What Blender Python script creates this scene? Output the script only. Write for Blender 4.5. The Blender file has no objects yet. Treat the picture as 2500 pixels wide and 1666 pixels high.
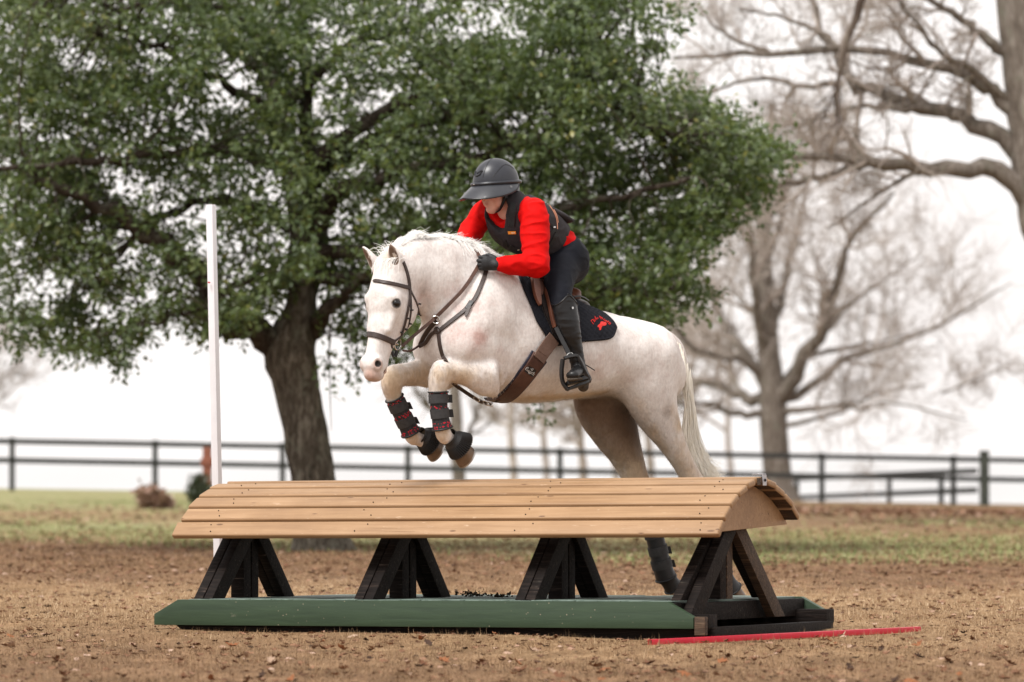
import bpy, bmesh, math, random
import numpy as np
from mathutils import Vector, Matrix
from mathutils.bvhtree import BVHTree
from mathutils import noise as mnoise

R = math.radians
SC = bpy.context.scene
COL = SC.collection

# ------------------------------------------------------------------ camera
CAM_POS = Vector((0.0, -25.0, 1.0))
FPX = 10600.0                      # focal length in pixels of the 2500 px wide frame
PITCH = math.atan(277.0 / FPX)
cam_data = bpy.data.cameras.new('camera')
cam_data.sensor_width = 36.0
cam_data.lens = FPX / 2500.0 * 36.0
cam_data.clip_start = 0.5
cam_data.clip_end = 6000.0
cam_data.dof.use_dof = True
cam_data.dof.focus_distance = 24.9
cam_data.dof.aperture_fstop = 3.0
cam = bpy.data.objects.new('camera', cam_data)
cam.location = CAM_POS
cam.rotation_euler = (R(90) + PITCH, 0, 0)
COL.objects.link(cam)
SC.camera = cam

# ------------------------------------------------------------------ sky and sun
SUN_EL, SUN_AZ = R(58), R(222)     # high soft sun behind cloud, from the left front
world = bpy.data.worlds.new('World')
SC.world = world
world.use_nodes = True
wn = world.node_tree
wn.nodes.clear()
w_out = wn.nodes.new('ShaderNodeOutputWorld')
w_bg = wn.nodes.new('ShaderNodeBackground')
w_sky = wn.nodes.new('ShaderNodeTexSky')
w_sky.sky_type = 'NISHITA'
w_sky.sun_disc = False
w_sky.sun_elevation = SUN_EL
w_sky.sun_rotation = SUN_AZ
w_sky.dust_density = 4.0
w_hsv = wn.nodes.new('ShaderNodeHueSaturation')
w_hsv.inputs['Saturation'].default_value = 0.12
w_mix = wn.nodes.new('ShaderNodeMix')
w_mix.data_type = 'RGBA'
w_mix.inputs[0].default_value = 0.8
# the cloud layer: an even, faintly mottled white overcast
w_tc = wn.nodes.new('ShaderNodeTexCoord')
w_no = wn.nodes.new('ShaderNodeTexNoise')
w_no.inputs['Scale'].default_value = 9.0
w_no.inputs['Detail'].default_value = 5.0
w_cr = wn.nodes.new('ShaderNodeValToRGB')
w_cr.color_ramp.elements[0].position = 0.3
w_cr.color_ramp.elements[0].color = (12.4, 11.7, 11.4, 1)
w_cr.color_ramp.elements[1].position = 0.7
w_cr.color_ramp.elements[1].color = (15.0, 14.5, 14.2, 1)
wn.links.new(w_tc.outputs['Generated'], w_no.inputs['Vector'])
wn.links.new(w_no.outputs['Fac'], w_cr.inputs['Fac'])
wn.links.new(w_sky.outputs[0], w_hsv.inputs['Color'])
wn.links.new(w_hsv.outputs[0], w_mix.inputs[6])
wn.links.new(w_cr.outputs[0], w_mix.inputs[7])
wn.links.new(w_mix.outputs[2], w_bg.inputs['Color'])
w_bg.inputs['Strength'].default_value = 0.076
wn.links.new(w_bg.outputs[0], w_out.inputs['Surface'])

sun_data = bpy.data.lights.new('sun', 'SUN')
sun_data.energy = 2.8
sun_data.angle = R(18)
sun_data.color = (1.0, 0.97, 0.93)
sun = bpy.data.objects.new('sun', sun_data)
sd = Vector((math.sin(SUN_AZ) * math.cos(SUN_EL), math.cos(SUN_AZ) * math.cos(SUN_EL), math.sin(SUN_EL)))
sun.rotation_euler = sd.to_track_quat('Z', 'Y').to_euler()
sun.location = (-10, -20, 30)
COL.objects.link(sun)

vs = SC.view_settings
vs.view_transform = 'Standard'
vs.look = 'None'
vs.gamma = 1.0
vs.use_curve_mapping = False
vs.exposure = 0.45
SC.render.film_transparent = False
SC.cycles.max_bounces = 6
SC.cycles.diffuse_bounces = 3
SC.cycles.glossy_bounces = 3
SC.cycles.transmission_bounces = 3
SC.cycles.use_denoising = True

rng = np.random.default_rng(7)
random.seed(7)

# ------------------------------------------------------------------ helpers
def ray(px, py):
    d = Vector(((px - 1250.0) / FPX, -(py - 833.0) / FPX, -1.0))
    return (cam.rotation_euler.to_matrix() @ d)

def at(px, py, Y):
    """world point on the sight line of a photo pixel at world depth Y"""
    d = ray(px, py)
    return CAM_POS + d * ((Y - CAM_POS.y) / d.y)

def tag(o, label=None, cat=None, group=None, kind=None):
    if label: o['label'] = label
    if cat: o['category'] = cat
    if group: o['group'] = group
    if kind: o['kind'] = kind
    return o

def empty(name, loc, label=None, cat=None, group=None):
    o = bpy.data.objects.new(name, None)
    o.empty_display_size = 0.1
    o.location = loc
    COL.objects.link(o)
    return tag(o, label, cat, group)

def world_loc(o):
    v = Vector((0, 0, 0))
    while o is not None:
        v = v + o.location
        o = o.parent
    return v

def np_mesh(name, V, F, smooth=True):
    """F: (n,3) or (n,4) array, or list of such"""
    V = np.asarray(V, dtype=np.float32)
    me = bpy.data.meshes.new(name)
    Fs = F if isinstance(F, list) else [F]
    Fs = [np.asarray(f, dtype=np.int32) for f in Fs if len(f)]
    nl = sum(f.size for f in Fs)
    npoly = sum(len(f) for f in Fs)
    me.vertices.add(len(V)); me.vertices.foreach_set('co', V.ravel())
    me.loops.add(nl); me.polygons.add(npoly)
    li = np.concatenate([f.ravel() for f in Fs])
    starts, tot = [], 0
    for f in Fs:
        k = f.shape[1]
        starts.append(tot + np.arange(len(f), dtype=np.int32) * k)
        tot += f.size
    me.loops.foreach_set('vertex_index', li)
    me.polygons.foreach_set('loop_start', np.concatenate(starts).astype(np.int32))
    me.polygons.foreach_set('use_smooth', np.full(npoly, smooth))
    me.update(calc_edges=True)
    me.validate()
    return me

def link(name, me, mat, parent=None, loc=None):
    o = bpy.data.objects.new(name, me)
    if mat is not None and len(me.materials) == 0:
        me.materials.append(mat)
    COL.objects.link(o)
    if parent is not None: o.parent = parent
    if loc is not None: o.location = loc
    return o

def part_np(name, V, F, mat, parent, smooth=True, label=None):
    """V in world space; parents are unrotated, so only shift"""
    w = np.array(world_loc(parent), dtype=np.float32) if parent is not None else 0.0
    o = link(name, np_mesh(name, np.asarray(V, dtype=np.float32) - w, F, smooth), mat, parent)
    if label: o['label'] = label
    return o

class MB:
    """collects simple solids (world or local space) and links them as one mesh object"""
    def __init__(s): s.V, s.F, s.n = [], [], 0
    def add(s, V, F):
        s.V.append(np.asarray(V, dtype=np.float64).reshape(-1, 3))
        for f in F: s.F.append(tuple(i + s.n for i in f))
        s.n += len(s.V[-1])
    def box(s, c, sz, ax=None):
        c = np.array(c, float); h = np.array(sz, float) / 2
        A = np.eye(3) if ax is None else np.array(ax, float)
        P = [c + (A[0] * h[0] * i + A[1] * h[1] * j + A[2] * h[2] * k) for i in (-1, 1) for j in (-1, 1) for k in (-1, 1)]
        s.add(P, [(0, 1, 3, 2), (4, 6, 7, 5), (0, 4, 5, 1), (2, 3, 7, 6), (0, 2, 6, 4), (1, 5, 7, 3)])
    def prism(s, prof, a, b):
        """prof: 3d points of one end polygon, a->b offset vectors"""
        prof = np.array(prof, float); a = np.array(a, float); b = np.array(b, float)
        n = len(prof)
        F = [tuple(range(n))[::-1], tuple(range(n, 2 * n))]
        for i in range(n):
            j = (i + 1) % n
            F.append((i, j, n + j, n + i))
        s.add(np.vstack([prof + a, prof + b]), F)
    def tube(s, pts, rad, sides=8, caps=True, sx=None):
        pts = np.array([tuple(p) for p in pts], float)
        rad = np.broadcast_to(np.array(rad, float), (len(pts),))
        T = np.gradient(pts, axis=0)
        T /= np.linalg.norm(T, axis=1)[:, None] + 1e-12
        ref = np.array([0, 0, 1.0]) if abs(T[:, 2]).mean() < 0.8 else np.array([1.0, 0, 0])
        V = []
        ang = np.arange(sides) * 2 * math.pi / sides
        for p, t, r in zip(pts, T, rad):
            a = np.cross(t, ref); a /= np.linalg.norm(a) + 1e-12
            b = np.cross(a, t)
            V.append(p + r * (np.cos(ang)[:, None] * a + np.sin(ang)[:, None] * b))
        F = []
        for i in range(len(pts) - 1):
            for j in range(sides):
                k = (j + 1) % sides
                F.append((i * sides + j, i * sides + k, (i + 1) * sides + k, (i + 1) * sides + j))
        if caps:
            F.append(tuple(range(sides))[::-1])
            F.append(tuple((len(pts) - 1) * sides + j for j in range(sides)))
        s.add(np.vstack(V), F)
    def build(s, name, mat, parent=None, smooth=False, bevel=0.0, seg=2, world=True, loc=None):
        V = np.vstack(s.V)
        if world and parent is not None: V = V - np.array(world_loc(parent))
        if loc is not None and parent is None: V = V - np.array(loc)
        me = bpy.data.meshes.new(name)
        me.from_pydata(V.tolist(), [], s.F)
        bm = bmesh.new(); bm.from_mesh(me)
        bmesh.ops.recalc_face_normals(bm, faces=bm.faces)
        if bevel > 0:
            es = [e for e in bm.edges if len(e.link_faces) == 2 and e.calc_face_angle(0) > 0.6]
            bmesh.ops.bevel(bm, geom=es, offset=bevel, segments=seg, profile=0.6, affect='EDGES', clamp_overlap=True)
        bm.to_mesh(me); bm.free()
        if smooth:
            for p in me.polygons: p.use_smooth = True
            try: me.set_sharp_from_angle(angle=R(40))
            except Exception: pass
        return link(name, me, mat, parent, loc if parent is None else None)

def crom(P, n):
    """Catmull-Rom resample of rows P to n rows"""
    P = np.asarray(P, float)
    m = len(P)
    if m == 2:
        t = np.linspace(0, 1, n)[:, None]
        return P[0] * (1 - t) + P[1] * t
    Q = np.vstack([2 * P[0] - P[1], P, 2 * P[-1] - P[-2]])
    out = []
    for t in np.linspace(0, m - 1 - 1e-9, n):
        i = int(t); f = t - i
        a, b, c, d = Q[i], Q[i + 1], Q[i + 2], Q[i + 3]
        out.append(0.5 * (2 * b + (c - a) * f + (2 * a - 5 * b + 4 * c - d) * f * f + (3 * b - a - 3 * c + d) * f ** 3))
    return np.array(out)

# ------------------------------------------------------------------ materials
class Nodes:
    def __init__(s, name):
        s.m = bpy.data.materials.new(name); s.m.use_nodes = True
        s.t = s.m.node_tree; s.t.nodes.clear()
        s.out = s.t.nodes.new('ShaderNodeOutputMaterial')
        s.b = s.t.nodes.new('ShaderNodeBsdfPrincipled')
        s.t.links.new(s.b.outputs[0], s.out.inputs['Surface'])
    def n(s, typ, ins=None, **kw):
        nd = s.t.nodes.new(typ)
        for k, v in kw.items(): setattr(nd, k, v)
        for k, v in (ins or {}).items(): s.set(nd.inputs[k], v)
        return nd
    def set(s, sock, v):
        if isinstance(v, bpy.types.NodeSocket): s.t.links.new(v, sock)
        else:
            if isinstance(v, (tuple, list)) and len(v) == 3 and sock.type == 'RGBA': v = (*v, 1)
            sock.default_value = v
    def coord(s, scale=(1, 1, 1), kind='Object', rand=False, rot=(0, 0, 0)):
        tc = s.n('ShaderNodeTexCoord')
        v = tc.outputs[kind]
        if rand:
            oi = s.n('ShaderNodeObjectInfo')
            mu = s.n('ShaderNodeMath', {0: oi.outputs['Random'], 1: 37.0}, operation='MULTIPLY')
            v = s.n('ShaderNodeVectorMath', {0: v, 1: mu.outputs[0]}, operation='ADD').outputs[0]
        return s.n('ShaderNodeMapping', {'Vector': v, 'Scale': scale, 'Rotation': rot}).outputs[0]
    def geo(s, scale=(1, 1, 1)):
        g = s.n('ShaderNodeNewGeometry')
        return s.n('ShaderNodeMapping', {'Vector': g.outputs['Position'], 'Scale': scale}).outputs[0]
    def noise(s, vec, scale=5, detail=4, rough=0.55, dist=0.0):
        return s.n('ShaderNodeTexNoise', {'Vector': vec, 'Scale': scale, 'Detail': detail, 'Roughness': rough, 'Distortion': dist}).outputs['Fac']
    def ramp(s, fac, stops):
        r = s.n('ShaderNodeValToRGB', {'Fac': fac})
        e = r.color_ramp.elements
        while len(e) < len(stops): e.new(0.5)
        for el, (p, c) in zip(e, stops):
            el.position = p
            el.color = (*c, 1) if not isinstance(c, (int, float)) else (c, c, c, 1)
        return r.outputs[0]
    def mix(s, fac, a, b, blend='MIX'):
        nd = s.n('ShaderNodeMix', data_type='RGBA', blend_type=blend)
        s.set(nd.inputs[0], fac); s.set(nd.inputs[6], a); s.set(nd.inputs[7], b)
        return nd.outputs[2]
    def math(s, op, a, b=0.0, c=None):
        nd = s.n('ShaderNodeMath', {0: a, 1: b}, operation=op)
        if c is not None: s.set(nd.inputs[2], c)
        return nd.outputs[0]
    def attr(s, name):
        return s.n('ShaderNodeAttribute', attribute_name=name)
    def bump(s, h, strength=0.3, dist=0.01):
        return s.n('ShaderNodeBump', {'Height': h, 'Strength': strength, 'Distance': dist}).outputs[0]
    def fin(s, col=None, rough=None, normal=None, spec=None, **kw):
        if col is not None: s.set(s.b.inputs['Base Color'], col)
        if rough is not None: s.set(s.b.inputs['Roughness'], rough)
        if normal is not None: s.set(s.b.inputs['Normal'], normal)
        if spec is not None: s.set(s.b.inputs['Specular IOR Level'], spec)
        for k, v in kw.items(): s.set(s.b.inputs[k], v)
        return s.m

def simple(name, c1, c2=None, scale=8, rough=0.6, bump=0.0, bscale=60, spec=0.4, rand=False, stretch=(1, 1, 1), bdist=0.004, **kw):
    m = Nodes(name)
    v = m.coord(stretch, rand=rand)
    c2 = c2 or tuple(x * 0.75 for x in c1)
    f = m.noise(v, scale, 5)
    col = m.ramp(f, [(0.3, c2), (0.7, c1)])
    nr = m.bump(m.noise(v, bscale, 3), bump, bdist) if bump else None
    return m.fin(col, rough, nr, spec, **kw)
# ------------------------------------------------------------------ ground
def gz(x, y):
    x = np.asarray(x, float); y = np.asarray(y, float)
    far = 0.02 - 0.019 * (x + 13.5)
    s = np.clip((y - 45) / 45.0, 0, 1); s = s * s * (3 - 2 * s)
    z = far * s
    crest = 97 + 0.34 * (x + 14)
    d = np.clip((y - crest) / 40.0, 0, None)
    z = z - np.where(d < 1, 2.6 * d * d, 2.6 + 5.2 * (d - 1))
    z = np.maximum(z, -7.0)
    near = 0.010 * np.sin(x * 1.7 + 0.6 * y) * np.sin(y * 1.1 - 0.4 * x) + 0.006 * np.sin(4.1 * x + 1.3) * np.sin(3.7 * y)
    return z + near * np.clip((60 - y) / 30, 0, 1)

def mat_ground():
    m = Nodes('ground_turf')
    g = m.n('ShaderNodeNewGeometry')
    sep = m.n('ShaderNodeSeparateXYZ', {0: g.outputs['Position']})
    Y = sep.outputs['Y']; X = sep.outputs['X']
    # wobbling depth, so bands of grass and leaf litter have ragged edges
    wob = m.noise(m.geo((0.10, 0.035, 0.1)), 1.0, 5, 0.6)
    wob2 = m.noise(m.geo((0.7, 0.16, 0.5)), 1.0, 5, 0.65)
    yw = m.math('ADD', Y, m.math('MULTIPLY', m.math('SUBTRACT', wob, 0.5), 11.0))
    yw = m.math('ADD', yw, m.math('MULTIPLY', m.math('SUBTRACT', wob2, 0.5), 13.0))
    # the green strip crosses the field at a slant: nearer on the right
    xo = m.math('MINIMUM', m.math('MAXIMUM', m.math('MULTIPLY', m.math('ADD', X, 5.0), 1.6), 0.0), 9.5)
    yw = m.math('ADD', yw, m.math('MULTIPLY', xo, m.math('MINIMUM', m.math('MAXIMUM', m.math('DIVIDE', m.math('SUBTRACT', Y, 3.0), 9.0), 0.0), 1.0)))
    yn = m.math('DIVIDE', m.math('ADD', yw, 10.0), 130.0)   # -10..120 m -> 0..1
    straw = m.ramp(m.noise(m.geo((7, 2.5, 5)), 1.0, 6, 0.7), [(0.3, (0.145, 0.087, 0.043)), (0.5, (0.30, 0.188, 0.097)), (0.7, (0.46, 0.315, 0.178))])
    litter = m.ramp(m.noise(m.geo((5, 1.5, 5)), 1.0, 6, 0.75), [(0.3, (0.080, 0.043, 0.024)), (0.5, (0.19, 0.106, 0.058)), (0.7, (0.345, 0.208, 0.123))])
    green = m.ramp(m.noise(m.geo((4, 1.0, 5)), 1.0, 6, 0.7), [(0.3, (0.19, 0.205, 0.085)), (0.5, (0.30, 0.315, 0.145)), (0.72, (0.42, 0.36, 0.215))])
    def y2(v): return (v + 10.0) / 130.0
    isg = m.ramp(yn, [(0.0, 0.0), (y2(24), 0.0), (y2(28), 0.85), (y2(35), 0.9), (y2(40), 0.35), (y2(49), 0.15), (y2(56), 0.9), (y2(95), 1.0)])
    isl = m.ramp(yn, [(0.0, 0.75), (y2(-4), 0.7), (y2(-0.5), 0.2), (y2(7), 0.1), (y2(13), 0.85), (y2(22), 0.9), (y2(30), 0.25), (1.0, 0.35)])
    # leaf litter also lies over the far right of the field
    xr = m.ramp(m.math('DIVIDE', m.math('ADD', X, 12.0), 24.0), [(0.55, 0.0), (0.75, 1.0)])
    yr = m.ramp(yn, [(y2(38), 0.0), (y2(48), 1.0), (1.0, 1.0)])
    col = m.mix(isl, straw, litter)
    col = m.mix(m.math('MULTIPLY', isg, m.ramp(wob2, [(0.3, 1.0), (0.75, 0.55)])), col, green)
    col = m.mix(m.math('MULTIPLY', m.math('MULTIPLY', xr, yr), 0.85), col, litter)
    fine = m.noise(m.geo((45, 22, 30)), 1.0, 5, 0.75)
    col = m.mix(0.5, col, m.ramp(fine, [(0.3, 0.12), (0.5, 0.75), (0.7, 1.55)]), 'MULTIPLY')
    blot = m.noise(m.geo((1.6, 0.8, 1)), 1.0, 5, 0.7)
    col = m.mix(0.55, col, m.ramp(blot, [(0.3, 0.5), (0.5, 0.95), (0.7, 1.3)]), 'MULTIPLY')
    return m.fin(col, 0.95, m.bump(m.noise(m.geo((26, 18, 20)), 1.0, 4, 0.7), 0.9, 0.03), 0.15)

def build_ground():
    ys = np.concatenate([np.arange(-40, -8, 1.6), np.arange(-8, 40, 0.4), np.arange(40, 160, 2.0), np.geomspace(160, 900, 12)])
    us = np.linspace(-1, 1, 161)
    V = []
    for y in ys:
        w = 14 + 0.5 * (y + 40)
        xs = us * w
        V.append(np.stack([xs, np.full_like(xs, y), gz(xs, np.full_like(xs, y))], 1))
    V = np.vstack(V); nx = len(us); ny = len(ys)
    i = np.arange(ny - 1)[:, None] * nx + np.arange(nx - 1)[None, :]
    F = np.stack([i, i + 1, i + nx + 1, i + nx], -1).reshape(-1, 4)
    o = link('ground', np_mesh('ground', V, F), mat_ground())
    tag(o, kind='structure')
    # pale still water beyond the field, mirroring the overcast
    m = Nodes('pale_water')
    wm = m.fin((0.32, 0.34, 0.34), 0.08, m.bump(m.noise(m.geo((0.4, 0.1, 1)), 1.0, 3), 0.05, 0.05), 0.6)
    V = [(-3000, 130, -4.2), (3000, 130, -4.2), (3000, 5000, -4.2), (-3000, 5000, -4.2)]
    o = link('water', np_mesh('water', V, np.array([[0, 1, 2, 3]])), wm)
    tag(o, kind='structure')

def view_halfwidth(y):
    return (y + 25.0) * 1250.0 / FPX

def build_grass():
    """dry straw blades as real geometry, thinning out with distance"""
    M_STRAW = Nodes('dry_grass_blades')
    at_ = M_STRAW.attr('tint').outputs['Fac']
    col = M_STRAW.ramp(at_, [(0.0, (0.065, 0.036, 0.019)), (0.35, (0.19, 0.117, 0.063)), (0.7, (0.375, 0.25, 0.142)), (1.0, (0.58, 0.44, 0.29))])
    mat = M_STRAW.fin(col, 0.8, spec=0.2)
    M_G = Nodes('green_grass_blades')
    at_ = M_G.attr('tint').outputs['Fac']
    col = M_G.ramp(at_, [(0.0, (0.12, 0.145, 0.055)), (0.5, (0.25, 0.28, 0.115)), (1.0, (0.42, 0.38, 0.21))])
    matg = M_G.fin(col, 0.7, spec=0.25)
    def blades(n, y0, y1, hmin, hmax, wd, power=1.0, lean=0.9, extra=None):
        if extra is None:
            y = y0 + (y1 - y0) * rng.random(n) ** power
            x = (rng.random(n) * 2 - 1) * (view_halfwidth(y) * 1.12 + 0.3)
        else:
            x, y = extra; n = len(x)
        h = hmin + (hmax - hmin) * rng.random(n) ** 2
        # tufts, and low trodden grass round the foot of the jump
        tuft = np.sin(x * 9.1 + 2.2 * np.sin(y * 5.3)) * np.sin(y * 7.7 + 1.9 * np.sin(x * 4.1))
        h = h * np.clip(.85 + .55 * tuft, .3, 1.5)
        ja = np.array(J_FR - J_FL)[:2]; jl = np.linalg.norm(ja); ja /= jl
        qx = x - J_FL.x; qy = y - J_FL.y; su = qx * ja[0] + qy * ja[1]; sv = -qx * ja[1] + qy * ja[0]
        foot = (su > -.1) & (su < jl + .15) & (sv > -.22) & (sv < 2.1)
        h = np.where(foot, h * .3, h)
        ang = rng.random(n) * 2 * np.pi
        ln = rng.random(n) * lean
        z = gz(x, y)
        w = wd * (0.6 + 0.8 * rng.random(n))
        wa = rng.random(n) * np.pi
        b0 = np.stack([x - np.cos(wa) * w, y - np.sin(wa) * w, z - 0.004], 1)
        b1 = np.stack([x + np.cos(wa) * w, y + np.sin(wa) * w, z - 0.004], 1)
        tip = np.stack([x + np.cos(ang) * ln * h * 1.5, y + np.sin(ang) * ln * h * 1.5, z + h * (1.05 - 0.75 * ln)], 1)
        V = np.stack([b0, b1, tip], 1).reshape(-1, 3)
        F = np.arange(3 * n).reshape(-1, 3)
        t = np.clip(rng.normal(0.5, 0.22, n), 0, 1)
        pn = 0.5 + 0.5 * np.sin(x * 2.3 + 1.7 * np.sin(y * 1.1)) * np.sin(y * 1.7 + x)
        reg = np.interp(y + 1.2 * np.sin(x * .7) + .8 * np.sin(x * 1.9 + 2), [-9, -4.5, -2.0, 0.5, 7, 11, 20, 26], [-.16, -.14, 0, .2, .2, -.05, -.12, 0])
        t = np.clip(t * 0.8 + 0.2 * pn + reg, 0, 1)
        return V, F, np.repeat(t, 3)
    def obj(name, sets, m, label):
        V, F, T, k = [], [], [], 0
        for v, f, t in sets:
            V.append(v); F.append(f + k); T.append(t); k += len(v)
        me = np_mesh(name, np.vstack(V), np.vstack(F), smooth=False)
        a = me.attributes.new('tint', 'FLOAT', 'POINT'); a.data.foreach_set('value', np.concatenate(T).astype(np.float32))
        o = link(name, me, m)
        tag(o, label, 'grass', kind='stuff')
    sets = [blades(150000, -9.0, 3.0, 0.012, 0.055, 0.0016, 1.0, 1.15), blades(110000, 1.5, 16, 0.014, 0.05, 0.003, 1.2, 1.1), blades(40000, 14, 32, 0.02, 0.06, 0.007, 1.0)]
    # ragged fringe growing against the foot of the front beam
    n = 1500
    t = rng.random(n)
    a = np.array(J_FL)[:2]; b = np.array(J_FR)[:2]
    p = a + (b - a) * t[:, None] + rng.normal(0, 0.04, (n, 2)) + np.array([-0.02, -0.06])
    sets.append(blades(n, 0, 0, 0.012, 0.05, 0.0018, 1, 0.9, (p[:, 0], p[:, 1])))
    obj('dry_grass', sets, mat, 'short straw-coloured dry grass around the jump')
    y = 14 + 63 * rng.random(60000)
    x = (rng.random(60000) * 2 - 1) * (view_halfwidth(y) * 1.1)
    k = (np.sin(x * 0.8 + 2 * np.sin(y * 0.2)) * 0.5 + 0.5) > rng.random(60000) * 0.9
    off = np.clip((x + 5) * 1.6, 0, 9.5)
    k &= (y + off) > 23.5
    k &= ~((y > 41) & (y < 50) & (rng.random(60000) < 0.8)) & ~((x > 2.0) & (y > 45) & (rng.random(60000) < 0.85))
    obj('green_grass', [blades(0, 0, 0, 0.03, 0.09, 0.012, 1, 0.9, (x[k], y[k]))], matg, 'short green grass in a band across the field behind the jump')

def build_litter():
    """fallen leaves: the largest are things of their own, the rest one mass"""
    def mat_leaf(nm, c1, c2):
        return simple(nm, c1, c2, 25, 0.8, spec=0.2, rand=True)
    mats = [mat_leaf('brown_dead_leaf', (0.20, 0.095, 0.05), (0.09, 0.04, 0.022)), mat_leaf('pale_dead_leaf', (0.42, 0.30, 0.22), (0.28, 0.18, 0.12)),
            mat_leaf('dark_dead_leaf', (0.075, 0.04, 0.026), (0.03, 0.018, 0.013)), mat_leaf('rusty_dead_leaf', (0.30, 0.12, 0.05), (0.17, 0.065, 0.03))]
    def leaf_verts(r, L, curl):
        # a lobed oak leaf: midrib with side lobes, bent and cupped
        prof = [(0.0, 0.02), (0.16, 0.18), (0.26, 0.10), (0.42, 0.30), (0.52, 0.15), (0.70, 0.26), (0.82, 0.10), (1.0, 0.0)]
        V = []
        for t, w in prof:
            for s in (-1, 0, 1):
                yy = s * w * r.uniform(0.8, 1.2)
                zz = curl * (t - 0.5) ** 2 * 1.8 + abs(s) * w * r.uniform(0.3, 1.0) * (1 if curl > 0 else -1) * 0.9 + r.uniform(-0.03, 0.03)
                V.append(((t - 0.5) * L, yy * L, zz * L))
        F = []
        for i in range(len(prof) - 1):
            a = i * 3
            F += [(a, a + 1, a + 4, a + 3), (a + 1, a + 2, a + 5, a + 4)]
        return np.array(V), np.array(F)
    r = random.Random(11)
    protos = []
    for i in range(10):
        V, F = leaf_verts(r, 1.0, r.choice([-1, 1]) * r.uniform(0.2, 0.7))
        V[:, 2] -= V[:, 2].min()
        protos.append((V, F))
    # individual leaves nearest the camera
    shared = {}
    def place(n, y0, y1, smin, smax, xlim=1.0):
        out = []
        while len(out) < n:
            y = r.uniform(y0, y1); x = r.uniform(-1, 1) * view_halfwidth(y) * xlim
            # keep off the base of the jump
            q = Vector((x, y, 0)) - J_FL; a = (J_FR - J_FL).normalized(); nn = Vector((-a.y, a.x, 0))
            if -0.05 < q.dot(a) < 3.5 and -0.02 < q.dot(nn) < 2.1: continue
            out.append((x, y, r.uniform(smin, smax)))
        return out
    near = place(150, -7.6, -1.0, 0.04, 0.085, 0.98)
    lab = {0: 'curled brown dead leaf lying on the dry grass in front', 1: 'pale dry dead leaf lying on the dry grass in front',
           2: 'dark shrivelled dead leaf lying on the dry grass in front', 3: 'rust-coloured dead leaf lying on the dry grass in front'}
    grp = {0: 'brown fallen leaves in the foreground', 1: 'pale fallen leaves in the foreground', 2: 'dark fallen leaves in the foreground', 3: 'rusty fallen leaves in the foreground'}
    for x, y, s in near:
        pi = r.randrange(10); mi = r.choices(range(4), (7, 2, 2, 3))[0]
        if (pi, mi) not in shared:
            me = np_mesh('fallen_leaf', protos[pi][0], protos[pi][1]); me.materials.append(mats[mi]); shared[(pi, mi)] = me
        o = bpy.data.objects.new('fallen_leaf', shared[(pi, mi)])
        o.location = (x, y, float(gz(x, y)) + 0.008); o.scale = (s, s, s)
        o.rotation_euler = (r.uniform(-0.5, 0.5), r.uniform(-0.5, 0.5), r.uniform(0, 6.28))
        COL.objects.link(o); tag(o, lab[mi], 'leaf', grp[mi])
    # the mass of litter further off
    M_L = Nodes('leaf_litter')
    a_ = M_L.attr('tint').outputs['Fac']
    mat = M_L.fin(M_L.ramp(a_, [(0.0, (0.035, 0.02, 0.014)), (0.35, (0.13, 0.065, 0.038)), (0.7, (0.26, 0.14, 0.085)), (1.0, (0.5, 0.37, 0.29))]), 0.85, spec=0.15)
    Vs, Fs, Ts, k = [], [], [], 0
    spots = place(1100, -6.5, 2, 0.02, 0.055, 1.05) + place(2600, -7.5, 3, 0.010, 0.026, 1.05) + place(1500, 2, 12, 0.03, 0.06, 1.05) + place(2600, 11, 25, 0.03, 0.075, 1.05) + place(1800, 25, 62, 0.06, 0.12, 1.05)
    for i in range(2600):
        y = r.uniform(44, 92); x = r.uniform(1.5, view_halfwidth(y) * 1.05)
        spots.append((x, y, r.uniform(0.08, 0.16)))
    for x, y, s in spots:
        V, F = protos[r.randrange(10)]
        a = r.uniform(0, 6.28); t = r.uniform(-0.6, 0.6)
        c, s_ = math.cos(a), math.sin(a)
        P = V * s
        P = np.stack([P[:, 0], P[:, 1] * math.cos(t) - P[:, 2] * math.sin(t), P[:, 1] * math.sin(t) + P[:, 2] * math.cos(t)], 1)
        P = np.stack([P[:, 0] * c - P[:, 1] * s_, P[:, 0] * s_ + P[:, 1] * c, P[:, 2]], 1)
        P += np.array([x, y, float(gz(x, y)) + 0.006])
        Vs.append(P); Fs.append(F + k); k += len(V); Ts.append(np.full(len(V), min(.9, max(0, r.gauss(0.5, 0.24) if s > .027 else r.gauss(.28, .18)))))
    me = np_mesh('leaf_litter', np.vstack(Vs), np.vstack(Fs))
    a = me.attributes.new('tint', 'FLOAT', 'POINT'); a.data.foreach_set('value', np.concatenate(Ts).astype(np.float32))
    tag(link('leaf_litter', me, mat), 'brown leaf litter scattered over the ground', 'leaf litter', kind='stuff')
# ------------------------------------------------------------------ trees, fence and field edge
def mat_bark(nm, c1, c2, c3, sc=1.0):
    m = Nodes(nm)
    v = m.geo((6 * sc, 6 * sc, 1.6 * sc))
    f = m.noise(v, 1.6, 6, 0.7, 0.6)
    col = m.ramp(f, [(0.32, c2), (0.52, c1), (0.62, c3)])
    li = m.noise(m.geo((3 * sc, 3 * sc, 2.5 * sc)), 1.4, 5, 0.7)
    col = m.mix(m.ramp(li, [(0.55, 0.0), (0.68, 0.75)]), col, (0.20, 0.20, 0.155))
    return m.fin(col, 0.9, m.bump(f, 1.0, 0.05), 0.12)

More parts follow.
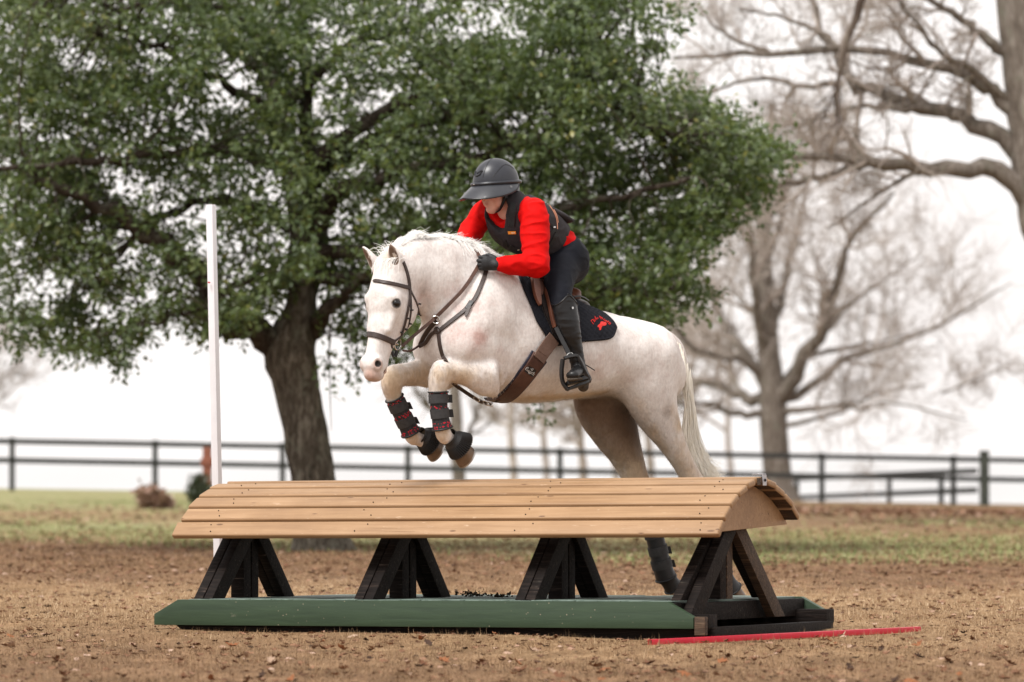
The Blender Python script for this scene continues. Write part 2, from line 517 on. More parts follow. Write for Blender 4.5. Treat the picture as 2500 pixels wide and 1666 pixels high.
def mat_leaf(nm, stops, tr=0.35):
    m = Nodes(nm)
    a = m.attr('tint').outputs['Fac']
    c = m.ramp(a, stops)
    m.fin(c, 0.36, spec=0.6)
    t = m.n('ShaderNodeBsdfTranslucent', {'Color': m.mix(0.5, c, (0.16, 0.22, 0.035))})
    mx_ = m.n('ShaderNodeMixShader', {0: tr})
    m.t.links.new(m.b.outputs[0], mx_.inputs[1]); m.t.links.new(t.outputs[0], mx_.inputs[2])
    m.t.links.new(mx_.outputs[0], m.out.inputs['Surface'])
    return m.m

def limb_path(px, Y0, Y1, n=14, jit=0.0, r=None):
    """limb traced through photo pixels while its depth runs from Y0 to Y1"""
    C = crom(np.array(px, float), n); out = []
    for i, (x, y) in enumerate(C):
        out.append(tuple(at(x, y, Y0 + (Y1 - Y0) * (i / (n - 1)) ** 1.2)))
    P = np.array(out)
    if jit and r is not None: P[1:-1] += r.normal(0, jit, (n - 2, 3))
    return P

class Tubes:
    """thousands of tapered twigs, vectorised"""
    def __init__(s): s.V, s.F, s.k = [], [], 0
    def add(s, P, rad, sides=4):
        P = np.asarray(P, float); n = len(P)
        T = np.gradient(P, axis=0); T /= np.linalg.norm(T, axis=1)[:, None] + 1e-12
        ref = np.array([0.31, 0.87, 0.38]); A = np.cross(T, ref); A /= np.linalg.norm(A, axis=1)[:, None] + 1e-12
        B = np.cross(T, A); ang = np.arange(sides) * 2 * np.pi / sides
        V = P[:, None] + np.asarray(rad, float)[:, None, None] * (np.cos(ang)[None, :, None] * A[:, None] + np.sin(ang)[None, :, None] * B[:, None])
        i = np.arange(n - 1)[:, None] * sides; j = np.arange(sides)[None, :]; k = (j + 1) % sides
        F = np.stack([i + j, i + k, i + sides + k, i + sides + j], -1).reshape(-1, 4) + s.k
        s.V.append(V.reshape(-1, 3)); s.F.append(F); s.k += n * sides
    def build(s, name, mat, root, kind=None):
        o = part_np(name, np.vstack(s.V), np.vstack(s.F), mat, root)
        if kind: o['kind'] = kind
        return o

def in_poly(x, y, poly):
    c = np.zeros(len(x), bool); j = len(poly) - 1
    for i in range(len(poly)):
        xi, yi = poly[i]; xj, yj = poly[j]
        c ^= ((yi > y) != (yj > y)) & (x < (xj - xi) * (y - yi) / (yj - yi + 1e-12) + xi)
        j = i
    return c

def build_evergreen():
    r = np.random.default_rng(21)
    Y = 20.3
    base = at(770, 1344, Y); base.z = float(gz(base.x, base.y))
    root = empty('evergreen_tree', base, 'big evergreen tree with dense dark green leaves and a leaning grey-brown trunk, behind the jump', 'tree')
    BARK = mat_bark('mottled_bark', (0.125, 0.105, 0.082), (0.045, 0.037, 0.029), (0.25, 0.225, 0.185), 2.2)
    LBARK = mat_bark('dark_limb_bark', (0.055, 0.042, 0.033), (0.022, 0.017, 0.013), (0.10, 0.085, 0.068))
    # trunk with flared foot
    rows = [(788, 1362, .42), (786, 1345, .345), (775, 1290, .272), (763, 1180, .238), (746, 1065, .230), (726, 950, .240), (712, 870, .275), (722, 800, .225), (738, 740, .155), (742, 650, .145), (736, 560, .135), (715, 430, .115), (690, 320, .10), (660, 180, .085), (640, 40, .07), (630, -150, .05)]
    C = crom(np.array(rows, float), 44)
    P = np.array([tuple(at(x, y, Y)) for x, y, _ in C]); n = len(P); sd = 22; V = []
    for i in range(n):
        for j in range(sd):
            a = 2 * math.pi * j / sd
            rr = C[i, 2] * (1 + .07 * math.sin(3 * a + i * .25) + .05 * math.sin(5 * a + 1.3 - i * .1) + (.16 * max(0, 1 - i / 3) * math.sin(4 * a + .5)) + .045 * r.normal())
            V.append(P[i] + rr * np.array([math.cos(a), math.sin(a), 0]))
    i = np.arange(n - 1)[:, None] * sd; j = np.arange(sd)[None, :]; k = (j + 1) % sd
    F = np.stack([i + j, i + k, i + sd + k, i + sd + j], -1).reshape(-1, 4)
    part_np('trunk', np.array(V), F, BARK, root)
    limbs = [  # px path, depth start/end, radius start/end
        ([(690, 860), (640, 815), (585, 790), (530, 735), (488, 677), (420, 610), (344, 562), (275, 511), (200, 470), (90, 440)], Y, Y - 1.2, .17, .05),
        ([(735, 830), (765, 800), (800, 765), (850, 700), (930, 640)], Y, Y - .8, .13, .03),
        ([(745, 760), (762, 660), (768, 540), (765, 400), (748, 240), (740, 86), (735, -80)], Y, Y + .6, .12, .05),
        ([(742, 600), (800, 500), (870, 455), (934, 437), (1068, 397), (1200, 370), (1330, 350)], Y, Y - 1.4, .11, .03),
        ([(730, 520), (790, 410), (830, 370), (920, 335), (1023, 308), (1140, 290)], Y, Y + 1.0, .085, .025),
        ([(720, 450), (850, 330), (980, 260), (1086, 219), (1202, 179), (1300, 156), (1440, 150)], Y, Y - .4, .09, .025),
        ([(745, 640), (900, 600), (1100, 560), (1300, 520), (1500, 480), (1700, 430)], Y, Y - 2.6, .09, .02),
        ([(748, 690), (900, 680), (1150, 690), (1400, 700), (1580, 720)], Y, Y - 2.0, .08, .02),
        ([(715, 430), (600, 380), (450, 370), (300, 390), (150, 405), (-50, 420)], Y, Y - 2.2, .075, .02),
        ([(690, 330), (610, 250), (520, 190), (400, 130), (250, 70)], Y, Y - .9, .065, .02),
        ([(735, 560), (650, 520), (560, 500), (420, 520), (250, 580), (120, 640)], Y, Y + 1.2, .07, .02),
        ([(660, 200), (560, 120), (470, 60), (380, -40)], Y, Y + .8, .055, .02),
        ([(700, 250), (850, 130), (1000, 60), (1150, 0)], Y, Y + .5, .06, .02),
        ([(640, 60), (500, 20), (300, 10), (120, -10)], Y, Y - .6, .05, .015),
        ([(748, 720), (690, 690), (600, 690), (500, 740), (400, 790)], Y, Y - 1.6, .06, .015),
        ([(765, 430), (950, 330), (1200, 260), (1450, 240), (1650, 330)], Y + .4, Y - 1.8, .07, .015),
    ]
    allp = []
    for px, y0, y1, r0, r1 in limbs:
        P = limb_path(px, y0, y1, 18, .035, r)
        t = Tubes(); t.add(P, np.linspace(r0, r1, 18) * (1 + .06 * r.normal(size=18)), 9); t.build('limb', LBARK, root)
        allp.append((P, np.linspace(r0, r1, 18)))
    # crown outline in photo pixels, carried to the tree's own distance
    D = 1.0625
    outline = np.array([(-60, -200), (-60, 735), (60, 790), (110, 760), (180, 815), (235, 822), (270, 828), (320, 790), (345, 748), (392, 722), (430, 748), (475, 770), (505, 735), (560, 752), (590, 705), (640, 640), (740, 640), (775, 742), (815, 720), (838, 800),
                        (905, 830), (1000, 830), (1120, 790), (1400, 745), (1480, 762), (1590, 742), (1592, 715), (1618, 668), (1600, 600), (1640, 545), (1700, 520), (1740, 470), (1700, 455), (1772, 400), (1805, 330), (1740, 290), (1660, 262), (1580, 190), (1560, 150), (1490, 150), (1530, 90), (1560, 0), (1560, -200)]) * D
    gaps = [(545, 185, 70, 70), (290, 415, 70, 45), (430, 480, 60, 45), (300, 545, 55, 70), (548, 640, 42, 50), (520, 560, 40, 40), (800, 330, 30, 60), (955, 470, 45, 35), (1100, 60, 140, 30), (170, 120, 70, 60), (360, 120, 45, 30), (730, 60, 26, 50), (850, 690, 25, 60), (410, 650, 70, 30), (640, 560, 30, 60), (1050, 320, 70, 30), (740, 340, 40, 30), (100, 640, 60, 40), (700, 250, 30, 60), (1290, 120, 80, 26), (1480, 330, 40, 40), (60, 300, 40, 30), (180, 300, 35, 40), (230, 720, 45, 35), (330, 690, 40, 30), (620, 430, 35, 40), (455, 300, 40, 30), (120, 440, 40, 26), (880, 230, 45, 30), (900, 560, 40, 26), (780, 520, 26, 50), (1180, 280, 40, 24), (1420, 60, 50, 40)]
    pts_limb = np.vstack([crom(np.hstack([P, rr[:, None]]), 60) for P, rr in allp])
    cl = []
    tries = 0
    def nz(p, s, o=0.0):
        return mnoise.noise(Vector((p[0] * s + o, p[1] * s, p[2] * s)))
    while len(cl) < 4500 and tries < 60000:
        tries += 1
        px = r.uniform(-60, 1920); py = r.uniform(-130, 900)
        if not in_poly(np.array([px]), np.array([py]), outline)[0]: continue
        dy = r.normal(0, 1.5)
        cx = (px / D - 800) / 1100.0
        dy = dy * (1 - .5 * abs(cx)) - .9 * max(0, cx)
        p = np.array(tuple(at(px, py, Y + dy)))
        g = 0.0
        for (gx, gy, ax_, ay_) in gaps:
            g = max(g, 1 - ((px / D - gx) / ax_) ** 2 - ((py / D - gy) / ay_) ** 2)
        dens = .55 + 1.25 * nz(p, .95) + .5 * nz(p, 2.3, 7)
        if px / D < 620: dens -= .0
        if px / D > 950 and py / D > 120: dens += .12
        if r.random() > dens or r.random() < g * 3.0: continue
        cl.append(p)
    cl = np.array(cl)
    # twigs join clusters to the nearest limb
    tw = Tubes(); q = 0
    for c in cl[r.permutation(len(cl))[:900]]:
        d = np.linalg.norm(pts_limb[:, :3] - c, axis=1); i0 = int(np.argmin(d))
        if d[i0] > 2.2: continue
        a = pts_limb[i0, :3]; m_ = (a + c) / 2 + r.normal(0, .10, 3) + np.array([0, 0, .08])
        tw.add(crom(np.array([a, m_, c]), 6), np.linspace(.013, .004, 6), 4)
    tw.build('twigs', LBARK, root, 'stuff')
    # leaves
    LM = mat_leaf('evergreen_leaf', [(0.0, (0.032, 0.056, 0.018)), (0.4, (0.078, 0.118, 0.040)), (0.75, (0.142, 0.188, 0.072)), (0.95, (0.22, 0.26, 0.11)), (1.0, (0.32, 0.30, 0.08))], .42)
    def leaf_cloud(C, per, spread, size):
        n = len(C) * per
        ctr = np.repeat(C, per, 0)
        # a spray: leaves run along two or three little shoots of each cluster
        sh = r.normal(0, 1, (len(C), 3, 3)); sh[..., 2] = sh[..., 2] * .5 - .15
        sh /= np.linalg.norm(sh, axis=2)[..., None]
        pick = r.integers(0, 3, n); base = np.repeat(np.arange(len(C)), per)
        d = sh[base, pick]; t = r.random(n)[:, None]
        pos = ctr + d * t * spread + r.normal(0, .035, (n, 3))
        ln = d * .6 + r.normal(0, .6, (n, 3)); ln[:, 2] -= .15; ln /= np.linalg.norm(ln, axis=1)[:, None]
        up = np.array([0, -.25, 1.0]) + r.normal(0, .55, (n, 3)); w = np.cross(ln, up); w /= np.linalg.norm(w, axis=1)[:, None] + 1e-9
        nn_ = np.cross(w, ln)
        L = size * (.7 + .6 * r.random((n, 1))); W = L * (.24 + .08 * r.random((n, 1)))
        v0 = pos; v1 = pos + ln * L * .45 + w * W - nn_ * L * .06; v2 = pos + ln * L + nn_ * L * -.10; v3 = pos + ln * L * .45 - w * W - nn_ * L * .06; vm = pos + ln * L * .5 + nn_ * L * .05
        V = np.stack([v0, v1, v2, v3, vm], 1)
        cn = np.array([mnoise.noise(Vector((c[0] * .8, c[1] * .8, c[2] * .8))) for c in C])
        tint = np.clip(.48 + .30 * np.repeat(cn, per) + r.normal(0, .20, n), 0, 1)
        return V, tint
    def leaf_obj(name, V, tint, kind):
        n = len(V); k = np.arange(n)[:, None] * 5
        F = np.vstack([np.hstack([k, k + 1, k + 4]), np.hstack([k + 1, k + 2, k + 4]), np.hstack([k + 2, k + 3, k + 4]), np.hstack([k + 3, k, k + 4])])
        o = part_np(name, V.reshape(-1, 3), F, LM, root)
        vcol(o.data, 'tint', np.repeat(tint, 5))
        if kind: o['kind'] = kind
        return o
    V, tint = leaf_cloud(cl, 28, .30, .078)
    # the leaves nearest the camera are separate parts
    near = np.argsort(V[:, 0, 1])[:260]
    m = np.ones(len(V), bool); m[near] = False
    leaf_obj('foliage', V[m], tint[m], 'stuff')
    for i in near: leaf_obj('leaf', V[i:i + 1], tint[i:i + 1], None)
    # loose hanging sprays below the crown
    hang = []
    tw = Tubes()
    for px, y0, y1, dx in ((803, 830, 1052, 6), (1312, 975, 1012, 14), (812, 820, 905, -22), (850, 820, 885, 20), (870, 850, 930, 5), (560, 760, 800, 10), (240, 840, 872, 8), (295, 850, 885, -5)):
        P = limb_path([(px, y0 - 60), (px + dx * .4, (y0 + y1) / 2), (px + dx, y1)], Y - 1.5, Y - 1.5, 8)
        tw.add(P, np.linspace(.009, .003, 8), 4)
        lo = 5 if px == 803 else 8
        for c in P[2:lo if px == 803 else 8]: hang.append(c)
    tw.build('hanging_twigs', LBARK, root, 'stuff')
    V, tint = leaf_cloud(np.array(hang), 9, .16, .07); leaf_obj('hanging_leaves', V, tint, 'stuff')

def grow(tb, P0, d, L, r0, depth, r, droop=0.0, kink=.22, segs=5, nb=(3, 5), ratio=.62, twig_r=.004, fan=.9):
    """one bare branch and, from it, its finer ones"""
    P = [np.array(P0, float)]; d = np.array(d, float); d /= np.linalg.norm(d); dirs = [d]
    for i in range(segs):
        d = d + r.normal(0, kink, 3); d[2] += -droop + .05; d /= np.linalg.norm(d)
        P.append(P[-1] + d * L / segs); dirs.append(d)
    P = np.array(P); r1 = max(twig_r * .7, r0 * .45)
    tb.add(P, np.linspace(r0, r1, segs + 1), 4 if r0 < .03 else 6)
    if depth <= 0: return
    side(tb, P, np.linspace(r0, r1, segs + 1), depth, r, L, droop, kink, nb, ratio, twig_r, fan)

def side(tb, P, rad, depth, r, L, droop=0, kink=.22, nb=(3, 5), ratio=.62, twig_r=.004, fan=.9, start=.2):
    n = len(P)
    for _ in range(int(r.integers(nb[0], nb[1] + 1))):
        t = r.uniform(start, 1.0) * (n - 1); i = min(int(t), n - 2); f = t - i
        p = P[i] * (1 - f) + P[i + 1] * f
        d = P[i + 1] - P[i]; d /= np.linalg.norm(d) + 1e-9
        s_ = r.normal(0, 1, 3); s_ -= d * (s_ @ d); s_ /= np.linalg.norm(s_) + 1e-9
        dd = d * r.uniform(.35, .9) + s_ * fan * r.uniform(.6, 1.1)
        rr = max(twig_r, (rad[i] * (1 - f) + rad[i + 1] * f) * r.uniform(.4, .65))
        grow(tb, p, dd, L * ratio * r.uniform(.7, 1.2), rr, depth - 1, r, droop, kink, 4 if depth < 2 else 5, nb, ratio, twig_r, fan)

def bare_tree(name_label, Y, trunk, limbs, mat, seed, depth=3, nb=(4, 6), L0=2.0, twig_r=.006, group=None, twig_mat=None, droop=0.0):
    """trunk: px rows with radius in m; limbs: px path, y drift, r0, r1"""
    r = np.random.default_rng(seed)
    b = at(trunk[0][0], trunk[0][1], Y)
    root = empty('bare_tree', b, name_label, 'tree', group)
    C = crom(np.array(trunk, float), 26); P = np.array([tuple(at(x, y, Y)) for x, y, _ in C])
    t = Tubes(); t.add(P, C[:, 2] * (1 + .05 * r.normal(size=26)), 14); t.build('trunk', mat, root)
    fine = Tubes()
    for px, dy, r0, r1 in limbs:
        P = limb_path(px, Y, Y + dy, 18, r0 * .25, r)
        rad = np.linspace(r0, r1, 18)
        t = Tubes(); t.add(P, rad * (1 + .05 * r.normal(size=18)), 8); t.build('limb', mat, root)
        Lp = np.linalg.norm(np.diff(P, axis=0), axis=1).sum()
        side(fine, P, rad, depth, r, min(L0, Lp * .5), droop, .2, (nb[0] * 2, nb[1] * 2), .62, twig_r, .9, .25)
    fine.build('twigs', twig_mat or mat, root, 'stuff')
    return root

def build_bare_trees():
    GB = mat_bark('grey_bark', (0.19, 0.16, 0.135), (0.10, 0.08, 0.066), (0.29, 0.255, 0.225), 1.3)
    DB = mat_bark('brown_bark', (0.11, 0.082, 0.066), (0.055, 0.038, 0.03), (0.17, 0.14, 0.115), .7)
    PB = mat_bark('haze_pale_bark', (0.42, 0.36, 0.32), (0.33, 0.28, 0.245), (0.5, 0.45, 0.41), .7)  # distant haze put into the colour of twigs and saplings
    # right edge: large tree whose trunk stands at the frame's edge
    Y = 38.0
    tr = [(2740, 1300, .40), (2660, 900, .37), (2592, 700, .34), (2556, 574, .33), (2530, 460, .32), (2512, 300, .31), (2494, 143, .30), (2478, 0, .28), (2462, -150, .25)]
    lim = [([(2545, 540), (2490, 458), (2425, 415), (2350, 404), (2275, 408), (2190, 402), (2103, 390), (2040, 382), (1976, 390), (1880, 400), (1800, 420)], -1.0, .17, .03),
           ([(2120, 395), (2040, 425), (1959, 442), (1850, 462), (1758, 476), (1660, 500)], -1.0, .07, .02),
           ([(2520, 430), (2447, 344), (2390, 310), (2330, 290), (2275, 270), (2149, 235), (2091, 201), (2045, 149), (2000, 69), (1960, -40)], 1.0, .16, .04),
           ([(2505, 320), (2445, 240), (2390, 207), (2304, 164), (2189, 138), (2074, 123), (1902, 129), (1760, 130), (1643, 141)], .6, .12, .025),
           ([(2490, 150), (2400, 90), (2320, 30), (2200, -40)], -.5, .10, .03),
           ([(2510, 280), (2390, 180), (2300, 130), (2240, 60), (2180, -20)], -1.2, .07, .02),
           ([(2275, 268), (2180, 260), (2090, 262), (2000, 290), (1900, 330)], 1.2, .06, .015),
           ([(2060, 205), (1960, 210), (1860, 190), (1760, 215), (1700, 240)], .8, .05, .015),
           ([(2300, 412), (2220, 430), (2120, 490), (2020, 560)], .8, .05, .012),
           ([(2060, 125), (2000, 80), (1900, 40), (1800, 20)], .8, .05, .015),
           ([(1880, 130), (1800, 100), (1740, 60), (1690, -10)], .8, .04, .012)]
    root = bare_tree('large bare tree with long grey limbs reaching in from the right edge', Y, tr, lim, GB, 31, 3, (3, 5), 1.7, .0035, None, PB)
    # dark drooping branch hanging in from above
    r = np.random.default_rng(5)
    P = limb_path([(2118, -40), (2103, 0), (2074, 86), (2050, 170), (2042, 225), (2040, 290)], 36, 36, 14, .01, r)
    t = Tubes(); t.add(P, np.linspace(.075, .012, 14), 7); o = t.build('drooping_branch', DB, root)
    fine = Tubes(); side(fine, P, np.linspace(.05, .01, 14), 2, r, 1.1, .12, .2, (5, 8), .6, .006, .5, .4); fine.build('drooping_twigs', DB, root, 'stuff')
    # big bare tree beyond the fence
    Y = 108.0
    tr = [(1905, 1240, .75), (1900, 1180, .52), (1893, 1100, .45), (1888, 1030, .44), (1888, 970, .42), (1880, 900, .36), (1872, 800, .31), (1868, 700, .27), (1866, 600, .24), (1872, 500, .2), (1880, 400, .16), (1885, 250, .1)]
    lim = [([(1890, 985), (1935, 920), (1965, 870), (1993, 834), (2015, 780), (2033, 722), (2050, 670), (2074, 608), (2129, 528), (2180, 470)], -4, .26, .06),
           ([(1885, 960), (1840, 890), (1792, 834), (1765, 790), (1747, 745), (1710, 660), (1690, 560)], 3, .20, .05),
           ([(1880, 990), (1840, 975), (1800, 959), (1750, 945), (1700, 930), (1620, 900), (1540, 860)], 4, .20, .05),
           ([(1880, 930), (1820, 880), (1760, 870), (1690, 850), (1640, 790), (1580, 740)], -3, .15, .04),
           ([(1895, 1010), (1950, 1000), (2000, 995), (2060, 990), (2113, 995), (2200, 985), (2359, 1026)], -5, .12, .02),
           ([(1893, 980), (1960, 960), (2046, 887), (2120, 860), (2194, 838), (2292, 798), (2400, 730), (2470, 690)], 2, .16, .02),
           ([(1893, 960), (1960, 880), (2060, 850), (2150, 835), (2260, 800)], 5, .12, .02),
           ([(1875, 880), (1850, 780), (1838, 660), (1830, 540), (1800, 430)], -3, .18, .04),
           ([(1874, 820), (1910, 720), (1930, 620), (1960, 520), (1975, 430)], 4, .17, .04),
           ([(1870, 700), (1830, 600), (1780, 520), (1720, 470)], 4, .12, .03),
           ([(1868, 640), (1900, 560), (1920, 470), (1950, 400)], -4, .12, .03),
           ([(1993, 834), (2080, 740), (2150, 690), (2250, 620)], 3, .10, .02),
           ([(2300, 960), (2380, 930), (2480, 880)], 3, .05, .015),
           ([(1895, 1040), (1960, 1030), (2040, 1010), (2150, 960), (2260, 940)], -3, .10, .02),
           ([(1883, 1010), (1800, 1010), (1720, 985), (1640, 985), (1560, 960)], -3, .13, .03),
           ([(1860, 560), (1790, 440), (1760, 330), (1700, 240)], 2, .12, .03), ([(1872, 560), (1920, 440), (1960, 340), (2010, 280)], 2, .11, .03)]
    bare_tree('spreading bare grey tree with a thick trunk standing beyond the fence right of the horse', Y, tr, lim, GB, 47, 3, (3, 4), 3.8, .010, None, PB)
    # slim forked tree seen between the forelegs
    bare_tree('slim grey tree trunk beyond the fence, seen between the horse\'s forelegs', 100.0, [(1122, 1250, .24), (1120, 1160, .20), (1116, 1080, .185), (1112, 1000, .18), (1108, 920, .16), (1104, 800, .13), (1100, 600, .1)],
              [([(1122, 1110), (1140, 1075), (1152, 1043), (1169, 989), (1190, 920), (1220, 840)], 2, .09, .03), ([(1114, 1060), (1075, 1020), (1035, 981), (1000, 930), (960, 860)], -2, .09, .03), ([(1108, 940), (1150, 860), (1200, 780)], 2, .08, .03)], GB, 53, 2, (2, 3), 1.5, .012)
    # tangle of thin saplings far beyond the fence, under the horse's belly and at the left edge
    spots = [(1250, 150, 1.0, 61), (1330, 160, 1.1, 62), (1420, 145, 1.0, 63), (1500, 165, 1.3, 64), (1585, 150, 1.5, 65), (1690, 170, 1.7, 66), (-60, 190, 1.6, 67), (1780, 175, 1.8, 68)]
    where = {1250: 'leftmost of the row under the horse\'s belly', 1330: 'below the girth under the horse\'s belly', 1420: 'below the stirrup under the horse\'s belly', 1500: 'just left of the far hind leg', 1585: 'partly hidden by the hind legs', 1690: 'right beside the tail', 1780: 'between the tail and the big bare tree'}
    for i, (px, Y, sc, seed) in enumerate(spots):
        top = 980 - 150 * sc
        labs = ['thin bare tree far beyond the fence, hazy under the horse\'s belly', 'thin bare tree far beyond the fence, hazy behind the horse\'s hindquarters', 'pale bare tree far off at the left edge of the field']
        lab = labs[2] if px < 0 else (labs[0] if px < 1510 else labs[1])
        if px in where: lab = 'thin hazy bare tree far beyond the fence, ' + where[px]
        grp = None if px < 0 else ('hazy saplings under the belly' if px < 1510 else 'hazy bare trees behind the hindquarters')
        lm = []
        rr = np.random.default_rng(seed + 500)
        for k in range(7):
            y0 = 1120 - (1120 - top) * rr.uniform(.1, .8); sx = rr.choice([-1, 1]) * rr.uniform(40, 110) * sc
            lm.append(([(px, y0), (px + sx * .5, y0 - 40 * sc * rr.uniform(.3, 1.2)), (px + sx, y0 - 85 * sc * rr.uniform(.4, 1.2))], rr.uniform(-4, 4), .10, .03))
        bare_tree(lab, Y, [(px, 1260, .2), (px + 4, 1150, .16), (px - 3, 1050, .13), (px + 5, top, .06)], lm, PB, seed, 2, (4, 6), 2.6, .02, grp)

def build_fence():
    M_F = simple('black_painted_fence', (0.042, 0.044, 0.042), (0.026, 0.027, 0.026), 3, 0.7, 0.4, 12, rand=True)
    M_G = simple('weathered_green_post', (0.06, 0.065, 0.052), (0.035, 0.04, 0.033), 3, 0.8, 0.4, 12)
    def rail_fence(A, B, zr, post_s, label, posts, board=.15, big=None, zbase=-.5, ptop=.04):
        A = Vector(A); B = Vector(B); d = B - A; L = d.length; ax_ = d.normalized()
        n = Vector((-ax_.y, ax_.x, 0)).normalized()
        root = empty('rail_fence', A, label, 'fence')
        segs = [0.0] + list(posts) + [1.0]
        for k in range(len(segs) - 1):
            for zi, (za, zb) in enumerate(zr):
                p = A + d * segs[k]; q = A + d * segs[k + 1]
                p = Vector((p.x, p.y, za + (zb - za) * segs[k])); q = Vector((q.x, q.y, za + (zb - za) * segs[k + 1]))
                e = (q - p).normalized(); up = n.cross(e); up = up if up.z > 0 else -up
                mb = MB(); mb.box((p + q) / 2 - n * (post_s / 2 + .018), ((q - p).length - .01, .035, board), (e, n, up)); mb.build('rail', M_F, root)
        for s in posts:
            p = A + d * s; zt = zr[0][0] + (zr[0][1] - zr[0][0]) * s + board / 2 + ptop
            zb = float(gz(p.x, p.y)) - .3
            mb = MB(); mb.box((p.x, p.y, (zt + zb) / 2), (post_s, post_s, zt - zb), (ax_, n, Vector((0, 0, 1)))); mb.build('post', M_F, root, bevel=.01, seg=1)
        return root
    A = at(-240, 1075, 91.0); B = at(2800, 1135, 104.0)
    def z_at(px, py, Y): return at(px, py, Y).z
    def frac(px):
        # where a post seen at photo column px stands along the fence
        lo, hi = 0.0, 1.0
        for _ in range(40):
            m_ = (lo + hi) / 2; p = A + (B - A) * m_
            sx = 1250 + p.x / (p.y + 25) * FPX
            if sx < px: lo = m_
            else: hi = m_
        return lo
    cols = [-130, 30, 379, 690, 996, 1367, 1690, 2006, 2327, 2650]
    zr = [(z_at(-240, 1073, 91), z_at(2800, 1130, 104)), (z_at(-240, 1119, 91), z_at(2800, 1178, 104))]
    root = rail_fence((A.x, A.y, 0), (B.x, B.y, 0), zr, .13, 'long black two-rail board fence along the far edge of the field', [frac(c) for c in cols])
    # stout corner post and the second fence running off behind it
    p = A + (B - A) * frac(2400)
    po = empty('gate_post', (p.x, p.y - .3, 0), 'stout grey-green square post in the far fence near the right edge', 'fence post')
    zt = z_at(2400, 1104, p.y); zb = float(gz(p.x, p.y)) - .4
    mb = MB(); mb.box((p.x, p.y - .3, (zt + zb) / 2), (.26, .26, zt - zb)); mb.build('shaft', M_G, po, bevel=.02)
    mb = MB(); mb.box((p.x, p.y - .3, zt + .02), (.30, .30, .05)); mb.build('cap', M_G, po, bevel=.01)
    A2 = at(1930, 1178, 124.0); B2 = at(2392, 1150, p.y + .5)
    zr2 = [(z_at(1930, 1170, 124), z_at(2392, 1150, p.y + .5)), (z_at(1930, 1216, 124), z_at(2392, 1197, p.y + .5))]
    rail_fence((A2.x, A2.y, 0), (B2.x, B2.y, 0), zr2, .13, 'short second board fence slanting away downhill behind the stout post', [.04, .56, .82], .17, ptop=-.02)

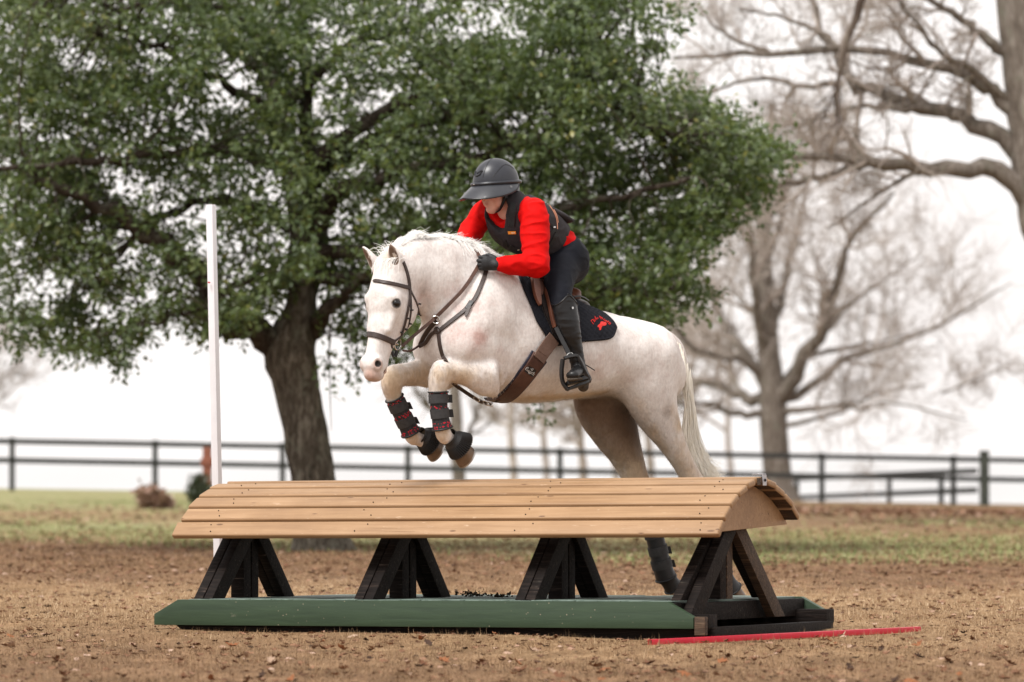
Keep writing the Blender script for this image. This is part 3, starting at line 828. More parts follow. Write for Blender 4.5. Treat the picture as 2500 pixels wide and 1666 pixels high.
def build_field_bits():
    r = np.random.default_rng(77)
    # dead brown shrub
    LM = mat_leaf('dead_shrub_leaf', [(0.0, (0.16, 0.09, 0.065)), (0.5, (0.36, 0.215, 0.165)), (1.0, (0.55, 0.38, 0.31))], .2)
    GM = mat_leaf('conifer_spray', [(0.0, (0.010, 0.018, 0.009)), (0.6, (0.03, 0.048, 0.022)), (1.0, (0.07, 0.08, 0.04))], .15)
    def shrub(name, px, py, wpx, hpx, mat, label, n, spiky, M_T):
        d = 10600.0 * 1.0 / (py - 1110.0); Y = d - 25
        b = at(px, py, Y); b.z = float(gz(b.x, b.y)); s = d / 10600
        W, H = wpx * s, hpx * s
        root = empty(name, b, label, 'shrub')
        tb = Tubes(); V, T = [], []
        for i in range(n):
            a = r.uniform(0, 6.28); lean = r.uniform(.1, 1.0)
            tip = np.array([math.cos(a) * W / 2 * lean, math.sin(a) * W / 2 * lean, H * r.uniform(.55, 1.0) * (1 - .35 * lean)])
            P = crom(np.array([[0, 0, -.02], tip * np.array([.4, .4, .55]), tip]), 5) + np.array(tuple(b))
            tb.add(P, np.linspace(.012, .004, 5), 4)
            for k in range(26 if not spiky else 34):
                q = P[0] + (P[-1] - P[0]) * r.uniform(.15, 1) + r.normal(0, W * .06, 3)
                dd = r.normal(0, 1, 3); dd[2] = abs(dd[2]) if spiky else dd[2]; dd /= np.linalg.norm(dd); w = np.cross(dd, r.normal(0, 1, 3)); w /= np.linalg.norm(w)
                L = r.uniform(.06, .15); wd = L * (.3 if not spiky else .12)
                V.append([q, q + dd * L * .5 + w * wd, q + dd * L, q + dd * L * .5 - w * wd]); T.append(np.clip(r.normal(.5, .25), 0, 1))
        tb.build('stems', M_T, root)
        V = np.array(V); k = np.arange(len(V))[:, None] * 4
        o = part_np('foliage', V.reshape(-1, 3), np.hstack([k, k + 1, k + 2, k + 3]), mat, root); vcol(o.data, 'tint', np.repeat(T, 4)); o['kind'] = 'stuff'
    M_T = simple('dry_stem', (0.16, 0.10, 0.07))
    shrub('dead_shrub', 368, 1240, 88, 66, LM, 'low rusty-brown dead shrub on the grass at far left', 60, False, M_T)
    shrub('dead_shrub', 410, 1240, 40, 40, LM, 'small rusty-brown dead tuft beside the low dead shrub', 22, False, M_T)
    shrub('conifer_shrub', 490, 1243, 78, 96, GM, 'small dark green conifer beside the white pole', 80, True, M_T)
    # red-brown marker post behind the conifer
    M_R = simple('rusty_red_post', (0.26, 0.095, 0.058), (0.17, 0.06, 0.038), 5, 0.8)
    b = at(506, 1235, 56); b.z = float(gz(b.x, b.y)); t = at(506, 1092, 56)
    po = empty('marker_post', b, 'rust-red marker post standing behind the small dark conifer', 'post')
    mb = MB(); mb.box((b.x, b.y, (b.z + t.z) / 2), (.17, .12, t.z - b.z)); mb.build('post', M_R, po, bevel=.02)
    mb = MB(); mb.box((b.x, b.y - .0, t.z - .28), (.24, .16, .16)); mb.build('collar', M_R, po, bevel=.02)
    # clods of turf and leaves on the green deck
    M_C = simple('dark_turf_clod', (0.055, 0.038, 0.022), (0.022, 0.015, 0.01), 20, 0.95, 0.5, 40)
    for px, py, sc, lab in ((1155, 1452, 1.0, 'larger clump of dark leaves and turf lying on the green deck'), (1222, 1456, .55, 'smaller clump of dark leaves and turf lying on the green deck')):
        c = at(px, py, .10 - 0.0)
        d = ray(px, py); z0 = .185; c = CAM_POS + d * ((z0 - 1.0) / d.z)
        V, F, k = [], [], 0
        for i in range(int(90 * sc)):
            p = np.array(tuple(c)) + np.array([r.normal(0, .045 * sc), r.normal(0, .04 * sc), abs(r.normal(0, .010 * sc)) - .006])
            a = r.normal(0, 1, 3); a[2] = a[2] * .6 + .3; a /= np.linalg.norm(a); w = np.cross(a, r.normal(0, 1, 3)); w /= np.linalg.norm(w); L = r.uniform(.012, .034)
            V += [p, p + a * L * .5 + w * L * .3, p + a * L, p + a * L * .5 - w * L * .3]; F.append((k, k + 1, k + 2, k + 3)); k += 4
        me = np_mesh('turf_clump', np.array(V) - np.array(tuple(c)), np.array(F), False)
        o = link('turf_clump', me, M_C, None, c); tag(o, lab, 'turf clump', 'clumps on the deck')
# ------------------------------------------------------------------ the jump
def mat_tan():
    m = Nodes('tan_painted_wood')
    v = m.coord((0.35, 6, 6), rand=True)
    v2 = m.coord((1, 1, 1), rand=True)
    g = m.noise(v, 6, 6, 0.6, 0.6)
    big = m.noise(v2, 2.2, 4)
    col = m.ramp(m.math('ADD', m.math('MULTIPLY', g, 0.55), m.math('MULTIPLY', big, 0.45)),
                 [(0.32, (0.225, 0.128, 0.064)), (0.5, (0.30, 0.178, 0.090)), (0.68, (0.375, 0.232, 0.126))])
    # cracks along the grain and small knots and scuffs
    cr = m.noise(m.coord((0.18, 14, 14), rand=True), 4.5, 5, 0.6, 1.2)
    crk = m.ramp(cr, [(0.0, 1.0), (0.335, 1.0), (0.36, 0.0), (1.0, 0.0)])
    vor = m.n('ShaderNodeTexVoronoi', {'Vector': m.coord((1.0, 3.2, 3.2), rand=True), 'Scale': 3.2, 'Randomness': 1.0})
    kn = m.ramp(vor.outputs['Distance'], [(0.0, 1.0), (0.05, 1.0), (0.085, 0.0), (1.0, 0.0)])
    col = m.mix(m.math('MULTIPLY', crk, 0.75), col, (0.16, 0.075, 0.03))
    col = m.mix(m.math('MULTIPLY', kn, 0.8), col, (0.10, 0.045, 0.02))
    sc = m.noise(m.coord((1.5, 9, 9), rand=True), 7, 6, 0.7, 0.5)
    scf = m.ramp(sc, [(0.0, 0.0), (0.63, 0.0), (0.69, 1.0), (1, 1.0)])
    col = m.mix(m.math('MULTIPLY', scf, 0.45), col, (0.68, 0.52, 0.38))
    h = m.math('SUBTRACT', m.math('MULTIPLY', g, 0.5), m.math('ADD', crk, m.math('MULTIPLY', kn, 0.6)))
    return m.fin(col, 0.52, m.bump(h, 0.45, 0.006), 0.35)

def mat_darkwood():
    m = Nodes('dark_stained_wood')
    v = m.coord((0.5, 9, 9), rand=True)
    g = m.noise(v, 7, 6, 0.65, 0.8)
    col = m.ramp(g, [(0.3, (0.005, 0.0035, 0.003)), (0.52, (0.010, 0.007, 0.006)), (0.64, (0.026, 0.018, 0.0145)), (0.74, (0.12, 0.092, 0.076))])
    w = m.noise(m.coord((0.6, 4, 4), rand=True), 5, 6, 0.7)
    col = m.mix(m.ramp(w, [(0.62, 0.0), (0.72, 0.7)]), col, (0.10, 0.085, 0.07))
    return m.fin(col, 0.62, m.bump(g, 0.7, 0.008), 0.1)

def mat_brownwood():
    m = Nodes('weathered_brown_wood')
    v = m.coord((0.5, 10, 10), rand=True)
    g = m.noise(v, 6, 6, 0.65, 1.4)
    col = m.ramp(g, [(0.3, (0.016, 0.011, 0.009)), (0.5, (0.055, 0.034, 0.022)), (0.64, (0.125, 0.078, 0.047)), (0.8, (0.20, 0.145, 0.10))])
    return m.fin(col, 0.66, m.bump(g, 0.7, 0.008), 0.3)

def mat_green():
    m = Nodes('green_painted_wood')
    v = m.coord((0.5, 5, 5), rand=True)
    g = m.noise(v, 6, 5, 0.6, 0.4)
    col = m.ramp(g, [(0.3, (0.019, 0.038, 0.019)), (0.7, (0.031, 0.057, 0.028))])
    sp = m.n('ShaderNodeTexVoronoi', {'Vector': m.coord((1, 1, 1), rand=True), 'Scale': 30.0}).outputs['Distance']
    spk = m.ramp(sp, [(0.0, 1.0), (0.07, 1.0), (0.11, 0.0), (1, 0.0)])
    msk = m.ramp(m.noise(m.coord(rand=True), 3.0, 3), [(0.45, 0.0), (0.62, 1.0)])
    col = m.mix(m.math('MULTIPLY', m.math('MULTIPLY', spk, msk), 0.8), col, (0.34, 0.28, 0.2))
    sc = m.noise(m.coord((1.2, 2, 2), rand=True), 9, 6, 0.75)
    col = m.mix(m.math('MULTIPLY', m.ramp(sc, [(0.66, 0.0), (0.74, 1.0)]), 0.35), col, (0.20, 0.19, 0.14))
    dn = m.noise(m.coord((3, 3, 3), rand=True), 12, 2)
    col = m.mix(m.ramp(dn, [(0.2, 0.7), (0.27, 0.0)]), col, (0.012, 0.02, 0.012))
    return m.fin(col, 0.5, m.bump(g, 0.25, 0.005), 0.4)

M_TAN, M_DARK, M_BRN, M_GRN = mat_tan(), mat_darkwood(), mat_brownwood(), mat_green()
M_DECK = simple('grey_green_deck_boards', (0.17, 0.22, 0.19), (0.07, 0.1, 0.08), 5, 0.6, 0.5, 25, rand=True, stretch=(7, 0.6, 5))
M_METAL = simple('dull_galvanised_metal', (0.55, 0.54, 0.56), (0.35, 0.35, 0.38), 30, 0.4, Metallic=0.8)

J_FR = at(1693, 1536, -1.61)
J_FL = at(376, 1526, -0.17)
def build_jump():
    ax = (J_FR - J_FL); JL = ax.length; ax.normalize()
    n = Vector((-ax.y, ax.x, 0)).normalized()
    BR = at(2022, 1518, J_FR.y + 2.0 * n.y)
    n = (J_FR + n * 2.0); n.z = BR.z; n = (n - J_FR).normalized()
    up = ax.cross(n).normalized()
    n = up.cross(ax)
    Mx = Matrix(((ax.x, n.x, up.x), (ax.y, n.y, up.y), (ax.z, n.z, up.z))).to_4x4()
    Mx.translation = J_FL
    root = bpy.data.objects.new('cross_country_jump', None)
    root.matrix_world = Mx
    COL.objects.link(root)
    tag(root, 'tan half-round slatted cross-country jump on black A-frames and a green base', 'jump')
    D = 2.0; H = 0.145
    def put(mb, name, mat, bevel=0.004, seg=2, label=None, smooth=True):
        o = mb.build(name, mat, root, smooth=smooth, bevel=bevel, seg=seg, world=False)
        if label: o['label'] = label
        return o
    # front and back green beams with bevelled top corners
    def beam_prof(x0, x1, y):
        b = 0.155
        return [(x0, y, 0), (x1, y, 0), (x1, y, 0.062), (x1 - b, y, H), (x0 + b, y, H), (x0, y, 0.062)]
    mb = MB(); mb.prism(beam_prof(0, JL, 0), (0, 0, 0), (0, 0.05, 0)); put(mb, 'base_beam', M_GRN, label='green front beam of the base')
    mb = MB(); mb.prism(beam_prof(0, JL, D - 0.05), (0, 0, 0), (0, 0.05, 0)); put(mb, 'base_beam', M_GRN, label='green back beam of the base')
    # black skids under the beams and inner blocks
    for y in (0.07, D - 0.19):
        mb = MB(); mb.prism([(0.1, y, 0.075), (JL + 0.06, y, 0.075), (JL + 0.06, y, -0.0), (JL, y, -0.075), (0.2, y, -0.075), (0.1, y, 0.0)], (0, 0, 0), (0, 0.12, 0))
        put(mb, 'skid', M_DARK)
    mb = MB(); mb.box((JL + 0.035, 0.022, 0.015), (0.062, 0.04, 0.10)); put(mb, 'end_block', M_BRN)
    # end cross beams
    for x, z, mt in ((0.16, 0.07, M_DARK), (3.19, 0.085, M_DARK), (2.62, 0.05, M_DARK), (1.7, 0.05, M_DARK), (0.8, 0.05, M_DARK)):
        mb = MB(); mb.box((x, D / 2, z), (0.05, D - 0.106, 0.10)); put(mb, 'cross_beam', mt)
    # lower tie beam across the open end
    mb = MB(); mb.box((3.40, D / 2 - 0.02, -0.03), (0.06, D - 0.25, 0.075)); put(mb, 'cross_beam', M_DARK)
    # deck boards run front to back
    x = 0.19; r = random.Random(3)
    while x < 3.13:
        w = 0.135
        if x + w > 3.16: w = 3.16 - x
        mb = MB(); mb.box((x + w / 2, D / 2, H - 0.009 + r.uniform(-0.002, 0.004)), (w - 0.008, D - 0.11, 0.024))
        put(mb, 'deck_board', M_DECK, bevel=0.003, seg=1)
        x += w
    # A-frames
    ry, rz = 0.735, 0.74
    zd = H + 0.004
    def leg(x0, x1, yb, zb, yt, zt, th, mat, label=None):
        """board leaning in the y-z plane between x0 and x1"""
        d = Vector((0, yt - yb, zt - zb)).normalized()
        p = Vector((0, -d.z, d.y)) * th
        if yb < yt: p = -p
        # bottom cut level
        def lvl(q, z): return q + d * ((z - q.z) / d.z)
        a = Vector((0, yb, zb)); b = lvl(a + p, zb)
        c = Vector((0, yt, zt)); e = c + p
        prof = [(0, a.y, a.z), (0, b.y, b.z), (0, e.y, e.z), (0, c.y, c.z)]
        mb = MB(); mb.prism(prof, (x0, 0, 0), (x1, 0, 0))
        put(mb, 'frame_leg', mat, bevel=0.005, seg=2, label=label)
    for k, xc in enumerate((0.27, 1.30, 2.30, 3.235)):
        last = (k == 3)
        w = 0.12
        # front leg = two boards side by side
        zf = zd
        ay = ry if last else 0.60
        leg(xc - w / 2, xc - 0.002, 0.085, zf, ay - 0.02, 0.655, 0.115, M_DARK)
        if last:
            leg(xc + 0.002, xc + 0.058, 0.03, 0.02, ry + 0.0, 0.675, 0.115, M_DARK)
            leg(xc - w / 2, xc - 0.002, 1.40, zf, ry + 0.02, 0.655, 0.10, M_DARK)
            leg(xc + 0.002, xc + 0.054, 1.47, 0.04, ry + 0.003, 0.672, 0.105, M_BRN, 'weathered brown rear leg')
        else:
            leg(xc + 0.002, xc + w / 2, 0.088, zf, ay - 0.02, 0.655, 0.11, M_DARK)
            leg(xc - w / 2, xc - 0.002, 1.085, zf, ay + 0.02, 0.655, 0.095, M_DARK)
            leg(xc + 0.002, xc + w / 2, 1.08, zf, ay + 0.02, 0.655, 0.095, M_DARK)
        ktop = 0.745 if last else 0.70
        kx = xc - 0.045 if last else xc - 0.012
        mb = MB(); mb.box((kx, ay - 0.045, (zd + ktop) / 2), (0.085, 0.085, ktop - zd)); put(mb, 'king_post', M_DARK, 0.004)
        mb = MB(); mb.box((kx + 0.006, ay + 0.045, (zd + ktop - .005) / 2), (0.08, 0.08, ktop - .005 - zd)); put(mb, 'king_post', M_BRN if last else M_DARK, 0.004)
    # half-round roof: planks along x following the arc
    front = [(0.0, 0.0), (-0.10, -0.013), (-0.215, -0.045), (-0.34, -0.094), (-0.455, -0.157), (-0.55, -0.233), (-0.625, -0.325)]
    back = [(0.0, 0.0), (0.10, -0.012), (0.225, -0.041), (0.355, -0.088), (0.475, -0.148), (0.575, -0.222)]
    RX0, RX1, RZ = 0.06, 3.45, 0.828
    r = random.Random(5)
    def plank(p, q, sgn, x0, x1, wob):
        (y0, z0), (y1, z1) = p, q
        d = Vector((0, y1 - y0, z1 - z0)); L = d.length; d.normalize()
        nn = Vector((0, -d.z, d.y)) * (1 if sgn > 0 else -1)
        if nn.z < 0: nn = -nn
        t = 0.038
        g = 0.0055
        a = Vector((0, ry + y0, RZ + z0)) + d * g - nn * (wob * 0.2)
        b = Vector((0, ry + y1, RZ + z1)) - d * g + nn * wob
        prof = [a, a - nn * t, b - nn * t, b]
        mb = MB(); mb.prism([tuple(v) for v in prof], (x0, 0, 0), (x1, 0, 0))
        o = put(mb, 'roof_plank', M_TAN, bevel=0.013, seg=3)
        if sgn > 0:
            # the far boards get a darker brown material underneath
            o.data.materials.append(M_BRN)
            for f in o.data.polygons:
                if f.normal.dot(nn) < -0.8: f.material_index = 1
        return o
    for i in range(len(front) - 1):
        x0 = RX0 + (0.10 if i == 0 else 0.0) + 0.003 * r.uniform(-1, 1)
        plank(front[i], front[i + 1], -1, x0 - (0.015 if i == 5 else 0), RX1 + 0.003 * r.uniform(-1, 1), 0.006)
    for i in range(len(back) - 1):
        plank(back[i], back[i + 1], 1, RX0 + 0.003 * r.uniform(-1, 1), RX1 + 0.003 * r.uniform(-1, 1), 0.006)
    # nail heads in pairs over every A-frame
    mb = MB()
    for arr in (front, back):
        for i in range(1, len(arr) - 1):
            for xc in (0.30, 1.27, 2.27, 3.30):
                for f in (.28, .72):
                    y = arr[i][0] * (1 - f) + arr[i + 1][0] * f; z = arr[i][1] * (1 - f) + arr[i + 1][1] * f
                    d = Vector((0, arr[i + 1][0] - arr[i][0], arr[i + 1][1] - arr[i][1])).normalized(); nn = Vector((0, -d.z, d.y)); nn = nn if nn.z > 0 else -nn
                    c = Vector((xc + r.uniform(-.05, .05), ry + y, RZ + z)) + nn * (.011 * f)
                    mb.tube([tuple(c - nn * .004), tuple(c + nn * .0012)], .0036, 7)
    put(mb, 'nail_heads', M_DARK, 0)['kind'] = 'stuff'
    # gable panels under the roof ends
    for x0 in (3.345, 0.2):
        pr = [(0, ry + y, RZ + z - 0.042) for y, z in front[::-1]][0:] + [(0, ry + y, RZ + z - 0.042) for y, z in back[1:4]]
        pr = [(0, ry - 0.59, RZ - 0.315)] + [(0, ry + y, RZ + z - 0.043) for y, z in front[::-1][1:]] + [(0, ry + y, RZ + z - 0.043) for y, z in back[1:5]] + [(0, ry + 0.55, RZ - 0.222), (0, ry + 0.585, RZ - 0.265)]
        mb = MB(); mb.prism(pr, (x0, 0, 0), (x0 + 0.018, 0, 0)); put(mb, 'gable_panel', M_TAN, 0.002, 1)
        mb = MB(); mb.box((x0 - 0.06, ry, RZ - 0.11), (0.08, 0.12, 0.13)); put(mb, 'ridge_block', M_DARK, 0.003, 1)
    # ridge clip
    mb = MB(); mb.box((RX1 + 0.012, ry + 0.004, RZ - 0.022), (0.005, 0.055, 0.06)); mb.box((RX1 - 0.02, ry + 0.004, RZ + 0.012), (0.065, 0.05, 0.005))
    c = put(mb, 'ridge_bracket', M_METAL, 0.0015, 1)
    mb = MB(); mb.tube([(RX1 + 0.013, ry + 0.004, RZ - 0.022), (RX1 + 0.020, ry + 0.004, RZ - 0.022)], 0.008, 8)
    o = mb.build('bolt', M_DARK, c, smooth=True, world=False)
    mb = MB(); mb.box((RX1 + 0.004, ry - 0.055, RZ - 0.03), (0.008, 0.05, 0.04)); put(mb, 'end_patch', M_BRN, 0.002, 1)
    return Mx

def build_poles(Mx):
    M_W = simple('white_plastic', (0.74, 0.73, 0.75), (0.66, 0.65, 0.68), 6, 0.35, spec=0.5)
    M_R = Nodes('red_plastic')
    f = M_R.noise(M_R.coord((8, 8, 0.6)), 8, 5)
    M_RED = M_R.fin(M_R.mix(M_R.ramp(f, [(0.6, 0.0), (0.75, 0.5)]), (0.55, 0.006, 0.03), (0.7, 0.25, 0.25)), 0.4, spec=0.5)
    M_GREYIN = simple('grey_plastic_inside', (0.35, 0.37, 0.33), (0.25, 0.26, 0.24), 9, 0.6)
    # standing white pole behind the left end: square hollow section
    b = at(537, 1440, 2.3); t = at(515, 502, 2.2)
    b.z = 0.0
    def sq_pole(name, p0, p1, w, wall, mat, yaw, label, cat):
        d = (p1 - p0).normalized()
        a = Vector((math.cos(yaw), math.sin(yaw), 0)); a = (a - d * a.dot(d)).normalized()
        c = d.cross(a)
        root = empty(name, p0, label, cat)
        mb = MB()
        ring = []
        for p, s in ((p0, w / 2), (p1, w / 2), (p1, w / 2 - wall), (p0, w / 2 - wall)):
            ring.append([p + a * s * i + c * s * j for i, j in ((-1, -1), (1, -1), (1, 1), (-1, 1))])
        V = [tuple(v) for rr in ring for v in rr]
        F = []
        for k in range(4):
            k2 = (k + 1) % 4
            for j in range(4):
                j2 = (j + 1) % 4
                F.append((k * 4 + j, k * 4 + j2, k2 * 4 + j2, k2 * 4 + j))
        mb.add(V, F)
        mb.build('tube', mat, root, bevel=0.003, seg=2, smooth=True)
        return root, a, c, d
    rt, a, c, d = sq_pole('white_pole', b, t, 0.047, 0.004, M_W, R(62), 'tall white square plastic pole standing upright behind the jump', 'pole')
    mb = MB(); mb.prism([tuple(t + a * 0.02 * i + c * 0.02 * j) for i, j in ((-1, -1), (1, -1), (1, 1), (-1, 1))], (0, 0, -0.004), (0, 0, 0.006)); mb.build('cap', M_W, rt)
    mb = MB(); mb.tube([tuple(at(515, 690, 2.2) - a * 0.03), tuple(at(515, 690, 2.2) - a * 0.015)], 0.005, 8); mb.build('bolt', M_RED, rt, smooth=True)
    # red pole lying on the grass
    p0 = at(1586, 1567, 0); p1 = at(2243, 1535, 0)
    def ground_hit(px, py, z):
        dd = ray(px, py); return CAM_POS + dd * ((z - 1.0) / dd.z)
    p0 = ground_hit(1587, 1569, 0.016); p1 = ground_hit(2243, 1537, 0.016)
    rt, a, c, d = sq_pole('red_pole', p0, p1, 0.031, 0.003, M_RED, R(90), 'long red square plastic pole lying flat on the grass in front of the jump', 'pole')
    mb = MB()
    q = p0 + d * 0.03
    mb.prism([tuple(q + a * 0.0122 * i + c * 0.0122 * j) for i, j in ((-1, -1), (1, -1), (1, 1), (-1, 1))], tuple(d * -0.004), tuple(d * 0.03)); mb.build('end_plug', M_GREYIN, rt)
# ------------------------------------------------------------------ implicit surfaces for the animal and the figure
class Body:
    """smooth union of swept elliptical limbs, meshed as ONE continuous surface"""
    def __init__(s): s.prims = []
    def _add(s, kind, k, **d):
        d.update(kind=kind, k=k); s.prims.append(d)
    def loft(s, rows, S, k=0.03, n=None, op='add', p=2.0, grow=0.0):
        """rows: (point, half width along S, half size across)"""
        A = np.array([[*tuple(r[0]), r[1] + grow, r[2] + grow] for r in rows], float)
        n = n or max(6, 5 * (len(A) - 1))
        A = crom(A, n)
        A[:, 3:] = np.maximum(A[:, 3:], 0.002)
        S = np.array(tuple(S), float)
        s._add('loft', k, C=A[:, :3], A=A[:, 3], B=A[:, 4], S=S / np.linalg.norm(S), op=op, p=p, R=A[:, 3:].max(1))
    def ell(s, c, axes, r, k=0.02, op='add'):
        s._add('ell', k, c=np.array(tuple(c), float), ax=np.array([tuple(a) for a in axes], float), r=np.array(r, float), op=op)
    def cut(s, c, n, k=.008):
        """remove everything beyond the plane through c with outward normal n"""
        s._add('half', k, c=np.array(tuple(c), float), nn=np.array(tuple(Vector(tuple(n)).normalized()), float), op='sub')
    def dist(s, pr, P):
        if pr['kind'] == 'half':
            return -((P - pr['c']) @ pr['nn'])
        if pr['kind'] == 'ell':
            q = (P - pr['c']) @ pr['ax'].T
            k0 = np.linalg.norm(q / pr['r'], axis=1); k1 = np.linalg.norm(q / pr['r'] ** 2, axis=1) + 1e-9
            return np.where(k0 < 1e-3, -pr['r'].min(), k0 * (k0 - 1) / k1)
        C, A, B, S = pr['C'], pr['A'], pr['B'], pr['S']
        N = len(P); best = np.full(N, 1e9); bi = np.zeros(N, np.int32); bt = np.zeros(N)
        for i in range(len(C) - 1):
            d = C[i + 1] - C[i]; dd = d @ d + 1e-12
            q = P - C[i]
            t = np.clip((q @ d) / dd, 0, 1)
            e = q - t[:, None] * d
            r2 = np.einsum('ij,ij->i', e, e)
            m = r2 < best
            best[m] = r2[m]; bi[m] = i; bt[m] = t[m]
        T = np.gradient(C, axis=0); T /= np.linalg.norm(T, axis=1)[:, None] + 1e-12
        f = bt[:, None]
        ce = C[bi] * (1 - f) + C[bi + 1] * f
        tt = T[bi] * (1 - f) + T[bi + 1] * f
        tt /= np.linalg.norm(tt, axis=1)[:, None] + 1e-12
        a = A[bi] * (1 - bt) + A[bi + 1] * bt
        b = B[bi] * (1 - bt) + B[bi + 1] * bt
        Sv = S - tt * (tt @ S)[:, None]
        Sv /= np.linalg.norm(Sv, axis=1)[:, None] + 1e-12
        U = np.cross(Sv, tt)
        q = P - ce
        qs = np.abs(np.einsum('ij,ij->i', q, Sv)); qu = np.abs(np.einsum('ij,ij->i', q, U)); qw = np.abs(np.einsum('ij,ij->i', q, tt))
        c = np.minimum(a, b)
        p = pr['p']
        if p == 2.0:
            k0 = np.sqrt((qs / a) ** 2 + (qu / b) ** 2 + (qw / c) ** 2)
            k1 = np.sqrt((qs / a ** 2) ** 2 + (qu / b ** 2) ** 2 + (qw / c ** 2) ** 2) + 1e-9
            return np.where(k0 < 1e-3, -c, k0 * (k0 - 1) / k1)
        k0 = ((qs / a) ** p + (qu / b) ** p + (qw / c) ** p) ** (1 / p) + 1e-9
        g = k0 ** (1 - p) * np.sqrt((qs ** (p - 1) / a ** p) ** 2 + (qu ** (p - 1) / b ** p) ** 2 + (qw ** (p - 1) / c ** p) ** 2) + 1e-9
        return np.where(k0 < 0.05, -c, (k0 - 1) / g)
    @staticmethod
    def comb(F, d, pr):
        k = pr['k']
        if pr['op'] == 'add':
            h = np.maximum(k - np.abs(F - d), 0) / k
            return np.minimum(F, d) - h * h * k * 0.25
        h = np.maximum(k - np.abs(F + d), 0) / k
        return np.maximum(F, -d) + h * h * k * 0.25
    def mesh(s, h, O, AX, pad=0.03, smooth=1):
        """surface nets on a grid with spacing h in the frame (O, AX rows)"""
        O = np.array(tuple(O), float); AX = np.array([tuple(a) for a in AX], float)
        lo = np.full(3, 1e9); hi = -lo
        for pr in s.prims:
            if pr['op'] != 'add': pr['_b'] = None
            if pr['kind'] == 'half':
                pr['_b'] = (np.full(3, -9.0), np.full(3, 9.0)); continue
            if pr['kind'] == 'ell':
                q = ((pr['c'] - O) @ AX.T)[None]; r = np.array([pr['r'].max()])
            else:
                q = (pr['C'] - O) @ AX.T; r = pr['R']
            m = pr['k'] * 0.5 + 3 * h
            pr['_b'] = ((q - r[:, None]).min(0) - m, (q + r[:, None]).max(0) + m)
            if pr['op'] == 'add':
                lo = np.minimum(lo, pr['_b'][0]); hi = np.maximum(hi, pr['_b'][1])
        lo -= pad; hi += pad
        nn = np.ceil((hi - lo) / h).astype(int) + 1
        F = np.full(nn, 0.5, np.float32)
        for pr in s.prims:
            a = np.clip(np.floor((pr['_b'][0] - lo) / h).astype(int), 0, nn - 1)
            b = np.clip(np.ceil((pr['_b'][1] - lo) / h).astype(int) + 1, 1, nn)
            if (b <= a).any(): continue
            gx = [lo[i] + h * np.arange(a[i], b[i]) for i in range(3)]
            G = np.stack(np.meshgrid(*gx, indexing='ij'), -1).reshape(-1, 3)
            out = np.empty(len(G), np.float32)
            for st in range(0, len(G), 150000):
                out[st:st + 150000] = s.dist(pr, O + G[st:st + 150000] @ AX)
            sub = F[a[0]:b[0], a[1]:b[1], a[2]:b[2]]
            F[a[0]:b[0], a[1]:b[1], a[2]:b[2]] = s.comb(sub, out.reshape(sub.shape), pr)
        V, Q = surface_nets(F, lo, h)
        V = relax(V, Q, smooth)
        return O + V @ AX, Q

def surface_nets(F, lo, h):
    I = F < 0
    n = np.array(F.shape)
    def c(i, j, k, A): return A[i:n[0] - 1 + i, j:n[1] - 1 + j, k:n[2] - 1 + k]
    cnt = np.zeros(n - 1, np.int8)
    for i in (0, 1):
        for j in (0, 1):
            for k in (0, 1): cnt += c(i, j, k, I)
    act = np.argwhere((cnt > 0) & (cnt < 8))
    acc = np.zeros((len(act), 3)); w = np.zeros(len(act))
    corners = [(i, j, k) for i in (0, 1) for j in (0, 1) for k in (0, 1)]
    val = {q: F[act[:, 0] + q[0], act[:, 1] + q[1], act[:, 2] + q[2]].astype(float) for q in corners}
    for q in corners:
        for ax in range(3):
            if q[ax] == 0:
                r = list(q); r[ax] = 1; r = tuple(r)
                a, b = val[q], val[r]
                m = (a < 0) != (b < 0)
                t = np.where(m, a / np.where(m, a - b, 1), 0)
                pos = np.array(q, float)[None].repeat(len(act), 0); pos[:, ax] += t
                acc[m] += pos[m]; w[m] += 1
    V = lo + h * (act + acc / w[:, None])
    idx = np.full(n - 1, -1, np.int32); idx[tuple(act.T)] = np.arange(len(act))
    Q = []
    for ax in range(3):
        o1, o2 = [(1, 2), (2, 0), (0, 1)][ax]
        sl = [slice(None)] * 3; sl[ax] = slice(0, n[ax] - 1); A = I[tuple(sl)]
        sl[ax] = slice(1, n[ax]); B = I[tuple(sl)]
        e = np.argwhere(A != B)
        e = e[(e[:, o1] > 0) & (e[:, o2] > 0) & (e[:, o1] < n[o1] - 1) & (e[:, o2] < n[o2] - 1)]
        ina = I[tuple(e.T)]
        def cell(d1, d2):
            g = e.copy(); g[:, o1] -= d1; g[:, o2] -= d2
            return idx[tuple(g.T)]
        q = np.stack([cell(1, 1), cell(0, 1), cell(0, 0), cell(1, 0)], 1)
        q[~ina] = q[~ina][:, ::-1]
        Q.append(q)
    Q = np.vstack(Q)
    return V, Q[(Q >= 0).all(1)]

def relax(V, Q, it=1, lam=0.5):
    E = np.vstack([Q[:, [0, 1]], Q[:, [1, 2]], Q[:, [2, 3]], Q[:, [3, 0]]])
    n = len(V)
    deg = np.bincount(E[:, 0], minlength=n) + np.bincount(E[:, 1], minlength=n)
    for _ in range(it):
        A = np.stack([np.bincount(E[:, 0], V[E[:, 1], i], n) + np.bincount(E[:, 1], V[E[:, 0], i], n) for i in range(3)], 1)
        V = V * (1 - lam) + lam * A / np.maximum(deg, 1)[:, None]
    return V

def bvh_of(V, Q):
    return BVHTree.FromPolygons([tuple(v) for v in V.tolist()], [tuple(q) for q in Q.tolist()])

def vcol(me, name, vals):
    a = me.attributes.new(name, 'FLOAT', 'POINT')
    a.data.foreach_set('value', np.asarray(vals, np.float32))

def spot(V, c, r, soft=1.0):
    d = np.linalg.norm(V - np.array(tuple(c)), axis=1) / r
    return np.clip((1.0 + soft * 0.5 - d) / soft, 0, 1)

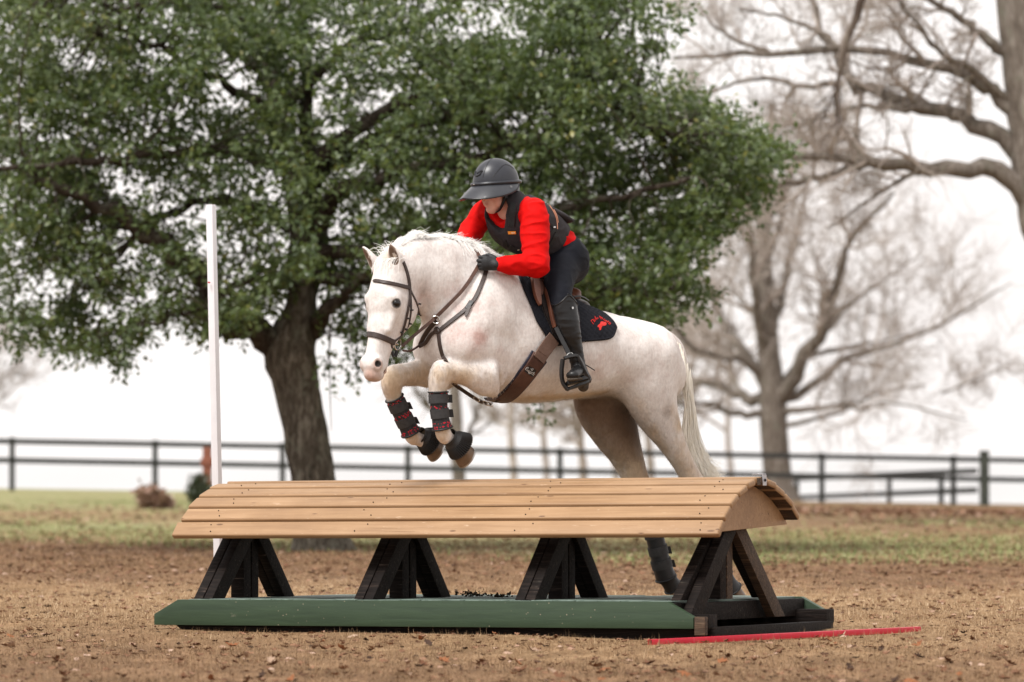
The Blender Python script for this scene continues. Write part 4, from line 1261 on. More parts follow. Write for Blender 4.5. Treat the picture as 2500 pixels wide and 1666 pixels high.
def ribbon(mb, pts, nrm, width, thick, widths=None, round_=False):
    """strap: swept flat section lying on a surface with the given normals"""
    P = np.array([tuple(p) for p in pts], float); N = np.array([tuple(n) for n in nrm], float)
    T = np.gradient(P, axis=0); T /= np.linalg.norm(T, axis=1)[:, None] + 1e-12
    N = N - T * np.einsum('ij,ij->i', N, T)[:, None]; N /= np.linalg.norm(N, axis=1)[:, None] + 1e-12
    W = np.cross(T, N)
    w = np.broadcast_to(np.array(width if widths is None else widths, float), (len(P),))[:, None] / 2
    c = min(0.3 * thick, 0.3 * float(w.min()))
    sec = [(-1, 0, 0, 0), (-1, 0, c, 1), (-1, c, 0, 2), (1, c, 0, 2), (1, 0, c, 1), (1, 0, 0, 0)]
    rings = [P - W * w, P - W * w + N * (thick - c), P - W * (w - c) + N * thick, P + W * (w - c) + N * thick, P + W * w + N * (thick - c), P + W * w]
    V = np.stack(rings, 1).reshape(-1, 3)
    n = len(P); F = []
    for i in range(n - 1):
        for j in range(6):
            k = (j + 1) % 6
            F.append((i * 6 + j, i * 6 + k, (i + 1) * 6 + k, (i + 1) * 6 + j))
    F.append(tuple(range(6))[::-1]); F.append(tuple((n - 1) * 6 + j for j in range(6)))
    mb.add(V, F)
# ------------------------------------------------------------------ the horse
PSI = R(40)
HF = Vector((-math.cos(PSI), -math.sin(PSI), 0))      # heading: left and towards the camera
HS = Vector((math.sin(PSI), -math.cos(PSI), 0))       # the horse's near side
HZ = Vector((0, 0, 1))
HO = at(1290, 900, 0.2); HO.z = 0.0
def hp(px, py, l=0.0):
    """point on the photo's sight line in the plane l metres to the near side of the horse's middle"""
    d = ray(px, py)
    t = (l - (CAM_POS - HO).dot(HS)) / d.dot(HS)
    return CAM_POS + d * t
HEAD_YAW = R(52)
HN = Vector((-math.cos(HEAD_YAW), -math.sin(HEAD_YAW), 0))
HHS = Vector((math.sin(HEAD_YAW), -math.cos(HEAD_YAW), 0))
POLL = hp(955, 652, 0.0)
def hd(s, t, z):
    return POLL + HHS * s + HN * t + HZ * z

EARS = []
def horse_body():
    B = Body()
    # trunk
    B.loft([(hp(1110, 828), .195, .21), (hp(1180, 806), .245, .345), (hp(1262, 835), .285, .352), (hp(1345, 851), .305, .315), (hp(1420, 861), .295, .268),
            (hp(1490, 868), .28, .245), (hp(1550, 884), .27, .235), (hp(1598, 915), .19, .19)], HS, k=.05, n=40)
    # withers ridge
    B.loft([(hp(1140, 668), .05, .06), (hp(1200, 672), .06, .07), (hp(1260, 702), .07, .06)], HS, k=.12)
    # neck
    B.loft([(hp(1165, 752), .185, .29), (hp(1115, 712), .14, .262), (hp(1062, 688), .115, .228), (hp(1010, 672), .098, .175), (hp(968, 668), .085, .12)], HS, k=.10, n=24)
    # crest
    B.loft([(hp(960, 632), .035, .05), (hp(1010, 606), .04, .05), (hp(1070, 606), .045, .05), (hp(1140, 630), .05, .06)], HS, k=.08)
    # shoulders, points of shoulder and breast
    for l in (1, -1):
        B.loft([(hp(1185 + 0, 700, 0) + HS * .12 * l, .07, .12), (hp(1140, 780) + HS * .17 * l, .085, .14), (hp(1100, 848) + HS * .15 * l, .09, .10)], HS, k=.10)
        B.loft([(hp(1100, 850) + HS * .15 * l, .085, .10), (hp(1150, 868) + HS * .165 * l, .08, .11), (hp(1180, 895) + HS * .16 * l, .07, .10)], HS, k=.06)
        B.ell(hp(1080, 852) + HS * .10 * l, (HF, HS, HZ), (.07, .10, .10), k=.07)
    # head: boxy section, deep jaw, tapering to the muzzle
    B.loft([(hd(0, -.01, .03), .065, .07), (hd(0, .0, -.06), .09, .105), (hd(0, .005, -.14), .102, .132), (hd(0, .0, -.21), .103, .142), (hd(0, .018, -.29), .084, .132), (hd(0, .055, -.36), .068, .108),
            (hd(0, .092, -.43), .057, .086), (hd(0, .12, -.50), .054, .075), (hd(0, .138, -.56), .060, .068), (hd(0, .143, -.598), .050, .052)], HHS, k=.04, n=48, p=2.5)
    # join of head and neck
    B.loft([(hd(0, -.02, -.05), .075, .09), (hp(995, 672), .085, .14)], HS, k=.07)
    for s in (1, -1):
        B.ell(hd(.058 * s, -.05, -.235), (HHS, HN, HZ), (.045, .095, .105), k=.045)       # jowl
        B.ell(hd(.087 * s, .075, -.178), (HHS, HN, HZ), (.030, .042, .030), k=.035)      # brow over the eye
        B.ell(hd(.094 * s, .072, -.213), (HHS, HN, HZ), (.029, .036, .030), k=.02)        # eyelids
        B.ell(hd(.118 * s, .096, -.209), (HHS, HN, HZ), (.020, .027, .0165), k=.006, op='sub')
        B.loft([(hd(.078 * s, .070, -.25), .018, .014), (hd(.066 * s, .108, -.36), .016, .012)], HHS, k=.05)  # facial crest
        B.ell(hd(.050 * s, .183, -.550), (HHS, HN, HZ), (.024, .028, .036), k=.03)       # nostril flare
        B.ell(hd(.064 * s, .194, -.552), (HHS * .8 + HN * .6, HHS * -.6 * s + HN * .8, HZ), (.016, .017, .029), k=.008, op='sub')
    B.ell(hd(0, .168, -.610), (HHS, HN, HZ), (.036, .028, .027), k=.03)                   # upper lip
    B.ell(hd(0, .090, -.590), (HHS, HN, HZ), (.033, .036, .025), k=.012)                   # lower lip and chin
    B.loft([(hd(.06, .085, -.575), .006, .006), (hd(.03, .125, -.603), .007, .007), (hd(0, .13, -.622), .008, .008), (hd(-.03, .125, -.603), .007, .007), (hd(-.06, .085, -.575), .007, .007)], HZ, k=.008, op='sub')
    # ears with a hollow in front
    for sg in (-1, 1):
        b3 = hd(.068 * sg, .045, .0) if sg < 0 else hd(.066, .01, .005)
        t3 = b3 + HZ * .135 + HN * .07 + (HHS * -.062 if sg < 0 else HHS * -.012)
        d = (t3 - b3).normalized()
        fac = (HN * .95 + HHS * (.1 if sg > 0 else -.55)).normalized(); fac = (fac - d * fac.dot(d)).normalized()
        sd_ = d.cross(fac)
        B.loft([(b3, .034, .034), (b3 + d * .05, .040, .030), (b3 + d * .10, .029, .021), (b3 + d * .138, .008, .007)], sd_, k=.022)
        q = fac * .022
        B.loft([(b3 + q + d * .022, .012, .012), (b3 + q * 1.15 + d * .058, .030, .024), (b3 + q * .8 + d * .10, .018, .013), (b3 + q * .6 + d * .128, .003, .003)], sd_, k=.006, op='sub')
        EARS.append((b3 + q * .7 + d * .035, b3 + q * .6 + d * .112, b3, fac))
    # fore legs, folded
    def foreleg(l, fa, kn, ca):
        B.loft([(hp(x, y, l2), a, b) for x, y, l2, a, b in fa], HS, k=.022, n=24)
        B.loft([(hp(x, y, l2), a, b) for x, y, l2, a, b in kn], HS, k=.03, n=14)
        B.loft([(hp(x, y, l2), a, b) for x, y, l2, a, b in ca], HS, k=.02, n=18)
    foreleg(.15, [(1216, 926, .19, .050, .070), (1192, 921, .20, .078, .110), (1162, 914, .19, .070, .094), (1135, 909, .17, .06, .077), (1100, 906, .145, .052, .062), (1080, 908, .135, .054, .06)],
            [(1078, 902, .13, .052, .056), (1072, 922, .13, .054, .062), (1070, 948, .13, .048, .054), (1070, 970, .13, .040, .042)],
            [(1070, 965, .13, .040, .042), (1072, 1000, .13, .035, .037), (1076, 1034, .13, .037, .040), (1084, 1062, .13, .043, .047), (1099, 1074, .13, .036, .038), (1118, 1086, .13, .044, .048)])
    foreleg(-.14, [(1085, 905, -.14, .085, .11), (1045, 910, -.14, .072, .09), (1008, 913, -.14, .058, .07), (975, 917, -.14, .052, .062), (962, 922, -.14, .053, .06)],
            [(962, 918, -.14, .052, .058), (956, 935, -.14, .053, .062), (960, 960, -.14, .046, .052), (967, 982, -.14, .039, .042)],
            [(966, 978, -.14, .039, .042), (980, 1010, -.14, .035, .037), (995, 1042, -.14, .037, .039), (1008, 1066, -.14, .042, .047), (1024, 1074, -.14, .036, .037), (1046, 1082, -.14, .043, .046)])
    B.ell(hp(1206, 942, .20), (HF, HS, HZ), (.05, .05, .07), k=.03)
    # hind legs
    B.loft([(hp(1548, 866, .13), .14, .21), (hp(1578, 935, .15), .14, .20), (hp(1603, 1005, .15), .105, .15), (hp(1640, 1080, .145), .07, .088), (hp(1673, 1140, .135), .053, .068),
            (hp(1699, 1197, .13), .050, .072), (hp(1716, 1250, .13), .039, .050), (hp(1736, 1318, .13), .035, .042), (hp(1756, 1388, .13), .043, .050), (hp(1772, 1418, .13), .036, .040), (hp(1790, 1444, .13), .045, .05)], HS, k=.07, n=50)
    B.loft([(hp(1462, 900, -.14), .14, .20), (hp(1478, 985, -.15), .13, .21), (hp(1502, 1050, -.15), .10, .165), (hp(1528, 1108, -.145), .078, .115), (hp(1552, 1168, -.135), .062, .086),
            (hp(1577, 1228, -.13), .052, .078), (hp(1590, 1275, -.13), .040, .052), (hp(1605, 1335, -.13), .035, .043), (hp(1620, 1396, -.13), .044, .052), (hp(1636, 1426, -.13), .037, .041), (hp(1655, 1448, -.13), .045, .05)], HS, k=.06, n=50)
    for c in ((1702, 1180, .13), (1588, 1212, -.13)):
        B.ell(hp(*c), (HF, HS, HZ), (.03, .025, .045), k=.04)      # point of hock
    # buttocks and dock
    B.ell(hp(1590, 880, .10), (HF, HS, HZ), (.16, .15, .17), k=.12)
    B.ell(hp(1560, 880, -.12), (HF, HS, HZ), (.16, .14, .17), k=.12)
    B.loft([(hp(1610, 812), .045, .045), (hp(1650, 850), .04, .04), (hp(1668, 900), .033, .033), (hp(1676, 960), .02, .02)], HS, k=.05)
    # girth groove behind the elbow and hollow of the flank
    B.loft([(hp(1248, 862, .30), .025, .03), (hp(1236, 910, .275), .03, .035), (hp(1222, 960, .2), .02, .02)], HS, k=.06, op='sub')
    B.ell(hp(1512, 905, .335), (HF, HS, HZ), (.045, .03, .10), k=.08, op='sub')
    return B

def mat_coat():
    m = Nodes('white_coat')
    g = m.geo((1, 1, 1))
    f1 = m.noise(g, 4.0, 5, 0.6)
    f2 = m.noise(g, 16, 5, 0.65)
    white = m.ramp(m.math('ADD', m.math('MULTIPLY', f1, 0.6), m.math('MULTIPLY', f2, 0.4)), [(0.35, (0.60, 0.535, 0.505)), (0.55, (0.70, 0.66, 0.635)), (0.7, (0.76, 0.735, 0.715))])
    col = white
    fh = m.noise(m.geo((1.0, 1.0, 0.45)), 75, 4, 0.6)
    def layer(col, attr, c, strength, nz=f2, lo=0.25, hi=0.6):
        a = m.attr(attr).outputs['Fac']
        k = m.ramp(m.math('ADD', a, m.math('MULTIPLY', m.math('SUBTRACT', nz, 0.5), 1.3)), [(lo, 0.0), (hi, 1.0)])
        k = m.math('MULTIPLY', k, m.math('MULTIPLY', a, strength))
        return m.mix(k, col, c)
    col = layer(col, 'pink', (0.42, 0.25, 0.215), 1.0, nz=m.noise(m.geo((14, 14, 14)), 1.0, 6, 0.75), lo=0.35, hi=0.85)
    col = layer(col, 'stain', (0.50, 0.345, 0.185), 0.72, nz=m.noise(m.geo((11, 11, 6)), 1.0, 6, 0.7), lo=0.5, hi=1.0)
    col = layer(col, 'dirt_and_brown', (0.15, 0.092, 0.06), 0.95)
    col = layer(col, 'muzzle', (0.42, 0.25, 0.19), 0.85, lo=0.2, hi=0.45)
    col = layer(col, 'dark', (0.010, 0.007, 0.006), 1.0, lo=0.3, hi=0.5)
    col = m.mix(1.0, col, m.ramp(fh, [(0.32, 0.88), (0.5, 0.98), (0.66, 1.06)]), 'MULTIPLY')
    nb = m.math('ADD', m.math('MULTIPLY', f2, 1.0), m.math('MULTIPLY', fh, 0.55))
    mat = m.fin(col, 0.62, m.bump(nb, 0.55, 0.008), 0.3)
    m.set(m.b.inputs['Subsurface Weight'], 0.0)
    return mat

def build_horse():
    global H_BVH, H_V, H_Q, H_ROOT
    B = horse_body()
    V, Q = B.mesh(0.0075, HO, (HF, HS, HZ), smooth=2)
    E1 = V[Q[:, 1]] - V[Q[:, 0]]; E2 = V[Q[:, 2]] - V[Q[:, 0]]
    fn = np.cross(E1, E2); n = np.zeros_like(V)
    for j in range(4):
        for i in range(3): n[:, i] += np.bincount(Q[:, j], fn[:, i], len(V))
    n /= np.linalg.norm(n, axis=1)[:, None] + 1e-12
    # low relief of muscle under the skin, fading out on head and lower legs
    big = np.clip((V[:, 2] - 1.25) / .1, 0, 1) * np.clip((np.linalg.norm(V - np.array(tuple(hd(0, 0, -.25))), axis=1) - .33) / .1, 0, 1)
    d = np.array([mnoise.noise(Vector((p[0] * 5.5, p[1] * 5.5, p[2] * 4.0))) + .5 * mnoise.noise(Vector((p[0] * 12 + 3, p[1] * 12, p[2] * 9))) for p in V])
    V = V + n * (.0105 * d * big)[:, None]
    H_V, H_Q = V, Q
    H_BVH = bvh_of(V, Q)
    base = HO.copy()
    root = empty('horse', base, 'white horse in mid-jump over the tan rounded jump, forelegs folded', 'horse')
    H_ROOT = root
    M_COAT = mat_coat()
    o = part_np('body', V, Q, M_COAT, root)
    me = o.data
    def seg(p, q, r, soft=1.5):
        p = np.array(tuple(p)); q = np.array(tuple(q)); d = q - p
        t = np.clip(((V - p) @ d) / (d @ d), 0, 1)
        dd = np.linalg.norm(V - (p + t[:, None] * d), axis=1) / r
        return np.clip((1 + soft * .5 - dd) / soft, 0, 1)
    mx = np.maximum
    # coat patches: thin pink skin, yellowed legs, dirt under belly, brown far thigh
    near = ((V - np.array(tuple(HO))) @ np.array(tuple(HS)))
    pink = mx.reduce([.8 * spot(V, hp(1165, 828, .24), .11, 1.4), .7 * spot(V, hp(1115, 805, .2), .13, 1.4), .5 * spot(V, hp(1060, 800, .1), .12), .45 * spot(V, hp(1235, 880, .28), .13), .4 * spot(V, hp(1210, 700, .16), .08),
                      .4 * spot(V, hp(1300, 900, .32), .18), .6 * spot(V, hp(1130, 740, .16), .18), .6 * spot(V, hp(1045, 735, .12), .12), .5 * spot(V, hp(1290, 930, .3), .12), .5 * spot(V, hp(1480, 900, .32), .16), .5 * spot(V, hp(1180, 760, .2), .14), .45 * spot(V, hp(1540, 930, .3), .14), .4 * spot(V, hp(1060, 700, .12), .14), .35 * spot(V, hp(1620, 900, .26), .12)])
    stain = mx.reduce([seg(hp(1200, 925, .2), hp(1075, 920, .17), .10), seg(hp(1075, 920, .15), hp(1080, 1060, .15), .09), seg(hp(1080, 905, -.1), hp(957, 925, -.1), .11), seg(hp(957, 930, -.1), hp(1010, 1066, -.1), .09),
                       seg(hp(1215, 985, .1), hp(1480, 968, .15), .075), .9 * seg(hp(1625, 1000, .2), hp(1655, 1040, .2), .10), seg(hp(1640, 1080, .14), hp(1710, 1220, .13), .12), .8 * seg(hp(1555, 985, .25), hp(1625, 1110, .16), .075),
                       seg(hp(1460, 1010, -.05), hp(1560, 1170, -.1), .2), seg(hp(1560, 1170, -.13), hp(1620, 1400, -.13), .12), seg(hp(1716, 1250, .13), hp(1756, 1400, .13), .12),
                       .8 * spot(V, hd(.03, .03, .045), .07), .35 * spot(V, hd(.08, .08, -.34), .08), .3 * spot(V, hp(1040, 720, .1), .15)])
    dirt_and_brown = mx.reduce([.75 * seg(hp(1262, 948, .26), hp(1215, 985, .12), .028), 1.0 * seg(hp(1420, 975, -.10), hp(1530, 1040, -.08), .24), .5 * spot(V, hp(1632, 1005, .26), .06), .35 * seg(hp(1480, 1030, -.07), hp(1530, 1110, -.08), .1),  # belly dirt, plus dark brown over the far thigh and behind the jaw
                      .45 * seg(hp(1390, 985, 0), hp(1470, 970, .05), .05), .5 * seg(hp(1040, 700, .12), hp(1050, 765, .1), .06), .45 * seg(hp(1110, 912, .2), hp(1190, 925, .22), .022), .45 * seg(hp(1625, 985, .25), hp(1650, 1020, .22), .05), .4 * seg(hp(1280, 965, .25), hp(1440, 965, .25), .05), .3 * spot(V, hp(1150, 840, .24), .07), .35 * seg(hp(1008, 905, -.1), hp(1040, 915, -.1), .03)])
    muz = mx.reduce([spot(V, hd(.01, .18, -.615), .052, .9), spot(V, hd(0, .10, -.61), .055, .8), .9 * spot(V, hd(.055, .185, -.555), .032, .8), .9 * spot(V, hd(-.055, .185, -.555), .032, .8)])
    dk = [spot(V, hd(.108 * s, .085, -.211), .029, .45) for s in (1, -1)] + [spot(V, hd(.062 * s, .190, -.552), .020, .3) for s in (1, -1)]
    ear = mx.reduce([seg(a, b, .027, .4) * (((V - np.array(tuple(c))) @ np.array(tuple(f))) > .004) for a, b, c, f in EARS])  # ear hollows, coloured with the same dark brown
    mouth = mx(seg(hd(.058, .085, -.576), hd(.03, .125, -.606), .007, .8), seg(hd(.03, .125, -.606), hd(0, .13, -.622), .007, .8))
    vcol(me, 'pink', pink); vcol(me, 'stain', stain); vcol(me, 'dirt_and_brown', mx(dirt_and_brown, 1.0 * ear)); vcol(me, 'muzzle', muz); vcol(me, 'dark', mx(mx.reduce(dk), 1.0 * mouth))
    # eyes
    M_EYE = Nodes('dark_eye').fin((0.006, 0.004, 0.0035), 0.05, spec=0.5)
    for s in (1, -1):
        mb = MB(); c = hd(.0985 * s, .077, -.210)
        bm = bmesh.new(); bmesh.ops.create_uvsphere(bm, u_segments=20, v_segments=14, radius=.0262)
        vv = [tuple(c + v.co) for v in bm.verts]; ff = [tuple(v.index for v in f.verts) for f in bm.faces]; bm.free()
        mb.add(vv, ff); mb.build('eye', M_EYE, root, smooth=True)
    build_hooves(root)
    build_hair(root)

def frame_from(d, ref):
    d = d.normalized(); a = (ref - d * ref.dot(d)).normalized()
    return d, a, d.cross(a)

def sweep_ring(mb, C, d, a, b, rings, n=40, cap0=True, cap1=True, wav=None):
    """rings: (offset along d, radius along a, radius along b, shift along a)"""
    V = []; ang = np.arange(n) * 2 * math.pi / n
    for ri, (o, ra, rb, sh) in enumerate(rings):
        m = 1 + (wav[ri] * np.cos(ang * (n / 2)) if wav else 0 * ang)
        for t, mm in zip(ang, m): V.append(tuple(C + d * o + a * (sh + ra * mm * math.cos(t)) + b * (rb * mm * math.sin(t))))
    F = []
    for i in range(len(rings) - 1):
        for j in range(n):
            k = (j + 1) % n
            F.append((i * n + j, i * n + k, (i + 1) * n + k, (i + 1) * n + j))
    if cap0: F.append(tuple(range(n))[::-1])
    if cap1: F.append(tuple((len(rings) - 1) * n + j for j in range(n)))
    mb.add(V, F)

def build_hooves(root):
    M_HOOF = simple('brown_hoof_horn', (0.20, 0.125, 0.075), (0.06, 0.038, 0.024), 14, 0.4, 0.2, 50, stretch=(1, 1, 1))
    M_SHOE = simple('worn_steel_shoe', (0.5, 0.48, 0.46), (0.3, 0.29, 0.28), 20, 0.35, Metallic=0.9)
    M_RUB = simple('black_ribbed_rubber', (0.024, 0.024, 0.025), (0.013, 0.013, 0.014), 20, 0.55, 0.3, 80)
    M_BOOT = None
    def hoof(cor, sole, toe, bell=None):
        """cor: coronet centre, sole: sole centre, toe: direction of the toe within the sole"""
        d, a, b = frame_from(sole - cor, toe)
        L = (sole - cor).length
        mb = MB()
        sweep_ring(mb, cor, d, a, b, [(-.012, .046, .046, -.004), (0, .050, .049, 0), (L * .5, .059, .055, .010), (L, .068, .062, .020)], 28)
        h = mb.build('hoof', M_HOOF, root, smooth=True)
        mb = MB()
        n = 28; ang = np.linspace(-2.3, 2.3, n); V = []
        for t in ang:
            for rr, oo in ((.068, L), (.070, L + .009), (.050, L + .009), (.048, L)):
                V.append(tuple(cor + d * (oo + .0005) + a * (.020 + rr * math.cos(t)) + b * (rr * .91 * math.sin(t))))
        F = []
        for i in range(n - 1):
            for j in range(4):
                k = (j + 1) % 4; F.append((i * 4 + j, i * 4 + k, i * 4 + 4 + k, i * 4 + 4 + j))
        F += [(0, 1, 2, 3), tuple((n - 1) * 4 + j for j in (3, 2, 1, 0))]
        mb.add(V, F); mb.build('horseshoe', M_SHOE, h, smooth=True)
        return d, a, b
    def bell(c0, c1, r0, r1, toe):
        d, a, b = frame_from(c1 - c0, toe); L = (c1 - c0).length
        mb = MB()
        n = 84
        rg = [(-.012, r0 * 1.10, r0 * 1.10, 0), (0, r0 * 1.12, r0 * 1.12, 0), (.006, r0, r0, 0), (L * .30, r0 + (r1 - r0) * .30, r0 + (r1 - r0) * .30, 0), (L * .34, r0 + (r1 - r0) * .38, r0 + (r1 - r0) * .38, 0), (L * .98, r1, r1, 0),
              (L, r1 * .985, r1 * .985, 0), (L * .97, r1 * .93, r1 * .93, 0), (L * .35, r0 + (r1 - r0) * .2, r0 + (r1 - r0) * .2, 0)]
        sweep_ring(mb, c0, d, a, b, rg, n, False, False, [0, 0, 0, 0, .055, .05, .05, .01, 0])
        o = mb.build('bell_boot', M_RUB, root, smooth=True)
    # near fore, far fore: soles face backwards, toes down
    dn = Vector((-0.25, -0.1, -1)).normalized()
    hoof(hp(1114, 1088, .13), hp(1141, 1109, .13), dn)
    bell(hp(1098, 1069, .13), hp(1126, 1091, .13), .047, .088, dn)
    hoof(hp(1044, 1079, -.14), hp(1066, 1092, -.14), dn)
    bell(hp(1026, 1065, -.14), hp(1052, 1079, -.14), .046, .086, dn)
    # hind: toes pointing down and back after pushing off
    hoof(hp(1655, 1446, -.13), hp(1672, 1470, -.13), Vector((-.5, -.4, -.8)))
    hoof(hp(1790, 1444, .13), hp(1807, 1468, .13), Vector((-.5, -.4, -.8)))
    # leg boots: fabric sleeves following the cannon
    def fabric():
        m = Nodes('black_red_boot_fabric')
        g = m.geo((1, 1, 1))
        base = m.ramp(m.noise(g, 120, 3), [(0.3, (0.016, 0.016, 0.018)), (0.7, (0.040, 0.040, 0.043))])
        red = m.attr('red').outputs['Fac']
        cell = m.n('ShaderNodeTexVoronoi', {'Vector': m.geo((60, 60, 95)), 'Scale': 1.0}, distance='MANHATTAN').outputs['Distance']
        k = m.math('MULTIPLY', m.ramp(cell, [(0.5, 1.0), (0.6, 0.0)]), red)
        return m.fin(m.mix(m.ramp(k, [(0.35, 0.0), (0.5, 1.0)]), base, (0.5, 0.012, 0.03)), 0.75, m.bump(m.noise(g, 200, 2), 0.4, 0.002), 0.25)
    MF = fabric()
    M_TRIM = simple('black_boot_binding', (0.012, 0.012, 0.013), None, 30, 0.6)
    M_STRAP = simple('charcoal_strap', (0.045, 0.044, 0.046), (0.03, 0.03, 0.031), 40, 0.8, 0.3, 150)
    def boot(rows, name, label, flat=1.0, matm=None, straps=(0.22, 0.58), redb=((0.03, 0.20), (0.36, 0.60), (0.76, 0.98))):
        A = crom(np.array([[*tuple(p), r] for p, r in rows], float), 26)
        P = A[:, :3]; rr = A[:, 3]
        n = 28; V = []; red = []; ang = np.arange(n) * 2 * math.pi / n
        T = np.gradient(P, axis=0); T /= np.linalg.norm(T, axis=1)[:, None]
        S = np.array(tuple(HS)); F_ = []
        fr = []
        for i in range(26):
            s = S - T[i] * (S @ T[i]); s /= np.linalg.norm(s); u = np.cross(T[i], s); fr.append((s, u))
            t = i / 25
            for a in ang:
                # lower edge dips at the back of the fetlock, upper edge notched at the knee
                V.append(P[i] + rr[i] * (s * math.cos(a) + u * math.sin(a)))
                red.append(1.0 if any(b0 < t < b1 for b0, b1 in redb) else 0.0)
        for i in range(25):
            for j in range(n):
                k = (j + 1) % n; F_.append((i * n + j, i * n + k, i * n + n + k, i * n + n + j))
        V = np.array(V)
        o = part_np(name, V, np.array(F_), matm or MF, root, label=label)
        vcol(o.data, 'red', red)
        sm = o.modifiers.new('thick', 'SOLIDIFY'); sm.thickness = 0.006; sm.offset = -1
        # bindings at both ends
        for i in (0, 25):
            s, u = fr[i]; mb = MB()
            mb.tube([tuple(P[i] + (rr[i] + .001) * (s * math.cos(a) + u * math.sin(a))) for a in np.linspace(0, 2 * math.pi, 33)], .006, 6, caps=False)
            mb.build('binding', M_TRIM, o, smooth=True)
        for f in straps:
            i0 = int(f * 25); mb = MB(); hh = 0.026
            Pc, Tc = P[i0], T[i0]; s, u = fr[i0]; r_ = rr[i0] + .0015
            V2 = []; F2 = []
            for q in (-hh, hh):
                for ex in (0, .004):
                    for a in ang: V2.append(Pc + Tc * q + (r_ + ex) * (s * math.cos(a) + u * math.sin(a)))
            def rg(a_, b_):
                for j in range(n):
                    k = (j + 1) % n; F2.append((a_ * n + j, a_ * n + k, b_ * n + k, b_ * n + j))
            rg(0, 1); rg(1, 3); rg(3, 2)
            mb.add(V2, F2); mb.build('strap', M_STRAP, o, smooth=True)
            # loose strap end sticking out at the back
            e = Pc - np.array(tuple(HF)) * (r_ + .0)
            tabv = -np.array(tuple(HF)) * .8 + S * .25
            mb = MB(); mb.box(e + tabv * .018, (.05, .006, .046), (tabv / np.linalg.norm(tabv), np.cross(Tc, tabv / np.linalg.norm(tabv)), Tc))
            mb.build('strap_tab', M_TRIM, o)
        return o
    boot([(hp(1070, 958, .13), .054), (hp(1071, 985, .13), .050), (hp(1075, 1020, .13), .049), (hp(1080, 1046, .13), .056)], 'tendon_boot', 'black near foreleg boot with red print')
    boot([(hp(963, 972, -.14), .052), (hp(977, 1003, -.14), .050), (hp(993, 1036, -.14), .050), (hp(1003, 1056, -.14), .056)], 'tendon_boot', 'black far foreleg boot with red print')
    M_HB = simple('black_hind_boot', (0.026, 0.025, 0.028), (0.014, 0.014, 0.015), 12, 0.5, 0.5, 30)
    boot([(hp(1588, 1268, -.13), .060), (hp(1602, 1325, -.13), .054), (hp(1616, 1380, -.13), .058), (hp(1626, 1412, -.13), .062)], 'tendon_boot', 'black far hind leg boot', matm=M_HB, straps=(0.2, 0.45, 0.66), redb=())
    boot([(hp(1714, 1243, .13), .058), (hp(1734, 1312, .13), .052), (hp(1752, 1372, .13), .056), (hp(1764, 1404, .13), .060)], 'tendon_boot', 'black near hind leg boot', matm=M_HB, straps=(0.2, 0.45, 0.66), redb=())
    boot([(hp(1628, 1410, -.13), .054), (hp(1637, 1424, -.13), .052), (hp(1644, 1434, -.13), .057)], 'bell_boot', 'black hind pastern boot', matm=M_RUB, straps=(), redb=())
    boot([(hp(1764, 1402, .13), .054), (hp(1776, 1424, .13), .054), (hp(1786, 1440, .13), .062)], 'bell_boot', 'black hind pastern boot', matm=M_RUB, straps=(), redb=())

def hair_strands(strands, w0, w1=0.0006):
    """strands: list of point lists -> flat tapered ribbons facing loosely about"""
    V, F, k = [], [], 0
    for pts in strands:
        P = np.array([tuple(p) for p in pts], float); n = len(P)
        T = np.gradient(P, axis=0); T /= np.linalg.norm(T, axis=1)[:, None] + 1e-9
        rv = np.array([0.1, -1.0, 0.1]) + rng.normal(0, .55, 3)
        W = np.cross(T, rv); W /= np.linalg.norm(W, axis=1)[:, None] + 1e-9
        w = (w0 + (w1 - w0) * np.linspace(0, 1, n) ** 1.5)[:, None]
        V.append(np.stack([P - W * w, P + W * w], 1).reshape(-1, 3))
        i = np.arange(n - 1) * 2 + k
        F.append(np.stack([i, i + 1, i + 3, i + 2], 1)); k += 2 * n
    return np.vstack(V), np.vstack(F)

def hair_obj(name, V, F, mat, root, face):
    # strands shade like a lock of hair: smooth normals over the lock, every ribbon turned towards them
    face = np.array(face, float); face /= np.linalg.norm(face)
    g = np.cross(V[F[:, 1]] - V[F[:, 0]], V[F[:, 3]] - V[F[:, 0]])
    flip = g @ face < 0
    F = F.copy(); F[flip] = F[flip][:, ::-1]
    o = part_np(name, V, F, mat, root)
    n = face + rng.normal(0, .2, (len(V), 3)); n /= np.linalg.norm(n, axis=1)[:, None]
    o.data.normals_split_custom_set_from_vertices(n.tolist())
    return o

